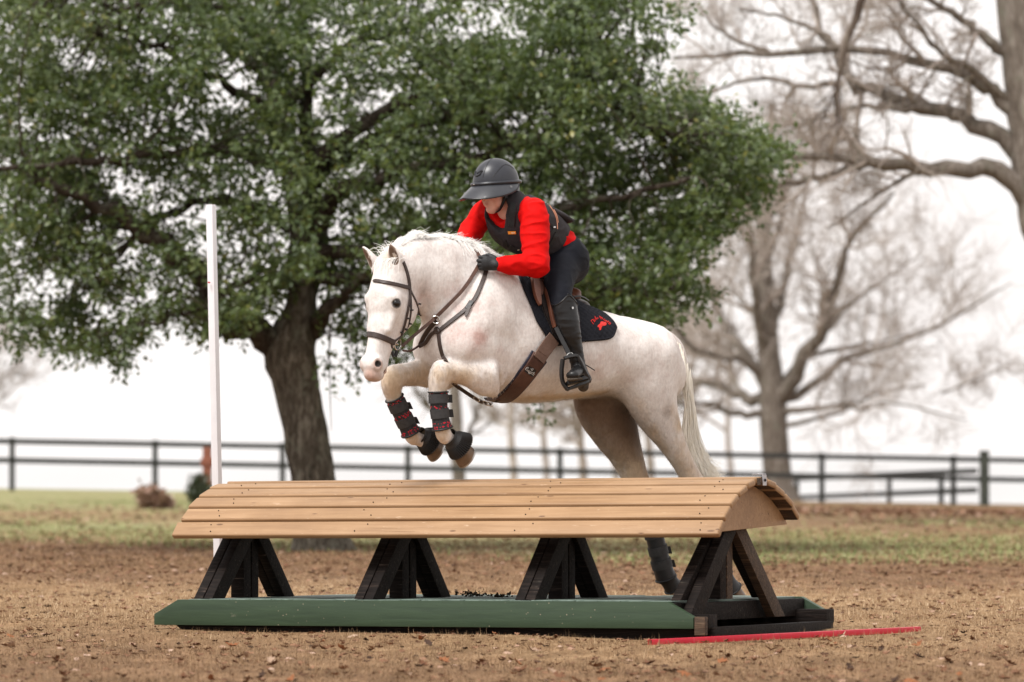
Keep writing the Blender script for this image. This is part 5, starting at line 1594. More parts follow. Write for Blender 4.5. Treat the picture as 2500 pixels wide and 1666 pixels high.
def build_hair(root):
    def mh(nm, c1, c2):
        m = Nodes(nm); f = m.noise(m.geo((1, 1, 0.3)), 40, 3)
        c = m.ramp(f, [(0.3, c2), (0.7, c1)])
        m.fin(c, 0.5, spec=0.3)
        tr = m.n('ShaderNodeBsdfTranslucent', {'Color': c})
        mx_ = m.n('ShaderNodeMixShader', {0: 0.3})
        m.t.links.new(m.b.outputs[0], mx_.inputs[1]); m.t.links.new(tr.outputs[0], mx_.inputs[2])
        m.t.links.new(mx_.outputs[0], m.out.inputs['Surface'])
        return m.m
    M_MANE = mh('white_mane_hair', (0.93, 0.92, 0.90), (0.86, 0.83, 0.79))
    M_TAIL = mh('cream_tail_hair', (0.93, 0.89, 0.82), (0.84, 0.77, 0.64))
    M_COATH = bpy.data.materials['white_coat']
    def V3(a): return Vector(tuple(a))
    # mane: off the crest, blown back and over to the far side, tufts standing up
    crest = crom(np.array([tuple(hp(x, y)) for x, y in ((962, 622), (985, 604), (1012, 590), (1050, 590), (1090, 597), (1130, 611), (1165, 628), (1205, 645))]), 200)
    for q in range(200):
        h = H_BVH.ray_cast(V3(crest[q]) + HZ * .4, -HZ)
        if h[0] is not None: crest[q, 2] = h[0].z
    st = []
    for i in range(6500):
        t = rng.random()
        p = V3(crest[int(t * 199)]) + HS * rng.normal(-.002, .017) - HZ * .006
        tuft = max(0.0, math.sin(t * 31) * .6 + math.sin(t * 83 + 1) * .5)
        up = .006 + .016 * rng.random() + .012 * tuft * rng.random()
        if t < .3: up += .014 * rng.random() + .012 * tuft
        L = rng.uniform(.08, .15)
        q1 = p + HZ * up - HF * rng.uniform(.02, .045) + HS * rng.normal(-.004, .008)
        q2 = q1 - HF * L * .5 + HS * rng.normal(-.010, .016) - HZ * rng.uniform(-.012, .008) - HZ * L * .16
        q3 = q2 - HF * L * .4 + HS * rng.normal(-.02, .02) - HZ * (L * .22 + rng.uniform(-.015, .03))
        if rng.random() < .025: q2 = q2 + HZ * .03; q3 = q3 + HZ * .06
        st.append(crom(np.array([tuple(p), tuple(q1), tuple(q2), tuple(q3)]), 7))
    # near-side wisps by the reins
    for i in range(160):
        t = rng.uniform(.6, .95)
        p = V3(crest[int(t * 199)]) + HS * .02
        q1 = p + HS * rng.uniform(.03, .06) - HZ * rng.uniform(.0, .03); q2 = q1 + HS * .03 - HZ * rng.uniform(.05, .13) - HF * rng.uniform(.0, .06)
        st.append(crom(np.array([tuple(p), tuple(q1), tuple(q2)]), 6))
    V, F = hair_strands(st, .0013, .0004)
    hair_obj('mane', V, F, M_MANE, root, (.1, -.6, .75))
    # forelock between the ears
    st = []
    for i in range(260):
        p = hd(rng.normal(0, .028), rng.normal(-.02, .015), .055)
        q1 = p + HZ * rng.uniform(.02, .07) + HHS * rng.normal(0, .02) + HN * rng.normal(.01, .02)
        q2 = q1 + HN * rng.uniform(.0, .05) + HHS * rng.normal(-.01, .03) + HZ * rng.uniform(-.05, .03)
        st.append(crom(np.array([tuple(p), tuple(q1), tuple(q2)]), 6))
    for i in range(240):
        p = hd(rng.normal(.005, .03), rng.normal(.02, .015), .05)
        q1 = p + HN * .05 - HZ * .02 + HHS * rng.normal(0, .01); q2 = q1 + HN * .02 - HZ * rng.uniform(.03, .09) + HHS * rng.normal(0, .012)
        st.append(crom(np.array([tuple(p), tuple(q1), tuple(q2)]), 6))
    V, F = hair_strands(st, .0011, .0004)
    hair_obj('forelock', V, F, M_MANE, root, (-.2, -.7, .6))
    # tail
    st = []
    for i in range(1900):
        u = rng.random(); s = rng.normal(.03, .035)
        p = hp(1650 + 30 * u + rng.normal(0, 4), 835 + 90 * u, s)
        o = rng.uniform(-1, 1); o2 = o + rng.normal(0, .25)
        q1 = hp(1684 + 12 * o, 985, s + rng.normal(0, .015)); q2 = hp(1686 + 15 * o2, 1065 + rng.normal(0, 8), s + rng.normal(0, .025))
        q3 = hp(1705 + 22 * o2, 1135 + rng.normal(0, 12), s + rng.normal(0, .04)); q4 = hp(1730 + 30 * o2 + rng.normal(0, 8), 1185 + rng.normal(0, 25), s + rng.normal(0, .05))
        st.append(crom(np.array([tuple(p), tuple(q1), tuple(q2), tuple(q3), tuple(q4)]), 12))
    V, F = hair_strands(st, .0019, .0005)
    hair_obj('tail', V, F, M_TAIL, root, (.2, -.75, .5))
    # shaggy winter coat along legs and belly: short hairs rooted in the skin
    T = H_V[H_Q[:, 1]] - H_V[H_Q[:, 0]]; U = H_V[H_Q[:, 2]] - H_V[H_Q[:, 0]]
    N = np.cross(T, U); N /= np.linalg.norm(N, axis=1)[:, None] + 1e-9
    C = H_V[H_Q].mean(1)
    # outward?
    if (N * (C - H_V.mean(0))).sum() < 0: N = -N
    def inseg(p, q, r):
        p = np.array(tuple(p)); q = np.array(tuple(q)); d = q - p
        t = np.clip(((C - p) @ d) / (d @ d), 0, 1)
        return np.linalg.norm(C - (p + t[:, None] * d), axis=1) < r
    m = inseg(hp(1200, 935, .15), hp(1080, 930, .13), .14) | inseg(hp(1074, 915, .13), hp(1070, 960, .13), .085) | inseg(hp(1080, 920, -.14), hp(957, 930, -.14), .13) | inseg(hp(957, 930, -.14), hp(965, 965, -.14), .085)
    m |= inseg(hp(1480, 1000, -.15), hp(1560, 1180, -.13), .24) | inseg(hp(1590, 1040, .15), hp(1700, 1200, .13), .17) | inseg(hp(1230, 990, 0), hp(1480, 975, 0), .14)
    idx = np.nonzero(m)[0]
    idx = rng.choice(idx, min(30000, len(idx) * 2))
    P = C[idx] + rng.normal(0, .004, (len(idx), 3)); n = N[idx]
    g = np.array([0.25, 0.1, -1.0]); tang = g - n * (n @ g)[:, None]; tang /= np.linalg.norm(tang, axis=1)[:, None] + 1e-9
    tang = tang + rng.normal(0, .25, tang.shape)
    L = rng.uniform(.008, .02, (len(idx), 1))
    P0 = P - n * .002; P1 = P + n * .0012 + tang * L * .5; P2 = P + n * (.007 * rng.random((len(idx), 1))) + tang * L
    W = np.cross(n, tang); W /= np.linalg.norm(W, axis=1)[:, None] + 1e-9
    V = np.stack([P0 - W * .0009, P0 + W * .0009, P1 + W * .0007, P1 - W * .0007, P2], 1).reshape(-1, 3)
    k = np.arange(len(idx))[:, None] * 5
    o = part_np('coat_hair', V, [np.hstack([k + 3, k + 2, k + 1, k]), np.hstack([k + 4, k + 2, k + 3])], M_COATH, root)
    body = bpy.data.objects['body']
    for nm in ('pink', 'stain', 'dirt_and_brown', 'muzzle', 'dark'):
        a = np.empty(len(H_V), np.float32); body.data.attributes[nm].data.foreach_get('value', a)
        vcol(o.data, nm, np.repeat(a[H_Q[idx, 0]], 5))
    o['kind'] = 'stuff'
    o.data.normals_split_custom_set_from_vertices(np.repeat(n, 5, 0).tolist())

def cast(px, py):
    """where the sight line of a photo pixel meets the horse"""
    d = ray(px, py).normalized()
    h = H_BVH.ray_cast(CAM_POS, d)
    if h[0] is None:
        p = hp(px, py, 0.0)
        q = H_BVH.find_nearest(p)
        return q[0], q[1]
    n = h[1]
    if n.dot(d) > 0: n = -n
    return h[0], n

def on_skin(pxs, n, off=0.0):
    P, N = [], []
    C = crom(np.array([(x, y) for x, y in pxs], float), n)
    for x, y in C:
        p, nn = cast(x, y); P.append(tuple(p)); N.append(tuple(nn))
    P, N = np.array(P), np.array(N)
    for _ in range(2):
        N[1:-1] = (N[:-2] + N[1:-1] * 2 + N[2:]) / 4
        P[1:-1] = (P[:-2] + P[1:-1] * 2 + P[2:]) / 4
    N /= np.linalg.norm(N, axis=1)[:, None]
    return P + N * off, N
# ------------------------------------------------------------------ saddle, pad, girth, bridle, breastplate
def free_pts(pxs, n, Pa, Pb, sag=0.0):
    """strap hanging free between two known points: depth runs evenly from one to the other"""
    C = crom(np.array(pxs, float), n); out = []
    for i, (x, y) in enumerate(C):
        f = i / (n - 1); Yd = Pa.y * (1 - f) + Pb.y * f
        out.append(tuple(at(x, y, Yd)))
    P = np.array(out)
    N = np.tile(np.array([0.15, -1.0, 0.15]), (n, 1))
    return P, N

def to_local(p):
    q = Vector(tuple(p)) - HO
    return q.dot(HF), q.dot(HS), q.z

def skin_polar(u, phi, off):
    """point on the horse's trunk at station u, angle phi from the spine towards the near side"""
    zc = 1.72
    o = HO + HF * u + HZ * zc
    d = HS * math.sin(phi) + HZ * math.cos(phi)
    h = H_BVH.ray_cast(o + d * 1.2, -d)
    if h[0] is None: return o + d * .3, d
    n = h[1]
    if n.dot(d) < 0: n = -n
    return h[0] + n * off, n

def polar_of(px, py):
    p, n = cast(px, py)
    u, l, z = to_local(p)
    return u, math.atan2(l, z - 1.72)

def patch(front, back, bottom, nu, nv, off, thick, name, mat, root, uv=False, mirror=True, smooth_it=3):
    """cloth or leather lying on the horse, bounded by curves given as photo pixels (near side), mirrored over the spine"""
    fr = crom(np.array([polar_of(*q) for q in front]), nv); bk = crom(np.array([polar_of(*q) for q in back]), nv)
    bt = crom(np.array([polar_of(*q) for q in bottom]), nu)
    f0 = fr[0].copy(); b0 = bk[0].copy()
    tp = np.stack([np.linspace(f0[0], b0[0], nu), np.linspace(f0[1], b0[1], nu)], 1)
    G = np.zeros((nv, nu, 2))
    for i in range(nv):
        v = i / (nv - 1)
        for j in range(nu):
            u = j / (nu - 1)
            G[i, j] = (1 - v) * tp[j] + v * bt[j] + (1 - u) * fr[i] + u * bk[i] - ((1 - u) * (1 - v) * fr[0] + u * (1 - v) * bk[0] + (1 - u) * v * fr[-1] + u * v * bk[-1])
    P = np.zeros((nv, nu, 3)); N = np.zeros((nv, nu, 3))
    for i in range(nv):
        for j in range(nu):
            p, n = skin_polar(G[i, j, 0], G[i, j, 1], off)
            P[i, j] = tuple(p); N[i, j] = tuple(n)
    for _ in range(smooth_it):
        Q = P.copy()
        Q[1:-1, 1:-1] = (P[1:-1, 1:-1] * 2 + P[:-2, 1:-1] + P[2:, 1:-1] + P[1:-1, :-2] + P[1:-1, 2:]) / 6
        P = Q
    return G, P, N

def grid_solid(P, N, thick, name, mat, root, puff=None, label=None):
    nv, nu = P.shape[:2]
    top = P + N * thick
    if puff is not None: top = top + N * puff[..., None]
    V = np.vstack([P.reshape(-1, 3), top.reshape(-1, 3)])
    k = nv * nu
    i = (np.arange(nv - 1)[:, None] * nu + np.arange(nu - 1)[None, :]).reshape(-1)
    A = np.stack([i, i + 1, i + nu + 1, i + nu], 1)
    F = [A[:, ::-1], A + k]
    b = [j for j in range(nu)] + [r * nu + nu - 1 for r in range(1, nv)] + [(nv - 1) * nu + j for j in range(nu - 2, -1, -1)] + [r * nu for r in range(nv - 2, 0, -1)]
    b = np.array(b); c = np.roll(b, -1)
    F.append(np.stack([b, b + k, c + k, c], 1))
    return part_np(name, V, np.vstack(F), mat, root, label=label)

def mirror_pt(p):
    p = Vector(tuple(p)); l = (p - HO).dot(HS)
    return p - HS * (2 * l)

def build_tack():
    M_LEATH = simple('dark_brown_leather', (0.050, 0.030, 0.024), (0.026, 0.016, 0.013), 25, 0.42, 0.25, 120, spec=0.5)
    M_REIN = simple('brown_rein_leather', (0.115, 0.055, 0.037), (0.05, 0.027, 0.02), 30, 0.5, 0.4, 150, spec=0.4)
    M_GIRTH = simple('brown_girth_leather', (0.105, 0.047, 0.032), (0.055, 0.024, 0.018), 12, 0.5, 0.4, 60, spec=0.4)
    M_BILLET = simple('worn_brown_webbing', (0.175, 0.105, 0.078), (0.12, 0.068, 0.05), 18, 0.6, 0.3, 90)
    M_TANL = simple('red_brown_saddle_leather', (0.165, 0.062, 0.034), (0.085, 0.03, 0.018), 14, 0.45, 0.25, 70, spec=0.45)
    M_FLAP = simple('black_brown_flap_leather', (0.022, 0.015, 0.013), (0.010, 0.008, 0.008), 14, 0.5, 0.3, 80)
    M_STEEL = simple('bright_steel', (0.75, 0.74, 0.72), (0.55, 0.54, 0.52), 20, 0.22, Metallic=1.0)
    M_BLK = simple('black_moulded_plastic', (0.018, 0.018, 0.019), (0.010, 0.010, 0.011), 14, 0.42, 0.2, 90, spec=0.5)
    M_BLUE = simple('navy_felt', (0.035, 0.037, 0.06), (0.022, 0.023, 0.04), 30, 0.9)
    M_RED = simple('red_embroidery', (0.75, 0.022, 0.012), (0.55, 0.012, 0.01), 120, 0.6, 0.5, 300)
    M_WHT = simple('white_print', (0.75, 0.74, 0.72), None, 30, 0.6)
    M_BEIGE = simple('pale_beige', (0.72, 0.62, 0.52), (0.5, 0.38, 0.28), 30, 0.9, 0.6, 90)  # pale beige for the cantle roll
    # --- quilted pad
    def quilt():
        m = Nodes('black_quilted_cotton')
        v = m.coord((1, 1, 1), kind='UV')
        base = m.ramp(m.noise(m.geo(), 150, 2), [(0.3, (0.007, 0.0075, 0.011)), (0.7, (0.015, 0.016, 0.021))])
        return m.fin(base, 0.8, m.bump(m.noise(m.geo(), 220, 2), 0.3, 0.002), 0.12)
    M_PAD = quilt()
    pad = empty('saddle_pad', HO + HZ * 1.3, 'black quilted pad with a red embroidered emblem, under the saddle', 'saddle pad')
    front = [(1262, 664), (1270, 688), (1288, 730), (1310, 782), (1328, 812)]
    back = [(1434, 752), (1450, 758), (1470, 768), (1489, 783), (1501, 802)]
    bottom = [(1328, 812), (1345, 836), (1369, 841), (1400, 836), (1430, 832), (1470, 829), (1492, 822), (1501, 802)]
    nu, nv = 96, 60
    G, P, N = patch(front, back, bottom, nu, nv, .004, .012, 'panel', M_PAD, pad)
    # real quilting relief: diamond puffs
    gu = (G[..., 0] - G[..., 0].min()) / .022; gp = G[..., 1] * .33 / .022
    qa = np.abs(np.sin((gu + gp) * math.pi / 2)); qb = np.abs(np.sin((gu - gp) * math.pi / 2))
    puff = .0045 * np.minimum(1, np.sqrt(qa * qb) * 1.5)
    grid_solid(P, N, .010, 'panel', M_PAD, pad, puff, 'near side panel')
    Pm = P.copy().reshape(-1, 3); Nm = N.copy().reshape(-1, 3); S = np.array(tuple(HS)); O = np.array(tuple(HO))
    Pm = (Pm - 2 * ((Pm - O) @ S)[:, None] * S).reshape(P.shape); Nm = (Nm - 2 * (Nm @ S)[:, None] * S).reshape(N.shape)
    grid_solid(Pm[:, ::-1], Nm[:, ::-1], .010, 'panel', M_PAD, pad, puff[:, ::-1], 'far side panel')
    # spine strip joining both halves
    Pt = np.stack([P[0], (P[0] + Pm[0]) / 2 + np.array([0, 0, .012]), Pm[0]]); Nt = np.stack([N[0], np.tile([0, 0, 1.0], (nu, 1)), Nm[0]])
    grid_solid(Pt, Nt, .012, 'spine_strip', M_PAD, pad)
    # binding round the edge
    mb = MB()
    edge = np.vstack([P[:, 0] + N[:, 0] * .006, P[-1, 1:] + N[-1, 1:] * .006, P[-2::-1, -1] + N[-2::-1, -1] * .006])
    mb.tube(edge, .0085, 8); mb.build('binding', M_PAD, pad, smooth=True)
    # emblem: arched lettering and a horse's head, stitched in red
    def on_pad(x, y, off=.019):
        p, n = cast(x, y); return p + n * off, n
    def stroke(mb, pts, r=.0016):
        mb.tube([tuple(on_pad(x, y)[0]) for x, y in pts], r, 5)
    eb = lambda zx, zy: (1400 + zx / 15.683, 740 + zy / 15.683)
    mb = MB()
    head = [(960, 780), (1020, 770), (1090, 790), (1160, 800), (1190, 850), (1175, 905), (1110, 930), (1060, 930), (1010, 960), (985, 1010), (970, 1075), (915, 1075), (910, 1010), (895, 985), (845, 965), (850, 930), (900, 880), (950, 850)]
    pts = [on_pad(*eb(*q)) for q in head]
    cc = on_pad(*eb(1000, 890)); V = [tuple(cc[0] + cc[1] * .002)] + [tuple(p) for p, n in pts]
    m_ = len(pts); V += [tuple(p - n * .004) for p, n in pts]
    F = [(0, i + 1, (i + 1) % m_ + 1) for i in range(m_)] + [(i + 1, m_ + 1 + i, m_ + 1 + (i + 1) % m_, (i + 1) % m_ + 1) for i in range(m_)]
    mb.add(V, F); mb.build('horse_head_emblem', M_RED, pad)
    mb = MB()
    for q in ([(585, 745), (690, 870)], [(585, 745), (640, 700), (740, 800)], [(640, 690), (740, 770)], [(690, 680), (770, 760)], [(735, 640), (800, 720)], [(740, 585), (770, 640), (830, 700)], [(800, 650), (860, 690)],
              [(840, 625), (880, 670)], [(920, 580), (940, 640), (980, 700)], [(940, 600), (1010, 640), (1020, 695)], [(970, 650), (1030, 650)], [(1050, 700), (1110, 690), (1130, 740), (1080, 740), (1050, 700)],
              [(1120, 770), (1180, 745)], [(1150, 790), (1200, 770)], [(1210, 800), (1260, 770), (1290, 820)], [(1230, 830), (1250, 790)], [(1260, 870), (1330, 820), (1350, 860), (1300, 900), (1260, 870)]):
        stroke(mb, [eb(*z) for z in q], .0021)
    mb.build('embroidered_lettering', M_RED, pad, smooth=True)
    # --- saddle
    sad = empty('saddle', HO + HZ * 1.9, 'brown leather saddle with black stirrups under the rider', 'saddle')
    G2, P2, N2 = patch([(1285, 668), (1300, 710), (1320, 760), (1338, 800)], [(1380, 715), (1400, 745), (1408, 780), (1405, 810)], [(1338, 800), (1350, 826), (1380, 832), (1405, 810)], 30, 26, .02, .012, 'flap', M_FLAP, sad)
    grid_solid(P2, N2, .010, 'flap', M_FLAP, sad)
    P2m = P2.reshape(-1, 3); N2m = N2.reshape(-1, 3)
    P2m = (P2m - 2 * ((P2m - O) @ S)[:, None] * S).reshape(P2.shape); N2m = (N2m - 2 * (N2m @ S)[:, None] * S).reshape(N2.shape)
    grid_solid(P2m[:, ::-1], N2m[:, ::-1], .010, 'flap', M_FLAP, sad)
    def roll(pxs, w, nm, mat, off=.03, th=.022):
        Pq, Nq = on_skin(pxs, 18, off)
        t = np.linspace(0, 1, 18); ws = w * np.clip(np.sin(np.pi * (t * .86 + .12)) ** .6, .12, 1)
        m_ = MB(); ribbon(m_, Pq, Nq, w, th, ws); return m_.build(nm, mat, sad, smooth=True)
    roll([(1294, 668), (1296, 695), (1302, 725), (1309, 752)], .050, 'knee_roll', M_TANL)
    roll([(1316, 684), (1325, 715), (1334, 755), (1343, 804)], .048, 'knee_roll', M_TANL, .036)
    roll([(1303, 672), (1309, 700), (1313, 730)], .045, 'flap_edge', M_GIRTH, .028, .016)
    Bs = Body()
    Bs.loft([(hp(1297, 664, 0), .05, .03), (hp(1318, 690, 0), .09, .035), (hp(1345, 714, 0), .11, .03), (hp(1368, 728, 0), .12, .03), (hp(1384, 726, 0), .12, .04), (hp(1390, 716, 0), .10, .035)], HS, k=.02)
    Vs, Qs = Bs.mesh(.009, HO, (HF, HS, HZ)); part_np('seat', Vs, Qs, M_TANL, sad)
    mb = MB(); mb.tube([tuple(hp(1385, 706, l)) for l in np.linspace(-.09, .09, 15)], .022, 10); mb.build('cantle_roll', M_BEIGE, sad, smooth=True)
    mb = MB(); q = [hp(1398, 727, .17), hp(1412, 724, .17), hp(1425, 727, .16), hp(1437, 735, .15)]
    ribbon(mb, crom(np.array([tuple(v) for v in q]), 10), np.tile([0.2, -.7, .6], (10, 1)), .014, .004); mb.build('keeper_strap', M_FLAP, sad, smooth=True)
    Bp = Body(); Bp.loft([(hp(1405, 742, .10), .05, .035), (hp(1420, 747, .10), .05, .035), (hp(1428, 750, .09), .04, .022)], HS, k=.02)
    Vs, Qs = Bp.mesh(.008, HO, (HF, HS, HZ)); part_np('rear_panel', Vs, Qs, M_LEATH, sad)
    # stirrup leather and stirrup
    for sgn in (1, -1):
        mir = (lambda p: p) if sgn > 0 else mirror_pt
        a, b = hp(1357, 800, .345), hp(1391, 869, .41)
        mb = MB(); Pq = crom(np.array([tuple(mir(a)), tuple(mir((a + b) / 2)), tuple(mir(b))]), 8)
        nn_ = HS if sgn > 0 else -HS
        ribbon(mb, Pq, np.tile(tuple(nn_ * .8 + HF * .5), (8, 1)), .026, .007); mb.build('stirrup_leather', M_BLK, sad, smooth=True)
        pl = [(1376, 877, .40), (1393, 872, .415), (1409, 870, .43), (1418, 879, .44), (1430, 904, .45), (1441, 930, .455)]
        pr = [(1441, 930, .455), (1416, 941, .43), (1390, 949, .40), (1382, 944, .395)]
        p3 = [(1382, 944, .395), (1375, 930, .39), (1373, 905, .39), (1376, 877, .40)]
        loop = [mir(hp(*q)) for q in pl + pr[1:] + p3[1:]]
        fwd = Vector((-.35, -.93, 0.05)).normalized()
        mb = MB(); ribbon(mb, crom(np.array([tuple(p) for p in loop]), 44), np.tile(tuple(fwd), (44, 1)), .018, .030); st = mb.build('stirrup', M_BLK, sad, smooth=True)
        mb = MB(); c0, c1 = mir(hp(1381, 938, .40)), mir(hp(1439, 922, .45))
        ax0 = (c1 - c0).normalized(); ax1 = (fwd - ax0 * fwd.dot(ax0)).normalized()
        mb.box((c0 + c1) / 2 + ax1 * -.0, ((c1 - c0).length * .96, .062, .022), (ax0, ax1, ax0.cross(ax1))); mb.build('tread', M_BLK, st, bevel=.004)
        mb = MB(); c = mir(hp(1391, 868, .412)); mb.tube([tuple(c + ax0 * .019 * math.cos(t) + HZ * .013 * math.sin(t)) for t in np.linspace(0, 6.283, 17)], .0032, 6, caps=False); mb.build('stirrup_ring', M_STEEL, st, smooth=True)
    # --- girth
    gi = empty('girth', HO + HZ * 1.3, 'wide brown leather girth with a black logo patch round the belly', 'girth')
    line = [(1316, 870), (1309, 881), (1287, 911), (1264, 940), (1243, 963), (1220, 977), (1196, 984)]
    Pq, Nq = on_skin(line, 26, .006)
    # continue under the belly to the far side
    extra = []
    for k in range(1, 9):
        extra.append(skin_polar(to_local(Pq[-1])[0], R(168 + 14 * k), .006))
    P_, N_ = on_skin(line, 26, .001)
    mb = MB(); ribbon(mb, P_ - N_ * .0, N_, .125, .008); mb.build('felt_lining', M_BLUE, gi, smooth=True)
    Pq2 = np.vstack([Pq] + [np.array([tuple(p)]) for p, n in extra]); Nq2 = np.vstack([Nq] + [np.array([tuple(n)]) for p, n in extra])
    mb = MB(); ribbon(mb, Pq, Nq, .104, .012); mb.build('strap', M_GIRTH, gi, smooth=True)
    Pb, Nb = on_skin([(1349, 826), (1338, 839), (1326, 855), (1311, 877)], 10, .016)
    mb = MB(); ribbon(mb, Pb, Nb, .088, .006); mb.build('billet', M_BILLET, gi, smooth=True)
    # stitched cross
    def st_line(pts, r, mat, nm, off=.021):
        m_ = MB(); m_.tube([tuple(Vector(cast(x, y)[0]) + Vector(cast(x, y)[1]) * off) for x, y in pts], r, 5); return m_.build(nm, mat, gi, smooth=True)
    gz_ = lambda x, y: (1200 + x / 8.712, 820 + y / 8.712)
    st_line([gz_(950, 310), gz_(1120, 430)], .0016, M_BILLET, 'stitching', .023)
    st_line([gz_(950, 310), gz_(870, 450), gz_(1030, 560), gz_(1110, 440)], .0014, M_LEATH, 'stitching', .020)
    st_line([gz_(950, 330), gz_(1010, 550)], .0013, M_LEATH, 'stitching', .020)
    st_line([gz_(880, 450), gz_(1110, 440)], .0013, M_LEATH, 'stitching', .020)
    quad = [gz_(715, 585), gz_(920, 705), gz_(850, 850), gz_(650, 715)]
    nq = 6; PP = np.zeros((nq, nq, 3)); NN = np.zeros((nq, nq, 3))
    for i in range(nq):
        for j in range(nq):
            u, v = j / (nq - 1), i / (nq - 1)
            x = (1 - v) * ((1 - u) * quad[0][0] + u * quad[1][0]) + v * ((1 - u) * quad[3][0] + u * quad[2][0]); y = (1 - v) * ((1 - u) * quad[0][1] + u * quad[1][1]) + v * ((1 - u) * quad[3][1] + u * quad[2][1])
            p, n = cast(x, y); PP[i, j] = tuple(p + n * .0175); NN[i, j] = tuple(n)
    NN[:] = NN.mean((0, 1)); pt = grid_solid(PP, NN, .003, 'logo_patch', M_BLK, gi)
    for q in ([(690, 685), (720, 650), (760, 645), (730, 690)], [(690, 690), (860, 805)], [(735, 700), (880, 780)], [(800, 670), (830, 700), (850, 680), (835, 665)], [(820, 690), (820, 715)], [(840, 745), (880, 745), (850, 775), (885, 780)], [(745, 735), (790, 765), (760, 775), (748, 740)]):
        m_ = MB(); m_.tube([tuple(Vector(cast(*gz_(*z))[0]) + Vector(cast(*gz_(*z))[1]) * .0225) for z in q], .0013, 5); m_.build('logo_print', M_WHT, pt, smooth=True)
    # --- bridle
    br = empty('bridle', POLL + HZ * -.3, 'dark brown leather bridle with reins on the white horse\'s head', 'bridle')
    def strap(pxs, w, nm, mat=M_LEATH, th=.005, n=16, off=.001, root=br):
        Pq, Nq = on_skin(pxs, n, off); m_ = MB(); ribbon(m_, Pq, Nq, w, th); return m_.build(nm, mat, root, smooth=True)
    strap([(905, 684), (929, 688), (952, 692), (975, 697), (999, 703)], .021, 'browband', th=.009)
    strap([(984, 640), (990, 655), (995, 672), (999, 692), (1000, 710)], .020, 'headpiece', th=.006)
    strap([(1000, 705), (999, 722), (997, 742), (991, 773), (985, 798), (978, 819), (974, 838), (971, 850)], .014, 'cheekpiece', th=.006, off=.006)
    strap([(1001, 715), (1003, 738), (1003, 758), (1000, 782), (994, 803), (984, 817), (972, 826), (960, 836)], .013, 'noseband_strap')
    strap([(1001, 707), (1008, 722), (1016, 738), (1021, 758), (1024, 778)], .011, 'throatlatch')
    strap([(900, 816), (917, 819), (938, 826), (962, 837)], .031, 'noseband', th=.010)
    strap([(955, 838), (957, 850), (960, 864), (964, 876)], .013, 'flash_strap')
    for x, y in ((999, 747), (994, 777), (1003, 757), (1000, 790), (1022, 742), (1023, 765), (990, 803), (979, 811)):
        p, n = cast(x, y); mb = MB(); t = Vector((0, 0, 1)); a = n.cross(t).normalized()
        mb.box(p + n * .008, (.020, .010, .009), (a, n, a.cross(n))); mb.build('keeper', M_BLK, br, bevel=.002)
    pbit, nbit = cast(975, 846)
    bit = pbit + nbit * .022
    mb = MB(); aa = HN; mb.tube([tuple(bit + aa * .030 * math.cos(t) + HZ * .034 * math.sin(t)) for t in np.linspace(0, 6.283, 25)], .0042, 7, caps=False); mb.tube([tuple(bit + HHS * x) for x in (-.04, .005)], .006, 7)
    mb.build('bit_ring', M_STEEL, br, smooth=True)
    mb = MB(); mb.tube([tuple(p) for p in free_pts([(957, 858), (963, 872), (968, 862), (966, 848)], 8, bit, bit)[0]], .010, 7); mb.build('curb_strap', M_BLK, br, smooth=True)
    ring, nring = cast(1062, 779); ring = ring + nring * .028
    hand, nh = cast(1166, 654); hand = hand + nh * .03
    a = free_pts([(981, 846), (1006, 824), (1030, 804), (1060, 779)], 12, bit, ring)
    b_ = on_skin([(1060, 779), (1084, 754), (1109, 728), (1130, 707), (1148, 683), (1167, 650)], 16, .014)
    mb = MB(); ribbon(mb, a[0], a[1], .018, .005); mb.build('rein', M_REIN, br, smooth=True)
    mb = MB(); ribbon(mb, b_[0], b_[1], .021, .006); mb.build('rein', M_REIN, br, smooth=True)
    pch, nch = cast(1030, 838)
    c_ = free_pts([(982, 856), (998, 858), (1012, 852), (1023, 844)], 10, bit, pch)
    mb = MB(); ribbon(mb, c_[0], c_[1], .012, .005); mb.build('rein', M_REIN, br, smooth=True)
    # far rein coming over the crest
    d_ = [hp(1139, 606, .0), hp(1152, 612, .02), hp(1164, 622, .06), hp(1172, 636, .11)]
    mb = MB(); ribbon(mb, crom(np.array([tuple(v) for v in d_]), 10) + np.array([0, -.03, .012]), np.tile([0.2, -.8, .6], (10, 1)), .02, .006); mb.build('rein', M_REIN, br, smooth=True)
    # --- breastplate
    bp = empty('breastplate', hp(1070, 807, .1), 'dark brown leather breastplate across the white chest', 'breastplate')
    strap([(1076, 806), (1103, 784), (1132, 761), (1148, 745), (1161, 728), (1173, 702), (1184, 672), (1187, 660)], .024, 'neck_strap', th=.008, n=28, root=bp, off=.003)
    strap([(1140, 756), (1146, 748), (1152, 738)], .030, 'keeper', M_BLK, th=.012, n=6, root=bp, off=.004)
    pe = on_skin([(1148, 750), (1143, 760), (1139, 770), (1138, 776)], 8, .012); mb = MB(); ribbon(mb, pe[0], pe[1], .016, .004, np.array([.018, .019, .02, .02, .02, .018, .014, .006])); mb.build('strap_end', M_LEATH, bp, smooth=True)
    strap([(1071, 810), (1074, 838), (1080, 864), (1088, 884)], .024, 'chest_strap', th=.008, root=bp, off=.002)
    pc, nc = cast(1070, 807); mb = MB(); t = HZ; a = nc.cross(t).normalized()
    mb.tube([tuple(pc + nc * .010 + a * .020 * math.cos(q) + t * .016 * math.sin(q)) for q in np.linspace(0, 6.283, 17)], .0062, 6, caps=False); mb.build('chest_ring', M_LEATH, bp, smooth=True)
    pA, nA = cast(1062, 785); pB, nB = cast(1032, 838)
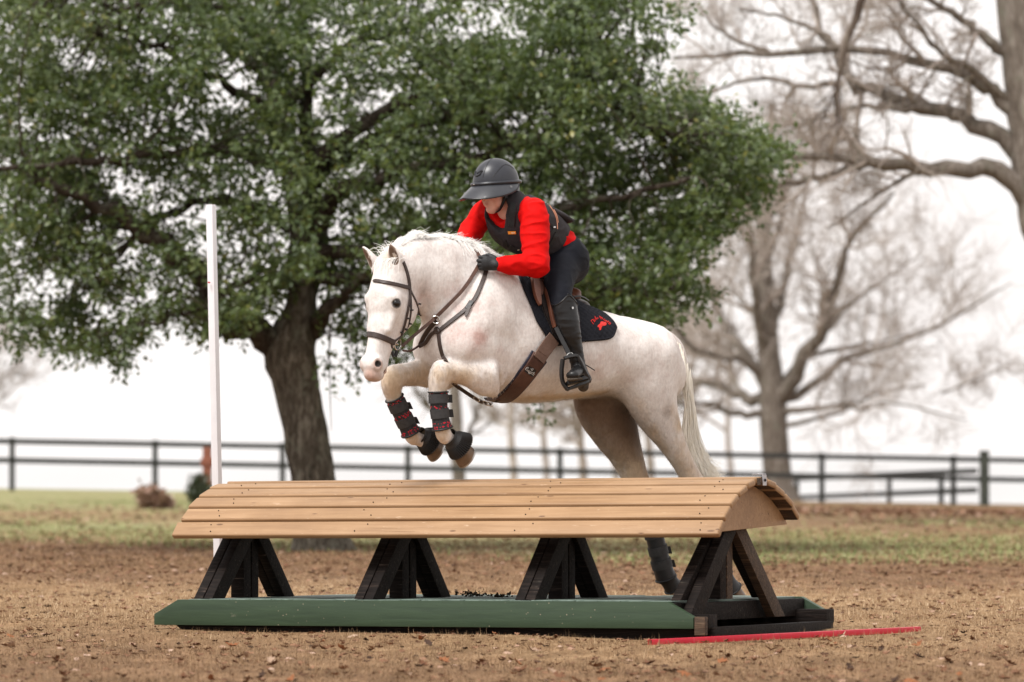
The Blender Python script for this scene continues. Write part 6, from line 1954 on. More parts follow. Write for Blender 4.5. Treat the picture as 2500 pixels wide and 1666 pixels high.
    e1 = free_pts([(1066, 783), (1050, 800), (1036, 820), (1026, 842)], 12, pA + nA * .012, pB + nB * .012); mb = MB(); ribbon(mb, e1[0], e1[1], .026, .007); mb.build('martingale_strap', M_LEATH, bp, smooth=True)
    e2 = free_pts([(1024, 846), (1038, 838), (1052, 818), (1068, 806)], 12, pB + nB * .014, pc + nc * .014); mb = MB(); ribbon(mb, e2[0], e2[1], .022, .007); mb.build('martingale_strap', M_LEATH, bp, smooth=True)
    mb = MB(); mb.tube([tuple(ring + HF * -.0 + HS * 0 + Vector((1, 0, 0)) * (.010 + .021 * math.cos(q)) + HZ * .021 * math.sin(q)) for q in np.linspace(0, 6.283, 21)], .0028, 6, caps=False); mb.build('martingale_ring', M_STEEL, bp, smooth=True)
    under = [hp(1090, 915, .02), hp(1107, 936, .02), hp(1130, 953, .02), hp(1159, 972, .02), hp(1178, 982, .02), hp(1200, 986, .02)]
    mb = MB(); ribbon(mb, crom(np.array([tuple(v) for v in under]), 14), np.tile(tuple(HS * .6 - HZ * .8), (14, 1)), .022, .007); mb.build('girth_strap', M_LEATH, bp, smooth=True)
    for x, y in ((1163, 975), (1186, 985), (1195, 987)):
        c = hp(x, y, .04); mb = MB(); mb.tube([tuple(c + Vector((.9, 0, -.43)) * .020 * math.cos(q) + HZ * .010 * math.sin(q)) for q in np.linspace(0, 6.283, 15)], .003, 6, caps=False); mb.build('buckle', M_STEEL, bp, smooth=True)
# ------------------------------------------------------------------ the rider
def build_rider():
    M_SKIN = Nodes('skin')
    f = M_SKIN.noise(M_SKIN.geo(), 25, 4)
    lip = M_SKIN.attr('lip').outputs['Fac']; blush = M_SKIN.attr('blush').outputs['Fac']
    c = M_SKIN.ramp(f, [(0.3, (0.56, 0.30, 0.22)), (0.7, (0.66, 0.38, 0.29))])
    c = M_SKIN.mix(M_SKIN.math('MULTIPLY', blush, 0.6), c, (0.60, 0.21, 0.16))
    c = M_SKIN.mix(M_SKIN.math('MULTIPLY', lip, 0.6), c, (0.45, 0.15, 0.13))
    M_SK = M_SKIN.fin(c, 0.5, spec=0.35)
    M_SK.node_tree.nodes['Principled BSDF'].inputs['Subsurface Weight'].default_value = 0.08
    m = Nodes('red_jersey')
    M_SHIRT = m.fin(m.ramp(m.noise(m.geo(), 30, 3), [(0.3, (0.52, 0.003, 0.003)), (0.7, (0.62, 0.005, 0.004))]), 0.75, m.bump(m.noise(m.geo((1, 1, 1)), 300, 2), 0.3, 0.0015), 0.1)
    M_VEST = simple('charcoal_vest_fabric', (0.034, 0.030, 0.033), (0.023, 0.020, 0.022), 20, 0.72, 0.3, 200, spec=0.2)
    M_TRIM = simple('black_webbing', (0.010, 0.010, 0.011), None, 40, 0.6, 0.3, 200)
    M_BREECH = simple('black_stretch_fabric', (0.009, 0.010, 0.015), (0.006, 0.007, 0.011), 15, 0.7, 0.2, 250, spec=0.12)
    M_BOOT = simple('black_boot_leather', (0.011, 0.011, 0.012), (0.007, 0.007, 0.0075), 12, 0.38, 0.25, 40, spec=0.35)
    M_SOLE = simple('dirty_boot_sole', (0.085, 0.065, 0.045), (0.025, 0.02, 0.017), 40, 0.85, 0.4, 80)
    M_GLOVE = simple('black_glove_fabric', (0.016, 0.016, 0.018), (0.009, 0.009, 0.010), 30, 0.6, 0.4, 150)
    M_HELM = simple('matt_black_helmet', (0.026, 0.028, 0.036), (0.021, 0.023, 0.030), 60, 0.36, 0.12, 350, spec=0.45, bdist=0.001)
    M_HELMG = simple('glossy_black_visor', (0.032, 0.034, 0.042), (0.023, 0.025, 0.031), 12, 0.3, 0.1, 200, spec=0.5)
    M_ORANGE = simple('orange_label', (0.85, 0.30, 0.02), (0.75, 0.24, 0.02), 50, 0.6)
    M_CREAM = simple('cream_print', (0.85, 0.72, 0.5), None, 50, 0.6)
    M_STEEL = simple('small_steel_fitting', (0.7, 0.7, 0.7), None, 20, 0.25, Metallic=1.0)
    M_COPPER = simple('copper_piping', (0.50, 0.22, 0.13), None, 20, 0.5)
    M_HAIR = simple('brown_hair', (0.10, 0.055, 0.03), (0.05, 0.028, 0.016), 60, 0.5)
    root = empty('person', hp(1370, 700, 0), 'rider in red long-sleeved shirt, black vest, helmet and tall boots, crouched forward holding the reins', 'person')
    AX = (HF, HS, HZ)
    # ---- joints
    Sn, Sf = hp(1304, 524, .19), hp(1180, 520, -.20)
    SV = (Sn - Sf).normalized()
    _pn, _nn = cast(1188, 655)
    En, Wn = hp(1309, 646, .27), at(1217, 647, _pn.y - .045)
    Ef, Wf = hp(1147, 572, -.25), hp(1137, 600, -.13)
    tor = [(hp(1382, 632), .145, .112), (hp(1354, 596), .142, .110), (hp(1312, 564), .155, .122), (hp(1272, 536), .172, .128), (hp(1248, 512), .155, .098), (hp(1238, 498), .075, .068)]
    chest_n = (Vector((-.62, -.62, -.48))); chest_n = (chest_n - SV * chest_n.dot(SV)).normalized()
    spd = (tor[4][0] - tor[2][0]).normalized()
    HR = R(38)
    def frame(p):
        f = Vector((-math.cos(HR) * math.cos(p), -math.sin(HR) * math.cos(p), -math.sin(p))); u = Vector((-math.cos(HR) * math.sin(p), -math.sin(HR) * math.sin(p), math.cos(p)))
        return f, f.cross(u) * -1, u
    HC = hp(1211, 455, 0)
    ff, fs, fu = frame(R(15))
    def fp(f, s, u): return HC + ff * f + fs * s + fu * u
    def hands(B, W, fwd, across, inn, sc=1.0, k=.003, g=0.0):
        """closed fist: palm, four unequal curled fingers, thumb from the side of the palm"""
        c = W + fwd * .050 * sc
        B.loft([(W + fwd * -.012, .026 + g, .024 + g), (W + fwd * .03 * sc, .036 + g, .024 + g), (W + fwd * .075 * sc, .041 + g, .022 + g), (W + fwd * .088 * sc, .039 + g, .018 + g)], across, k=.015)
        for i, (o, ln) in enumerate(((-.031, .92), (-.010, 1.0), (.011, .95), (.030, .78))):
            b0 = W + fwd * (.086 - abs(o + .01) * .25) * sc + across * o * 1.03
            p1 = b0 + fwd * .034 * ln + inn * .012
            p2 = p1 + inn * .030 * ln - fwd * .006
            p3 = p2 - fwd * .022 * ln + inn * .006
            B.loft([(b0 - fwd * .012, .0112 + g, .0115 + g), (b0, .0114 + g, .0118 + g), (p1, .0108 + g, .0108 + g), (p2, .0100 + g, .0098 + g), (p3, .0088 + g, .0085 + g)], across, k=k, n=18)
        t0 = W + fwd * .025 - across * .034 + inn * .010
        t1 = t0 + fwd * .030 - across * .014 + inn * .016
        t2 = t1 + fwd * .028 + inn * .012 + across * .008
        B.loft([(t0, .015 + g, .015 + g), (t1, .0125 + g, .0125 + g), (t2, .0105 + g, .010 + g)], across, k=.012)
    near_f = Vector((-.90, -.12, .10)).normalized(); near_a = Vector((-.06, .05, -1)).normalized(); near_a = (near_a - near_f * near_a.dot(near_f)).normalized(); near_i = Vector((0.1, 1, -.15)); near_i = (near_i - near_f * near_i.dot(near_f) - near_a * near_i.dot(near_a)).normalized()
    far_f = Vector((-.45, -.35, -.55)).normalized(); far_a = Vector((-.75, .2, .5)); far_a = (far_a - far_f * far_a.dot(far_f)).normalized(); far_i = far_f.cross(far_a); far_i = far_i if far_i.y < 0 else -far_i
    kn, kf = None, None
    leg = [(hp(1377, 640, .085), .10, .112), (hp(1364, 690, .215), .086, .092), (hp(1369, 735, .315), .060, .066), (hp(1375, 765, .345), .050, .054)]
    calf = [(hp(1372, 748, .342), .058, .064), (hp(1384, 795, .362), .057, .062), (hp(1398, 842, .372), .042, .046), (hp(1407, 876, .378), .036, .040), (hp(1413, 900, .378), .036, .042)]
    foot = [(hp(1421, 916, .365), .034, .034), (hp(1411, 908, .42), .037, .033), (hp(1404, 912, .455), .041, .030), (hp(1398, 917, .49), .037, .026)]
    # ---- body: one continuous figure under the clothes
    B = Body()
    B.loft([(p, a - .02, b - .02) for p, a, b in tor], SV, k=.04)
    B.loft([(hp(1250, 505), .06, .06), (fp(-.035, 0, -.10), .052, .055), (fp(-.02, 0, -.05), .055, .06)], SV, k=.03)
    for P0, E, W in ((Sn, En, Wn), (Sf, Ef, Wf)):
        B.loft([(P0, .05, .05), ((P0 + E) / 2, .043, .043), (E, .036, .036)], HS, k=.03)
        B.loft([(E, .036, .036), (E * .6 + W * .4, .036, .036), (W, .024, .026)], HS, k=.02)
    for mir in ((lambda p: p), mirror_pt):
        B.loft([(mir(p), a - .014, b - .014) for p, a, b in leg], HS, k=.04)
        B.loft([(mir(p), a - .012, b - .012) for p, a, b in calf], HS, k=.02)
        B.loft([(mir(p), a - .012, b - .010) for p, a, b in foot], HS, k=.02)
    hands(B, Wn, near_f, near_a, near_i, .95, g=-.004)
    hands(B, Wf, far_f, far_a, far_i, .95, g=-.004)
    # head and face
    B.ell(fp(-.012, 0, .03), (ff, fs, fu), (.095, .074, .098), k=.03)
    B.loft([(fp(.030, 0, .02), .068, .062), (fp(.036, 0, -.03), .066, .060), (fp(.040, 0, -.075), .056, .056), (fp(.050, 0, -.108), .040, .040), (fp(.058, 0, -.124), .026, .026)], fs, k=.03)
    for s in (1, -1):
        B.ell(fp(.062, .036 * s, -.038), (ff, fs, fu), (.028, .026, .026), k=.03)
        B.ell(fp(.052, .040 * s, -.085), (ff, fs, fu), (.026, .022, .028), k=.03)
        B.ell(fp(.080, .032 * s, .004), (ff, fs, fu), (.016, .016, .012), k=.014, op='sub')
        B.ell(fp(.074, .032 * s, .003), (ff, fs, fu), (.013, .013, .012), k=.006)
        B.ell(fp(-.012, .074 * s, -.02), (ff, fs, fu), (.022, .010, .032), k=.008)
        B.ell(fp(.104, .010 * s, -.047), (ff, fs, fu), (.010, .009, .008), k=.006)
    B.loft([(fp(.094, 0, .012), .008, .008), (fp(.106, 0, -.020), .010, .012), (fp(.115, 0, -.042), .012, .013)], fs, k=.014)
    B.loft([(fp(.088, -.022, -.079), .005, .006), (fp(.098, 0, -.074), .008, .0065), (fp(.088, .022, -.079), .005, .006)], fu, k=.007)
    B.loft([(fp(.086, -.020, -.086), .005, .006), (fp(.096, 0, -.090), .008, .0075), (fp(.086, .020, -.086), .005, .006)], fu, k=.007)
    B.loft([(fp(.093, -.022, -.081), .0022, .0022), (fp(.104, 0, -.0815), .0024, .0024), (fp(.093, .022, -.081), .0022, .0022)], fu, k=.004, op='sub')
    B.ell(fp(.078, 0, -.120), (ff, fs, fu), (.022, .024, .018), k=.02)
    V, Q = B.mesh(.0058, HO, AX, smooth=1)
    o = part_np('body', V, Q, M_SK, root)
    mx = np.maximum
    vcol(o.data, 'lip', mx.reduce([spot(V, fp(.098, .010 * s, -.082), .009, .6) for s in (-1, 0, 1)]))
    vcol(o.data, 'blush', mx.reduce([spot(V, fp(.085, .040 * s, -.040), .032, 1.2) for s in (-1, 1)] + [spot(V, fp(.118, 0, -.044), .018, 1)]))
    # ---- clothes
    def wrinkle(V, Q, amp, freq, dirs=None):
        E1 = V[Q[:, 1]] - V[Q[:, 0]]; E2 = V[Q[:, 2]] - V[Q[:, 0]]
        fn = np.cross(E1, E2); n = np.zeros_like(V)
        for j in range(4):
            for i in range(3): n[:, i] += np.bincount(Q[:, j], fn[:, i], len(V))
        n /= np.linalg.norm(n, axis=1)[:, None] + 1e-12
        d = np.array([mnoise.noise(Vector((p[0] * freq[0], p[1] * freq[1], p[2] * freq[2]))) for p in V])
        d2 = np.array([mnoise.noise(Vector((p[0] * freq[0] * 2.3 + 5, p[1] * freq[1] * 2.3, p[2] * freq[2] * 2.3))) for p in V])
        r = np.maximum(0, 1 - np.abs(d) * 3.4) ** 1.3 * 1.3 + .5 * d2
        return V + n * (amp * r)[:, None]
    # shirt
    B = Body()
    B.loft([(p, a, b) for p, a, b in tor[0:]], SV, k=.04)
    B.loft([(tor[2][0] + chest_n * .02, .14, .11), (tor[3][0] + chest_n * .035, .155, .11), (tor[4][0] + chest_n * .02, .13, .08)], SV, k=.05)
    B.ell(fp(.03, 0, -.14), (ff, fs, fu), (.085, .066, .07), k=.012, op='sub')
    B.cut(fp(-.03, 0, -.125), fu + ff * .35)
    for P0, E, W, rs in ((Sn, En, Wn, (.080, .079, .070, .060, .053, .038)), (Sf, Ef, Wf, (.070, .066, .060, .052, .048, .037))):
        B.loft([(P0 + (hp(1258, 514) - P0) * .25, rs[0] * 1.05, rs[0] * 1.05), (P0, rs[0], rs[0]), ((P0 + E) / 2, rs[1], rs[1]), (E, rs[2], rs[2])], SV, k=.05)
        B.loft([(E, rs[2], rs[2]), (E * .65 + W * .35, rs[3], rs[3]), (E * .3 + W * .7, rs[4], rs[4]), (W + (E - W) * .04, rs[5], rs[5])], HS, k=.035)
    # cut the shirt off at the hips
    hipd = (tor[0][0] - tor[1][0]).normalized()
    B.cut(tor[0][0] - hipd * .03, hipd)
    V, Q = B.mesh(.0062, HO, AX, smooth=1)
    V = wrinkle(V, Q, .0058, (7, 7, 15))
    part_np('shirt', V, Q, M_SHIRT, root)
    # collar
    mb = MB()
    nb = hp(1247, 503); nu_ = (fp(-.03, 0, -.06) - nb).normalized(); nf = (ff - nu_ * ff.dot(nu_)).normalized(); ns = nf.cross(nu_)
    cc, cn = [], []
    for q in np.linspace(-2.85, 2.85, 30):
        dv = nf * math.cos(q) + ns * math.sin(q)
        lowr = -.012 - .030 * (math.cos(q - math.pi) + 1) / 2 * 0 - .035 * max(0, math.cos(math.pi - abs(q))) ** 2
        cc.append(nb + nf * -.004 - dv * -.0 + (nf * -1 if False else Vector((0, 0, 0))) + Vector(dv) * -.0 + nu_ * .0)
        cc[-1] = nb + (nf * -math.cos(q) + ns * math.sin(q)) * .072 + nu_ * (.030 - .055 * max(0, -math.cos(q)) ** 2)
        cn.append((nf * -math.cos(q) + ns * math.sin(q)) + nu_ * .25)
    ribbon(mb, [tuple(p) for p in cc], [tuple(p) for p in cn], .042, .005); mb.build('collar', M_SHIRT, root, smooth=True)
    # vest
    B = Body()
    B.loft([(tor[1][0] * .82 + tor[2][0] * .18, .148, .128)] + [(tor[2][0], .168, .143), (tor[3][0], .182, .146), (tor[4][0], .160, .122), (hp(1240, 497), .105, .09)], SV, k=.04, p=2.3)
    B.loft([(tor[1][0] * .3 + tor[2][0] * .7 + chest_n * .055, .135, .115), (tor[3][0] * .5 + tor[2][0] * .5 + chest_n * .075, .158, .125), (tor[3][0] + chest_n * .065, .165, .12), (tor[4][0] + chest_n * .035, .150, .095)], SV, k=.05, p=2.4)
    B.ell(Sn + SV * .02, (SV, Vector((0, 0, 1)), SV.cross(Vector((0, 0, 1)))), (.10, .105, .105), k=.015, op='sub')
    B.ell(Sf - SV * .02, (SV, Vector((0, 0, 1)), SV.cross(Vector((0, 0, 1)))), (.10, .105, .105), k=.015, op='sub')
    B.loft([(fp(.03, 0, -.15), .10, .09), (tor[4][0] + chest_n * .16, .056, .08), (tor[3][0] + chest_n * .24 + spd * .03, .048, .07), (tor[3][0] + chest_n * .26 - spd * .03, .038, .06)], SV, k=.014, op='sub')
    B.ell(fp(-.02, 0, -.10), (ff, fs, fu), (.085, .078, .09), k=.01, op='sub')
    B.cut(hp(1347, 583), (tor[0][0] - tor[2][0]))
    V, Q = B.mesh(.0062, HO, AX, smooth=2)
    V = wrinkle(V, Q, .0022, (12, 12, 12))
    vest = part_np('vest', V, Q, M_VEST, root)
    vb = bvh_of(V, Q)
    def von(px, py, off=.0):
        d = ray(px, py).normalized(); h = vb.ray_cast(CAM_POS, d)
        if h[0] is None:
            q = vb.find_nearest(hp(px, py, .05)); h = (q[0], q[1])
        n = h[1] if h[1].dot(d) < 0 else -h[1]
        return h[0] + n * off, n
    def vstrap(pxs, w, nm, mat, th=.006, n=12, par=vest, off=.001):
        C = crom(np.array(pxs, float), n); P, N = zip(*[von(x, y, off) for x, y in C])
        m_ = MB(); ribbon(m_, [tuple(p) for p in P], [tuple(q) for q in N], w, th); return m_.build(nm, mat, par, smooth=True)
    vz = lambda x, y: (1100 + x / 5.057, 370 + y / 5.057)
    vstrap([vz(775, 640), vz(768, 740), vz(762, 840), vz(758, 920)], .040, 'shoulder_strap', M_TRIM, .009)
    tg = vstrap([vz(716, 1002), vz(760, 1001), vz(810, 1000)], .018, 'label', M_ORANGE, .003, 6, off=.004)
    vstrap([vz(755, 1000), vz(775, 1000), vz(800, 999)], .006, 'label_print', M_CREAM, .001, 5, tg, off=.0075)
    vstrap([vz(680, 1090), vz(700, 1180), vz(740, 1300)], .010, 'zip_flap', M_TRIM, .003)
    vstrap([vz(1215, 890), vz(1260, 925), vz(1310, 1000)], .018, 'side_strap', M_TRIM, .004)
    vstrap([vz(1195, 1090), vz(1240, 1010), vz(1290, 960)], .022, 'side_strap', M_TRIM, .004)
    vstrap([vz(1205, 1200), vz(1260, 1100), vz(1310, 1020)], .026, 'side_strap', M_TRIM, .004)
    vstrap([vz(1200, 650), vz(1240, 700), vz(1290, 790), vz(1312, 880), vz(1316, 960)], .004, 'piping', M_COPPER, .004)
    vstrap([vz(1215, 640), vz(1258, 700), vz(1305, 790), vz(1326, 880)], .004, 'piping', M_COPPER, .004)
    p, n = von(*vz(1275, 935), .006); mb = MB(); mb.box(p, (.014, .008, .010)); mb.build('buckle', M_STEEL, vest, bevel=.002)
    p, n = von(*vz(838, 1215), .002); mb = MB(); mb.box(p, (.010, .002, .004)); mb.build('label_print', M_CREAM, vest)
    # the tail of the vest standing off the back
    Bk = Body(); Bk.loft([(hp(1322, 512, .03), .10, .032), (hp(1348, 527, .02), .11, .034), (hp(1370, 537, .02), .10, .026), (hp(1381, 536, .02), .08, .014)], SV, k=.01)
    V, Q = Bk.mesh(.007, HO, AX, smooth=1); part_np('back_flap', V, Q, M_VEST, root)
    # breeches
    B = Body()
    B.loft([(tor[0][0] * .45 + tor[1][0] * .55, .143, .113), (tor[0][0], .150, .120), (hp(1386, 650), .14, .11)], SV, k=.05)
    B.cut(hp(1371, 600), (tor[2][0] - tor[0][0]))
    for mir in ((lambda p: p), mirror_pt):
        B.loft([(mir(p), a, b) for p, a, b in leg] + [(mir(hp(1380, 785, .355)), .040, .044)], HS, k=.07)
        B.ell(mir(hp(1386, 632, .08)), (HF, HS, HZ), (.090, .085, .11), k=.06)
    V, Q = B.mesh(.0065, HO, AX, smooth=2)
    V = wrinkle(V, Q, .0022, (8, 8, 14))
    part_np('breeches', V, Q, M_BREECH, root)
    # boots
    for mi, mir in enumerate(((lambda p: p), mirror_pt)):
        B = Body()
        rows = [(hp(1374, 705, .335), .070, .078), (hp(1379, 750, .348), .066, .074), (hp(1388, 798, .364), .064, .069), (hp(1401, 846, .373), .047, .052), (hp(1408, 876, .378), .040, .045), (hp(1414, 902, .378), .040, .046)]
        B.loft([(mir(p), a, b) for p, a, b in rows], HS, k=.02, n=36)
        B.loft([(mir(p), a, b) for p, a, b in foot], HS, k=.03)
        V, Q = B.mesh(.006, HO, AX, smooth=1)
        V = wrinkle(V, Q, .0018, (7, 7, 22))
        # top line: rises to a point on the outside, cut level otherwise
        u = (V - np.array(tuple(HO))) @ np.array(tuple(HF)); z = V[:, 2]
        l = np.abs((V - np.array(tuple(HO))) @ np.array(tuple(HS)))
        A = hp(1351, 758, .36); Bp = hp(1386, 718, .40); uA, _, zA = to_local(A); uB, _, zB = to_local(Bp); C3 = hp(1406, 748, .37); uC, _, zC = to_local(C3)
        lim = np.interp(-u, [-uA - .02, -uA, -uB, -uC, -uC + .02], [zA - .005, zA, zB, zC, zC])
        keep = (z < lim)
        Q2 = Q[keep[Q].any(1)]
        V = V.copy(); up_ = ~keep; V[up_, 2] = lim[up_]
        bo = part_np('riding_boot', V, Q2, M_BOOT, root)
        sm = bo.modifiers.new('thick', 'SOLIDIFY'); sm.thickness = .005; sm.offset = -1
        used = np.zeros(len(V), bool); used[Q2.ravel()] = True
        rim = V[used & up_]; rc = rim.mean(0); an = np.arctan2(rim[:, 1] - rc[1], rim[:, 0] - rc[0]); o_ = np.argsort(an); rim = rim[o_]; an = an[o_]
        tq = np.linspace(-math.pi, math.pi, 41)
        rp = np.stack([np.interp(tq, an, rim[:, i], period=2 * math.pi) for i in range(3)], 1)
        for _ in range(2): rp[1:-1] = (rp[:-2] + rp[1:-1] * 2 + rp[2:]) / 4
        mb = MB(); mb.tube(rp, .0055, 6, caps=False); mb.build('top_binding', M_BOOT, bo, smooth=True)
        # sole and heel
        Bs = Body()
        dn = Vector((0, 0, -1))
        Bs.loft([(mir(hp(1409, 912, .43)) + dn * .030, .038, .012), (mir(hp(1403, 914, .462)) + dn * .026, .041, .012), (mir(hp(1397, 918, .497)) + dn * .020, .034, .012)], HS, k=.01)
        V, Q = Bs.mesh(.006, HO, AX); part_np('sole', V, Q, M_SOLE, bo)
        Bh = Body(); h0 = mir(hp(1424, 932, .36)); Bh.loft([(h0, .034, .034), (h0 + dn * .028, .033, .032)], HS, k=.01)
        V, Q = Bh.mesh(.006, HO, AX); part_np('heel', V, Q, M_SOLE, bo)
        mb = MB(); c = mir(hp(1397, 752, .42)); mb.tube([tuple(c), tuple(c + (HS if mi == 0 else -HS) * .006)], .007, 10); mb.build('snap', M_STEEL, bo, smooth=True)
        mb = MB()
        for q in range(4):
            a = mir(hp(1400 + q * 3.5, 896 + q * 2.2, .452 - q * .010)); mb.tube([tuple(a + HZ * .004), tuple(a + HF * -.03 + HZ * .012)], .0028, 5)
        mb.build('lace', M_TRIM, bo, smooth=True)
        mb = MB(); ribbon(mb, crom(np.array([tuple(mir(hp(1424, 888, .40))), tuple(mir(hp(1438, 896, .41))), tuple(mir(hp(1452, 905, .42)))]), 8), np.tile([0, -1, .3], (8, 1)), .006, .002); mb.build('spur_strap_end', M_TRIM, bo)
    # gloves
    for W, fw, ac, inn, E in ((Wn, near_f, near_a, near_i, En), (Wf, far_f, far_a, far_i, Ef)):
        B = Body(); hands(B, W, fw, ac, inn, .95, k=.003)
        B.loft([(W + (E - W).normalized() * .012, .031, .030), (W - (E - W).normalized() * .02, .031, .029)], HS, k=.012)
        V, Q = B.mesh(.0045, HO, AX, smooth=1); g = part_np('glove', V, Q, M_GLOVE, root)
        d = (E - W).normalized(); mb = MB(); a = ac; b = d.cross(ac)
        mb.tube([tuple(W + d * .006 + a * .034 * math.cos(t) + b * .033 * math.sin(t)) for t in np.linspace(0, 6.283, 25)], .005, 6, caps=False); mb.build('wrist_band', M_TRIM, g, smooth=True)
    # helmet
    gf, gs, gu = frame(R(5))
    hc = HC + gu * .022 - gf * .002
    def hpnt(f, s, u): return hc + gf * f + gs * s + gu * u
    RF, RS, RU = .144, .117, .140
    n, k = 56, 22; V, F = [], []
    for i in range(k):
        lat = math.pi / 2 * (1 - i / (k - 1)); 
        for j in range(n):
            t = 2 * math.pi * j / n
            ridge = 1 + .010 * math.exp(-((abs(math.sin(t)) - .36) / .05) ** 2) * math.sin(math.pi * i / (k - 1)) * (math.cos(t) > 0)
            V.append(tuple(hpnt(RF * math.cos(lat) * math.cos(t) * ridge, RS * math.cos(lat) * math.sin(t) * ridge, RU * math.sin(lat) * ridge)))
    for j in range(n): V.append(tuple(hpnt(RF * math.cos(2 * math.pi * j / n) * .985, RS * math.sin(2 * math.pi * j / n) * .985, -.030 - .035 * (1 - math.cos(2 * math.pi * j / n)) / 2)))
    for j in range(n): V.append(tuple(hpnt(RF * math.cos(2 * math.pi * j / n) * .86, RS * math.sin(2 * math.pi * j / n) * .86, -.030 - .035 * (1 - math.cos(2 * math.pi * j / n)) / 2)))
    for i in range(k + 1):
        for j in range(n):
            q = (j + 1) % n; F.append((i * n + j, i * n + q, (i + 1) * n + q, (i + 1) * n + j))
    mb = MB(); mb.add(V, F); hel = mb.build('helmet', M_HELM, root, smooth=True)
    # rolled rubber band above the visor
    mb = MB(); mb.tube([tuple(hpnt((RF + .005) * math.cos(t), (RS + .005) * math.sin(t), -.004)) for t in np.linspace(0, 2 * math.pi, 57)], .011, 8, caps=False); mb.build('rim_band', M_HELM, hel, smooth=True)
    # wide visor
    V, F = [], []; m_ = 49; kk = 7
    for i in range(kk):
        q = i / (kk - 1)
        for j in range(m_):
            t = R(-118 + 236 * j / (m_ - 1)); cw = max(0, math.cos(t / 1.34))
            w = .105 * cw ** .75 + .006
            ang = R(30 + 14 * abs(math.sin(t)))
            dr = .010 + w * q * math.sin(ang) * (1 + .25 * q)
            ro = w * q * math.cos(ang)
            V.append((t, ro, dr))
    def vis(V, off):
        return [tuple(hpnt((RF + .004 + ro) * math.cos(t), (RS + .004 + ro) * math.sin(t), -dr - off)) for t, ro, dr in V]
    P = vis(V, 0) + vis(V, .005); N0 = kk * m_
    for i in range(kk - 1):
        for j in range(m_ - 1):
            a = i * m_ + j; F += [(a, a + 1, a + m_ + 1, a + m_), (N0 + a, N0 + a + m_, N0 + a + m_ + 1, N0 + a + 1)]
    for j in range(m_ - 1):
        a = (kk - 1) * m_ + j; F.append((a, a + 1, N0 + a + 1, N0 + a)); F.append((j, N0 + j, N0 + j + 1, j + 1))
    mb = MB(); mb.add(P, F); vi = mb.build('visor', M_HELMG, hel, smooth=True)
    mb = MB(); mb.tube([P[(kk - 1) * m_ + j] for j in range(m_)], .0035, 6); mb.build('visor_edge', M_BOOT, vi, smooth=True)
    # front badge, vents and seams, small printed mark at the side of the visor
    def hsurf(t, lat, off=.0):
        r = 1 + off / .13
        return hpnt(RF * r * math.cos(lat) * math.cos(t), RS * r * math.cos(lat) * math.sin(t), RU * r * math.sin(lat))
    mb = MB(); mb.tube([tuple(hsurf(t, la, .003)) for t, la in ((R(-20), R(30)), (R(-12), R(20)), (R(0), R(17)), (R(12), R(20)), (R(20), R(30)))], .003, 6)
    mb.tube([tuple(hsurf(t, la, .003)) for t, la in ((R(-16), R(31)), (R(0), R(24)), (R(16), R(31)))], .0022, 6)
    mb.build('front_badge', M_BOOT, hel, smooth=True)
    mb = MB()
    for sgn in (1, -1):
        mb.tube([tuple(hsurf(sgn * R(24 + 4 * math.sin(q * 3)), R(14 + q * 68), .0005)) for q in np.linspace(0, 1, 18)], .0016, 5)
        mb.tube([tuple(hsurf(sgn * R(50 + 75 * q), R(12 + 32 * math.sin(q * math.pi * .8)), .0005)) for q in np.linspace(0, 1, 18)], .0016, 5)
    mb.build('seam', M_BOOT, hel, smooth=True)
    mb = MB(); c = hpnt(RF + .014, 0, -.004); mb.box(c, (.012, .010, .006), (gf, gs, gu)); mb.build('clip', M_STEEL, hel, bevel=.002)
    mb = MB(); j0 = int(m_ * .86)
    base = [Vector(P[i * m_ + j0]) for i in range(kk)]
    ex = (Vector(P[3 * m_ + j0 + 1]) - Vector(P[3 * m_ + j0 - 1])).normalized(); ey = (base[5] - base[1]).normalized(); c0 = base[3] + ex.cross(ey) * (.002 if ex.cross(ey).z > 0 else -.002)
    for a in range(7):
        t = a * math.pi * 2 / 7; mb.tube([tuple(c0 + ex * .003 * math.cos(t) + ey * .003 * math.sin(t)), tuple(c0 + ex * .010 * math.cos(t + .3) + ey * .008 * math.sin(t + .3))], .0012, 5)
    mb.build('printed_mark', simple('grey_print', (0.3, 0.3, 0.31)), vi, smooth=True)
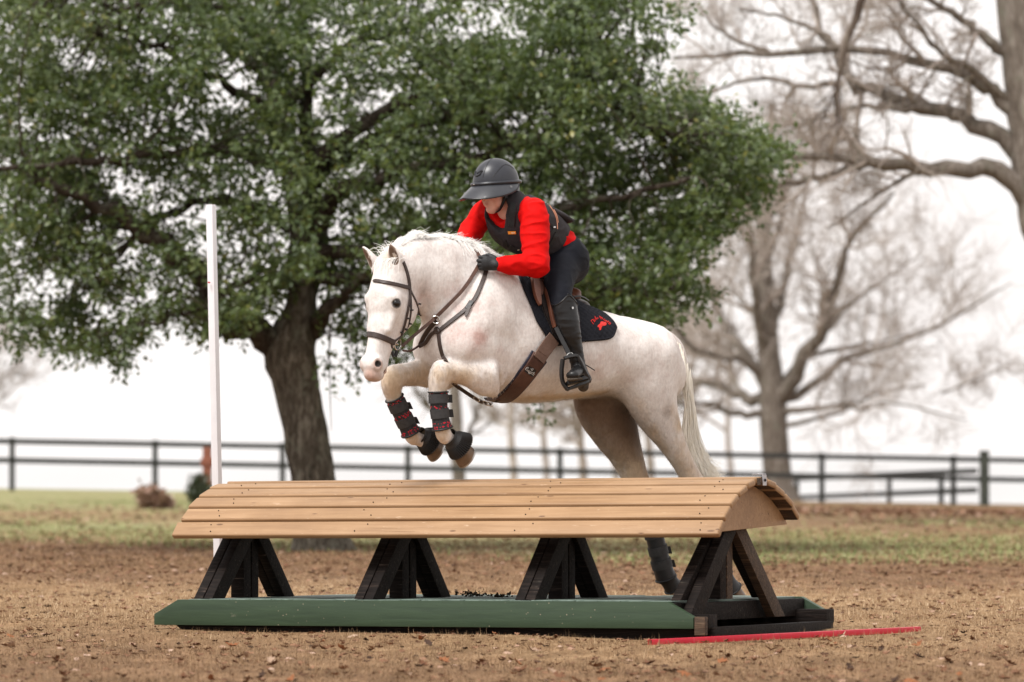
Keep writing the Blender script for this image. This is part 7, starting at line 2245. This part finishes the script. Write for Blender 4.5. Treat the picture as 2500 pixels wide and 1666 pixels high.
    # harness and hair
    mb = MB(); e = .078

    for s in (1, -1):
        pts = [fp(-.005, e * s, .02), fp(.004, e * s, -.03), fp(.012, (e - .006) * s, -.07), fp(.030, .058 * s, -.108), fp(.045, .034 * s, -.135), fp(.050, 0, -.145)]
        ribbon(mb, crom(np.array([tuple(p) for p in pts]), 18), crom(np.array([tuple(fs * s * .9 + ff * .2)] * 4 + [tuple(fs * s * .5 - fu * .7)] + [tuple(-fu)]), 18), .016, .006)
        pts = [fp(-.06, (e - .012) * s, .0), fp(-.03, e * s, -.035), fp(.010, (e - .004) * s, -.065)]
        ribbon(mb, crom(np.array([tuple(p) for p in pts]), 8), np.tile(tuple(fs * s), (8, 1)), .013, .005)
        mb.box(fp(.008, (e + .002) * s, -.06), (.020, .010, .028), (ff, fs, fu))
    mb.build('chin_harness', M_TRIM, hel, smooth=True)
    Bh = Body(); Bh.loft([(fp(-.06, 0, .02), .068, .05), (fp(-.075, 0, -.03), .06, .04), (fp(-.075, 0, -.07), .04, .028)], fs, k=.02)
    V, Q = Bh.mesh(.007, HO, AX); part_np('hair', V, Q, M_HAIR, root)
    # crop held in the far hand
    cr = empty('riding_crop', hp(1136, 595, -.10), 'dark grip of a short riding crop sticking up from the far gloved hand', 'riding crop')
    mb = MB(); mb.tube([tuple(hp(1128, 604, -.12)), tuple(hp(1133, 596, -.115)), tuple(hp(1142, 584, -.11))], .013, 10); mb.build('grip', M_GLOVE, cr, smooth=True)
    mb = MB(); mb.tube([tuple(hp(1142, 584, -.11)), tuple(hp(1143.5, 582, -.11))], .015, 10); mb.build('cap', M_TRIM, cr, smooth=True)
    mb = MB(); mb.tube([tuple(hp(1128, 604, -.12)), tuple(hp(1120, 640, -.16)), tuple(hp(1112, 690, -.2))], .004, 6); mb.build('shaft', M_TRIM, cr, smooth=True)
build_ground()
build_fence()
build_bare_trees()
build_evergreen()
JM = build_jump()
build_poles(JM)
build_horse()
build_tack()
build_rider()
build_field_bits()
build_grass()
build_litter()
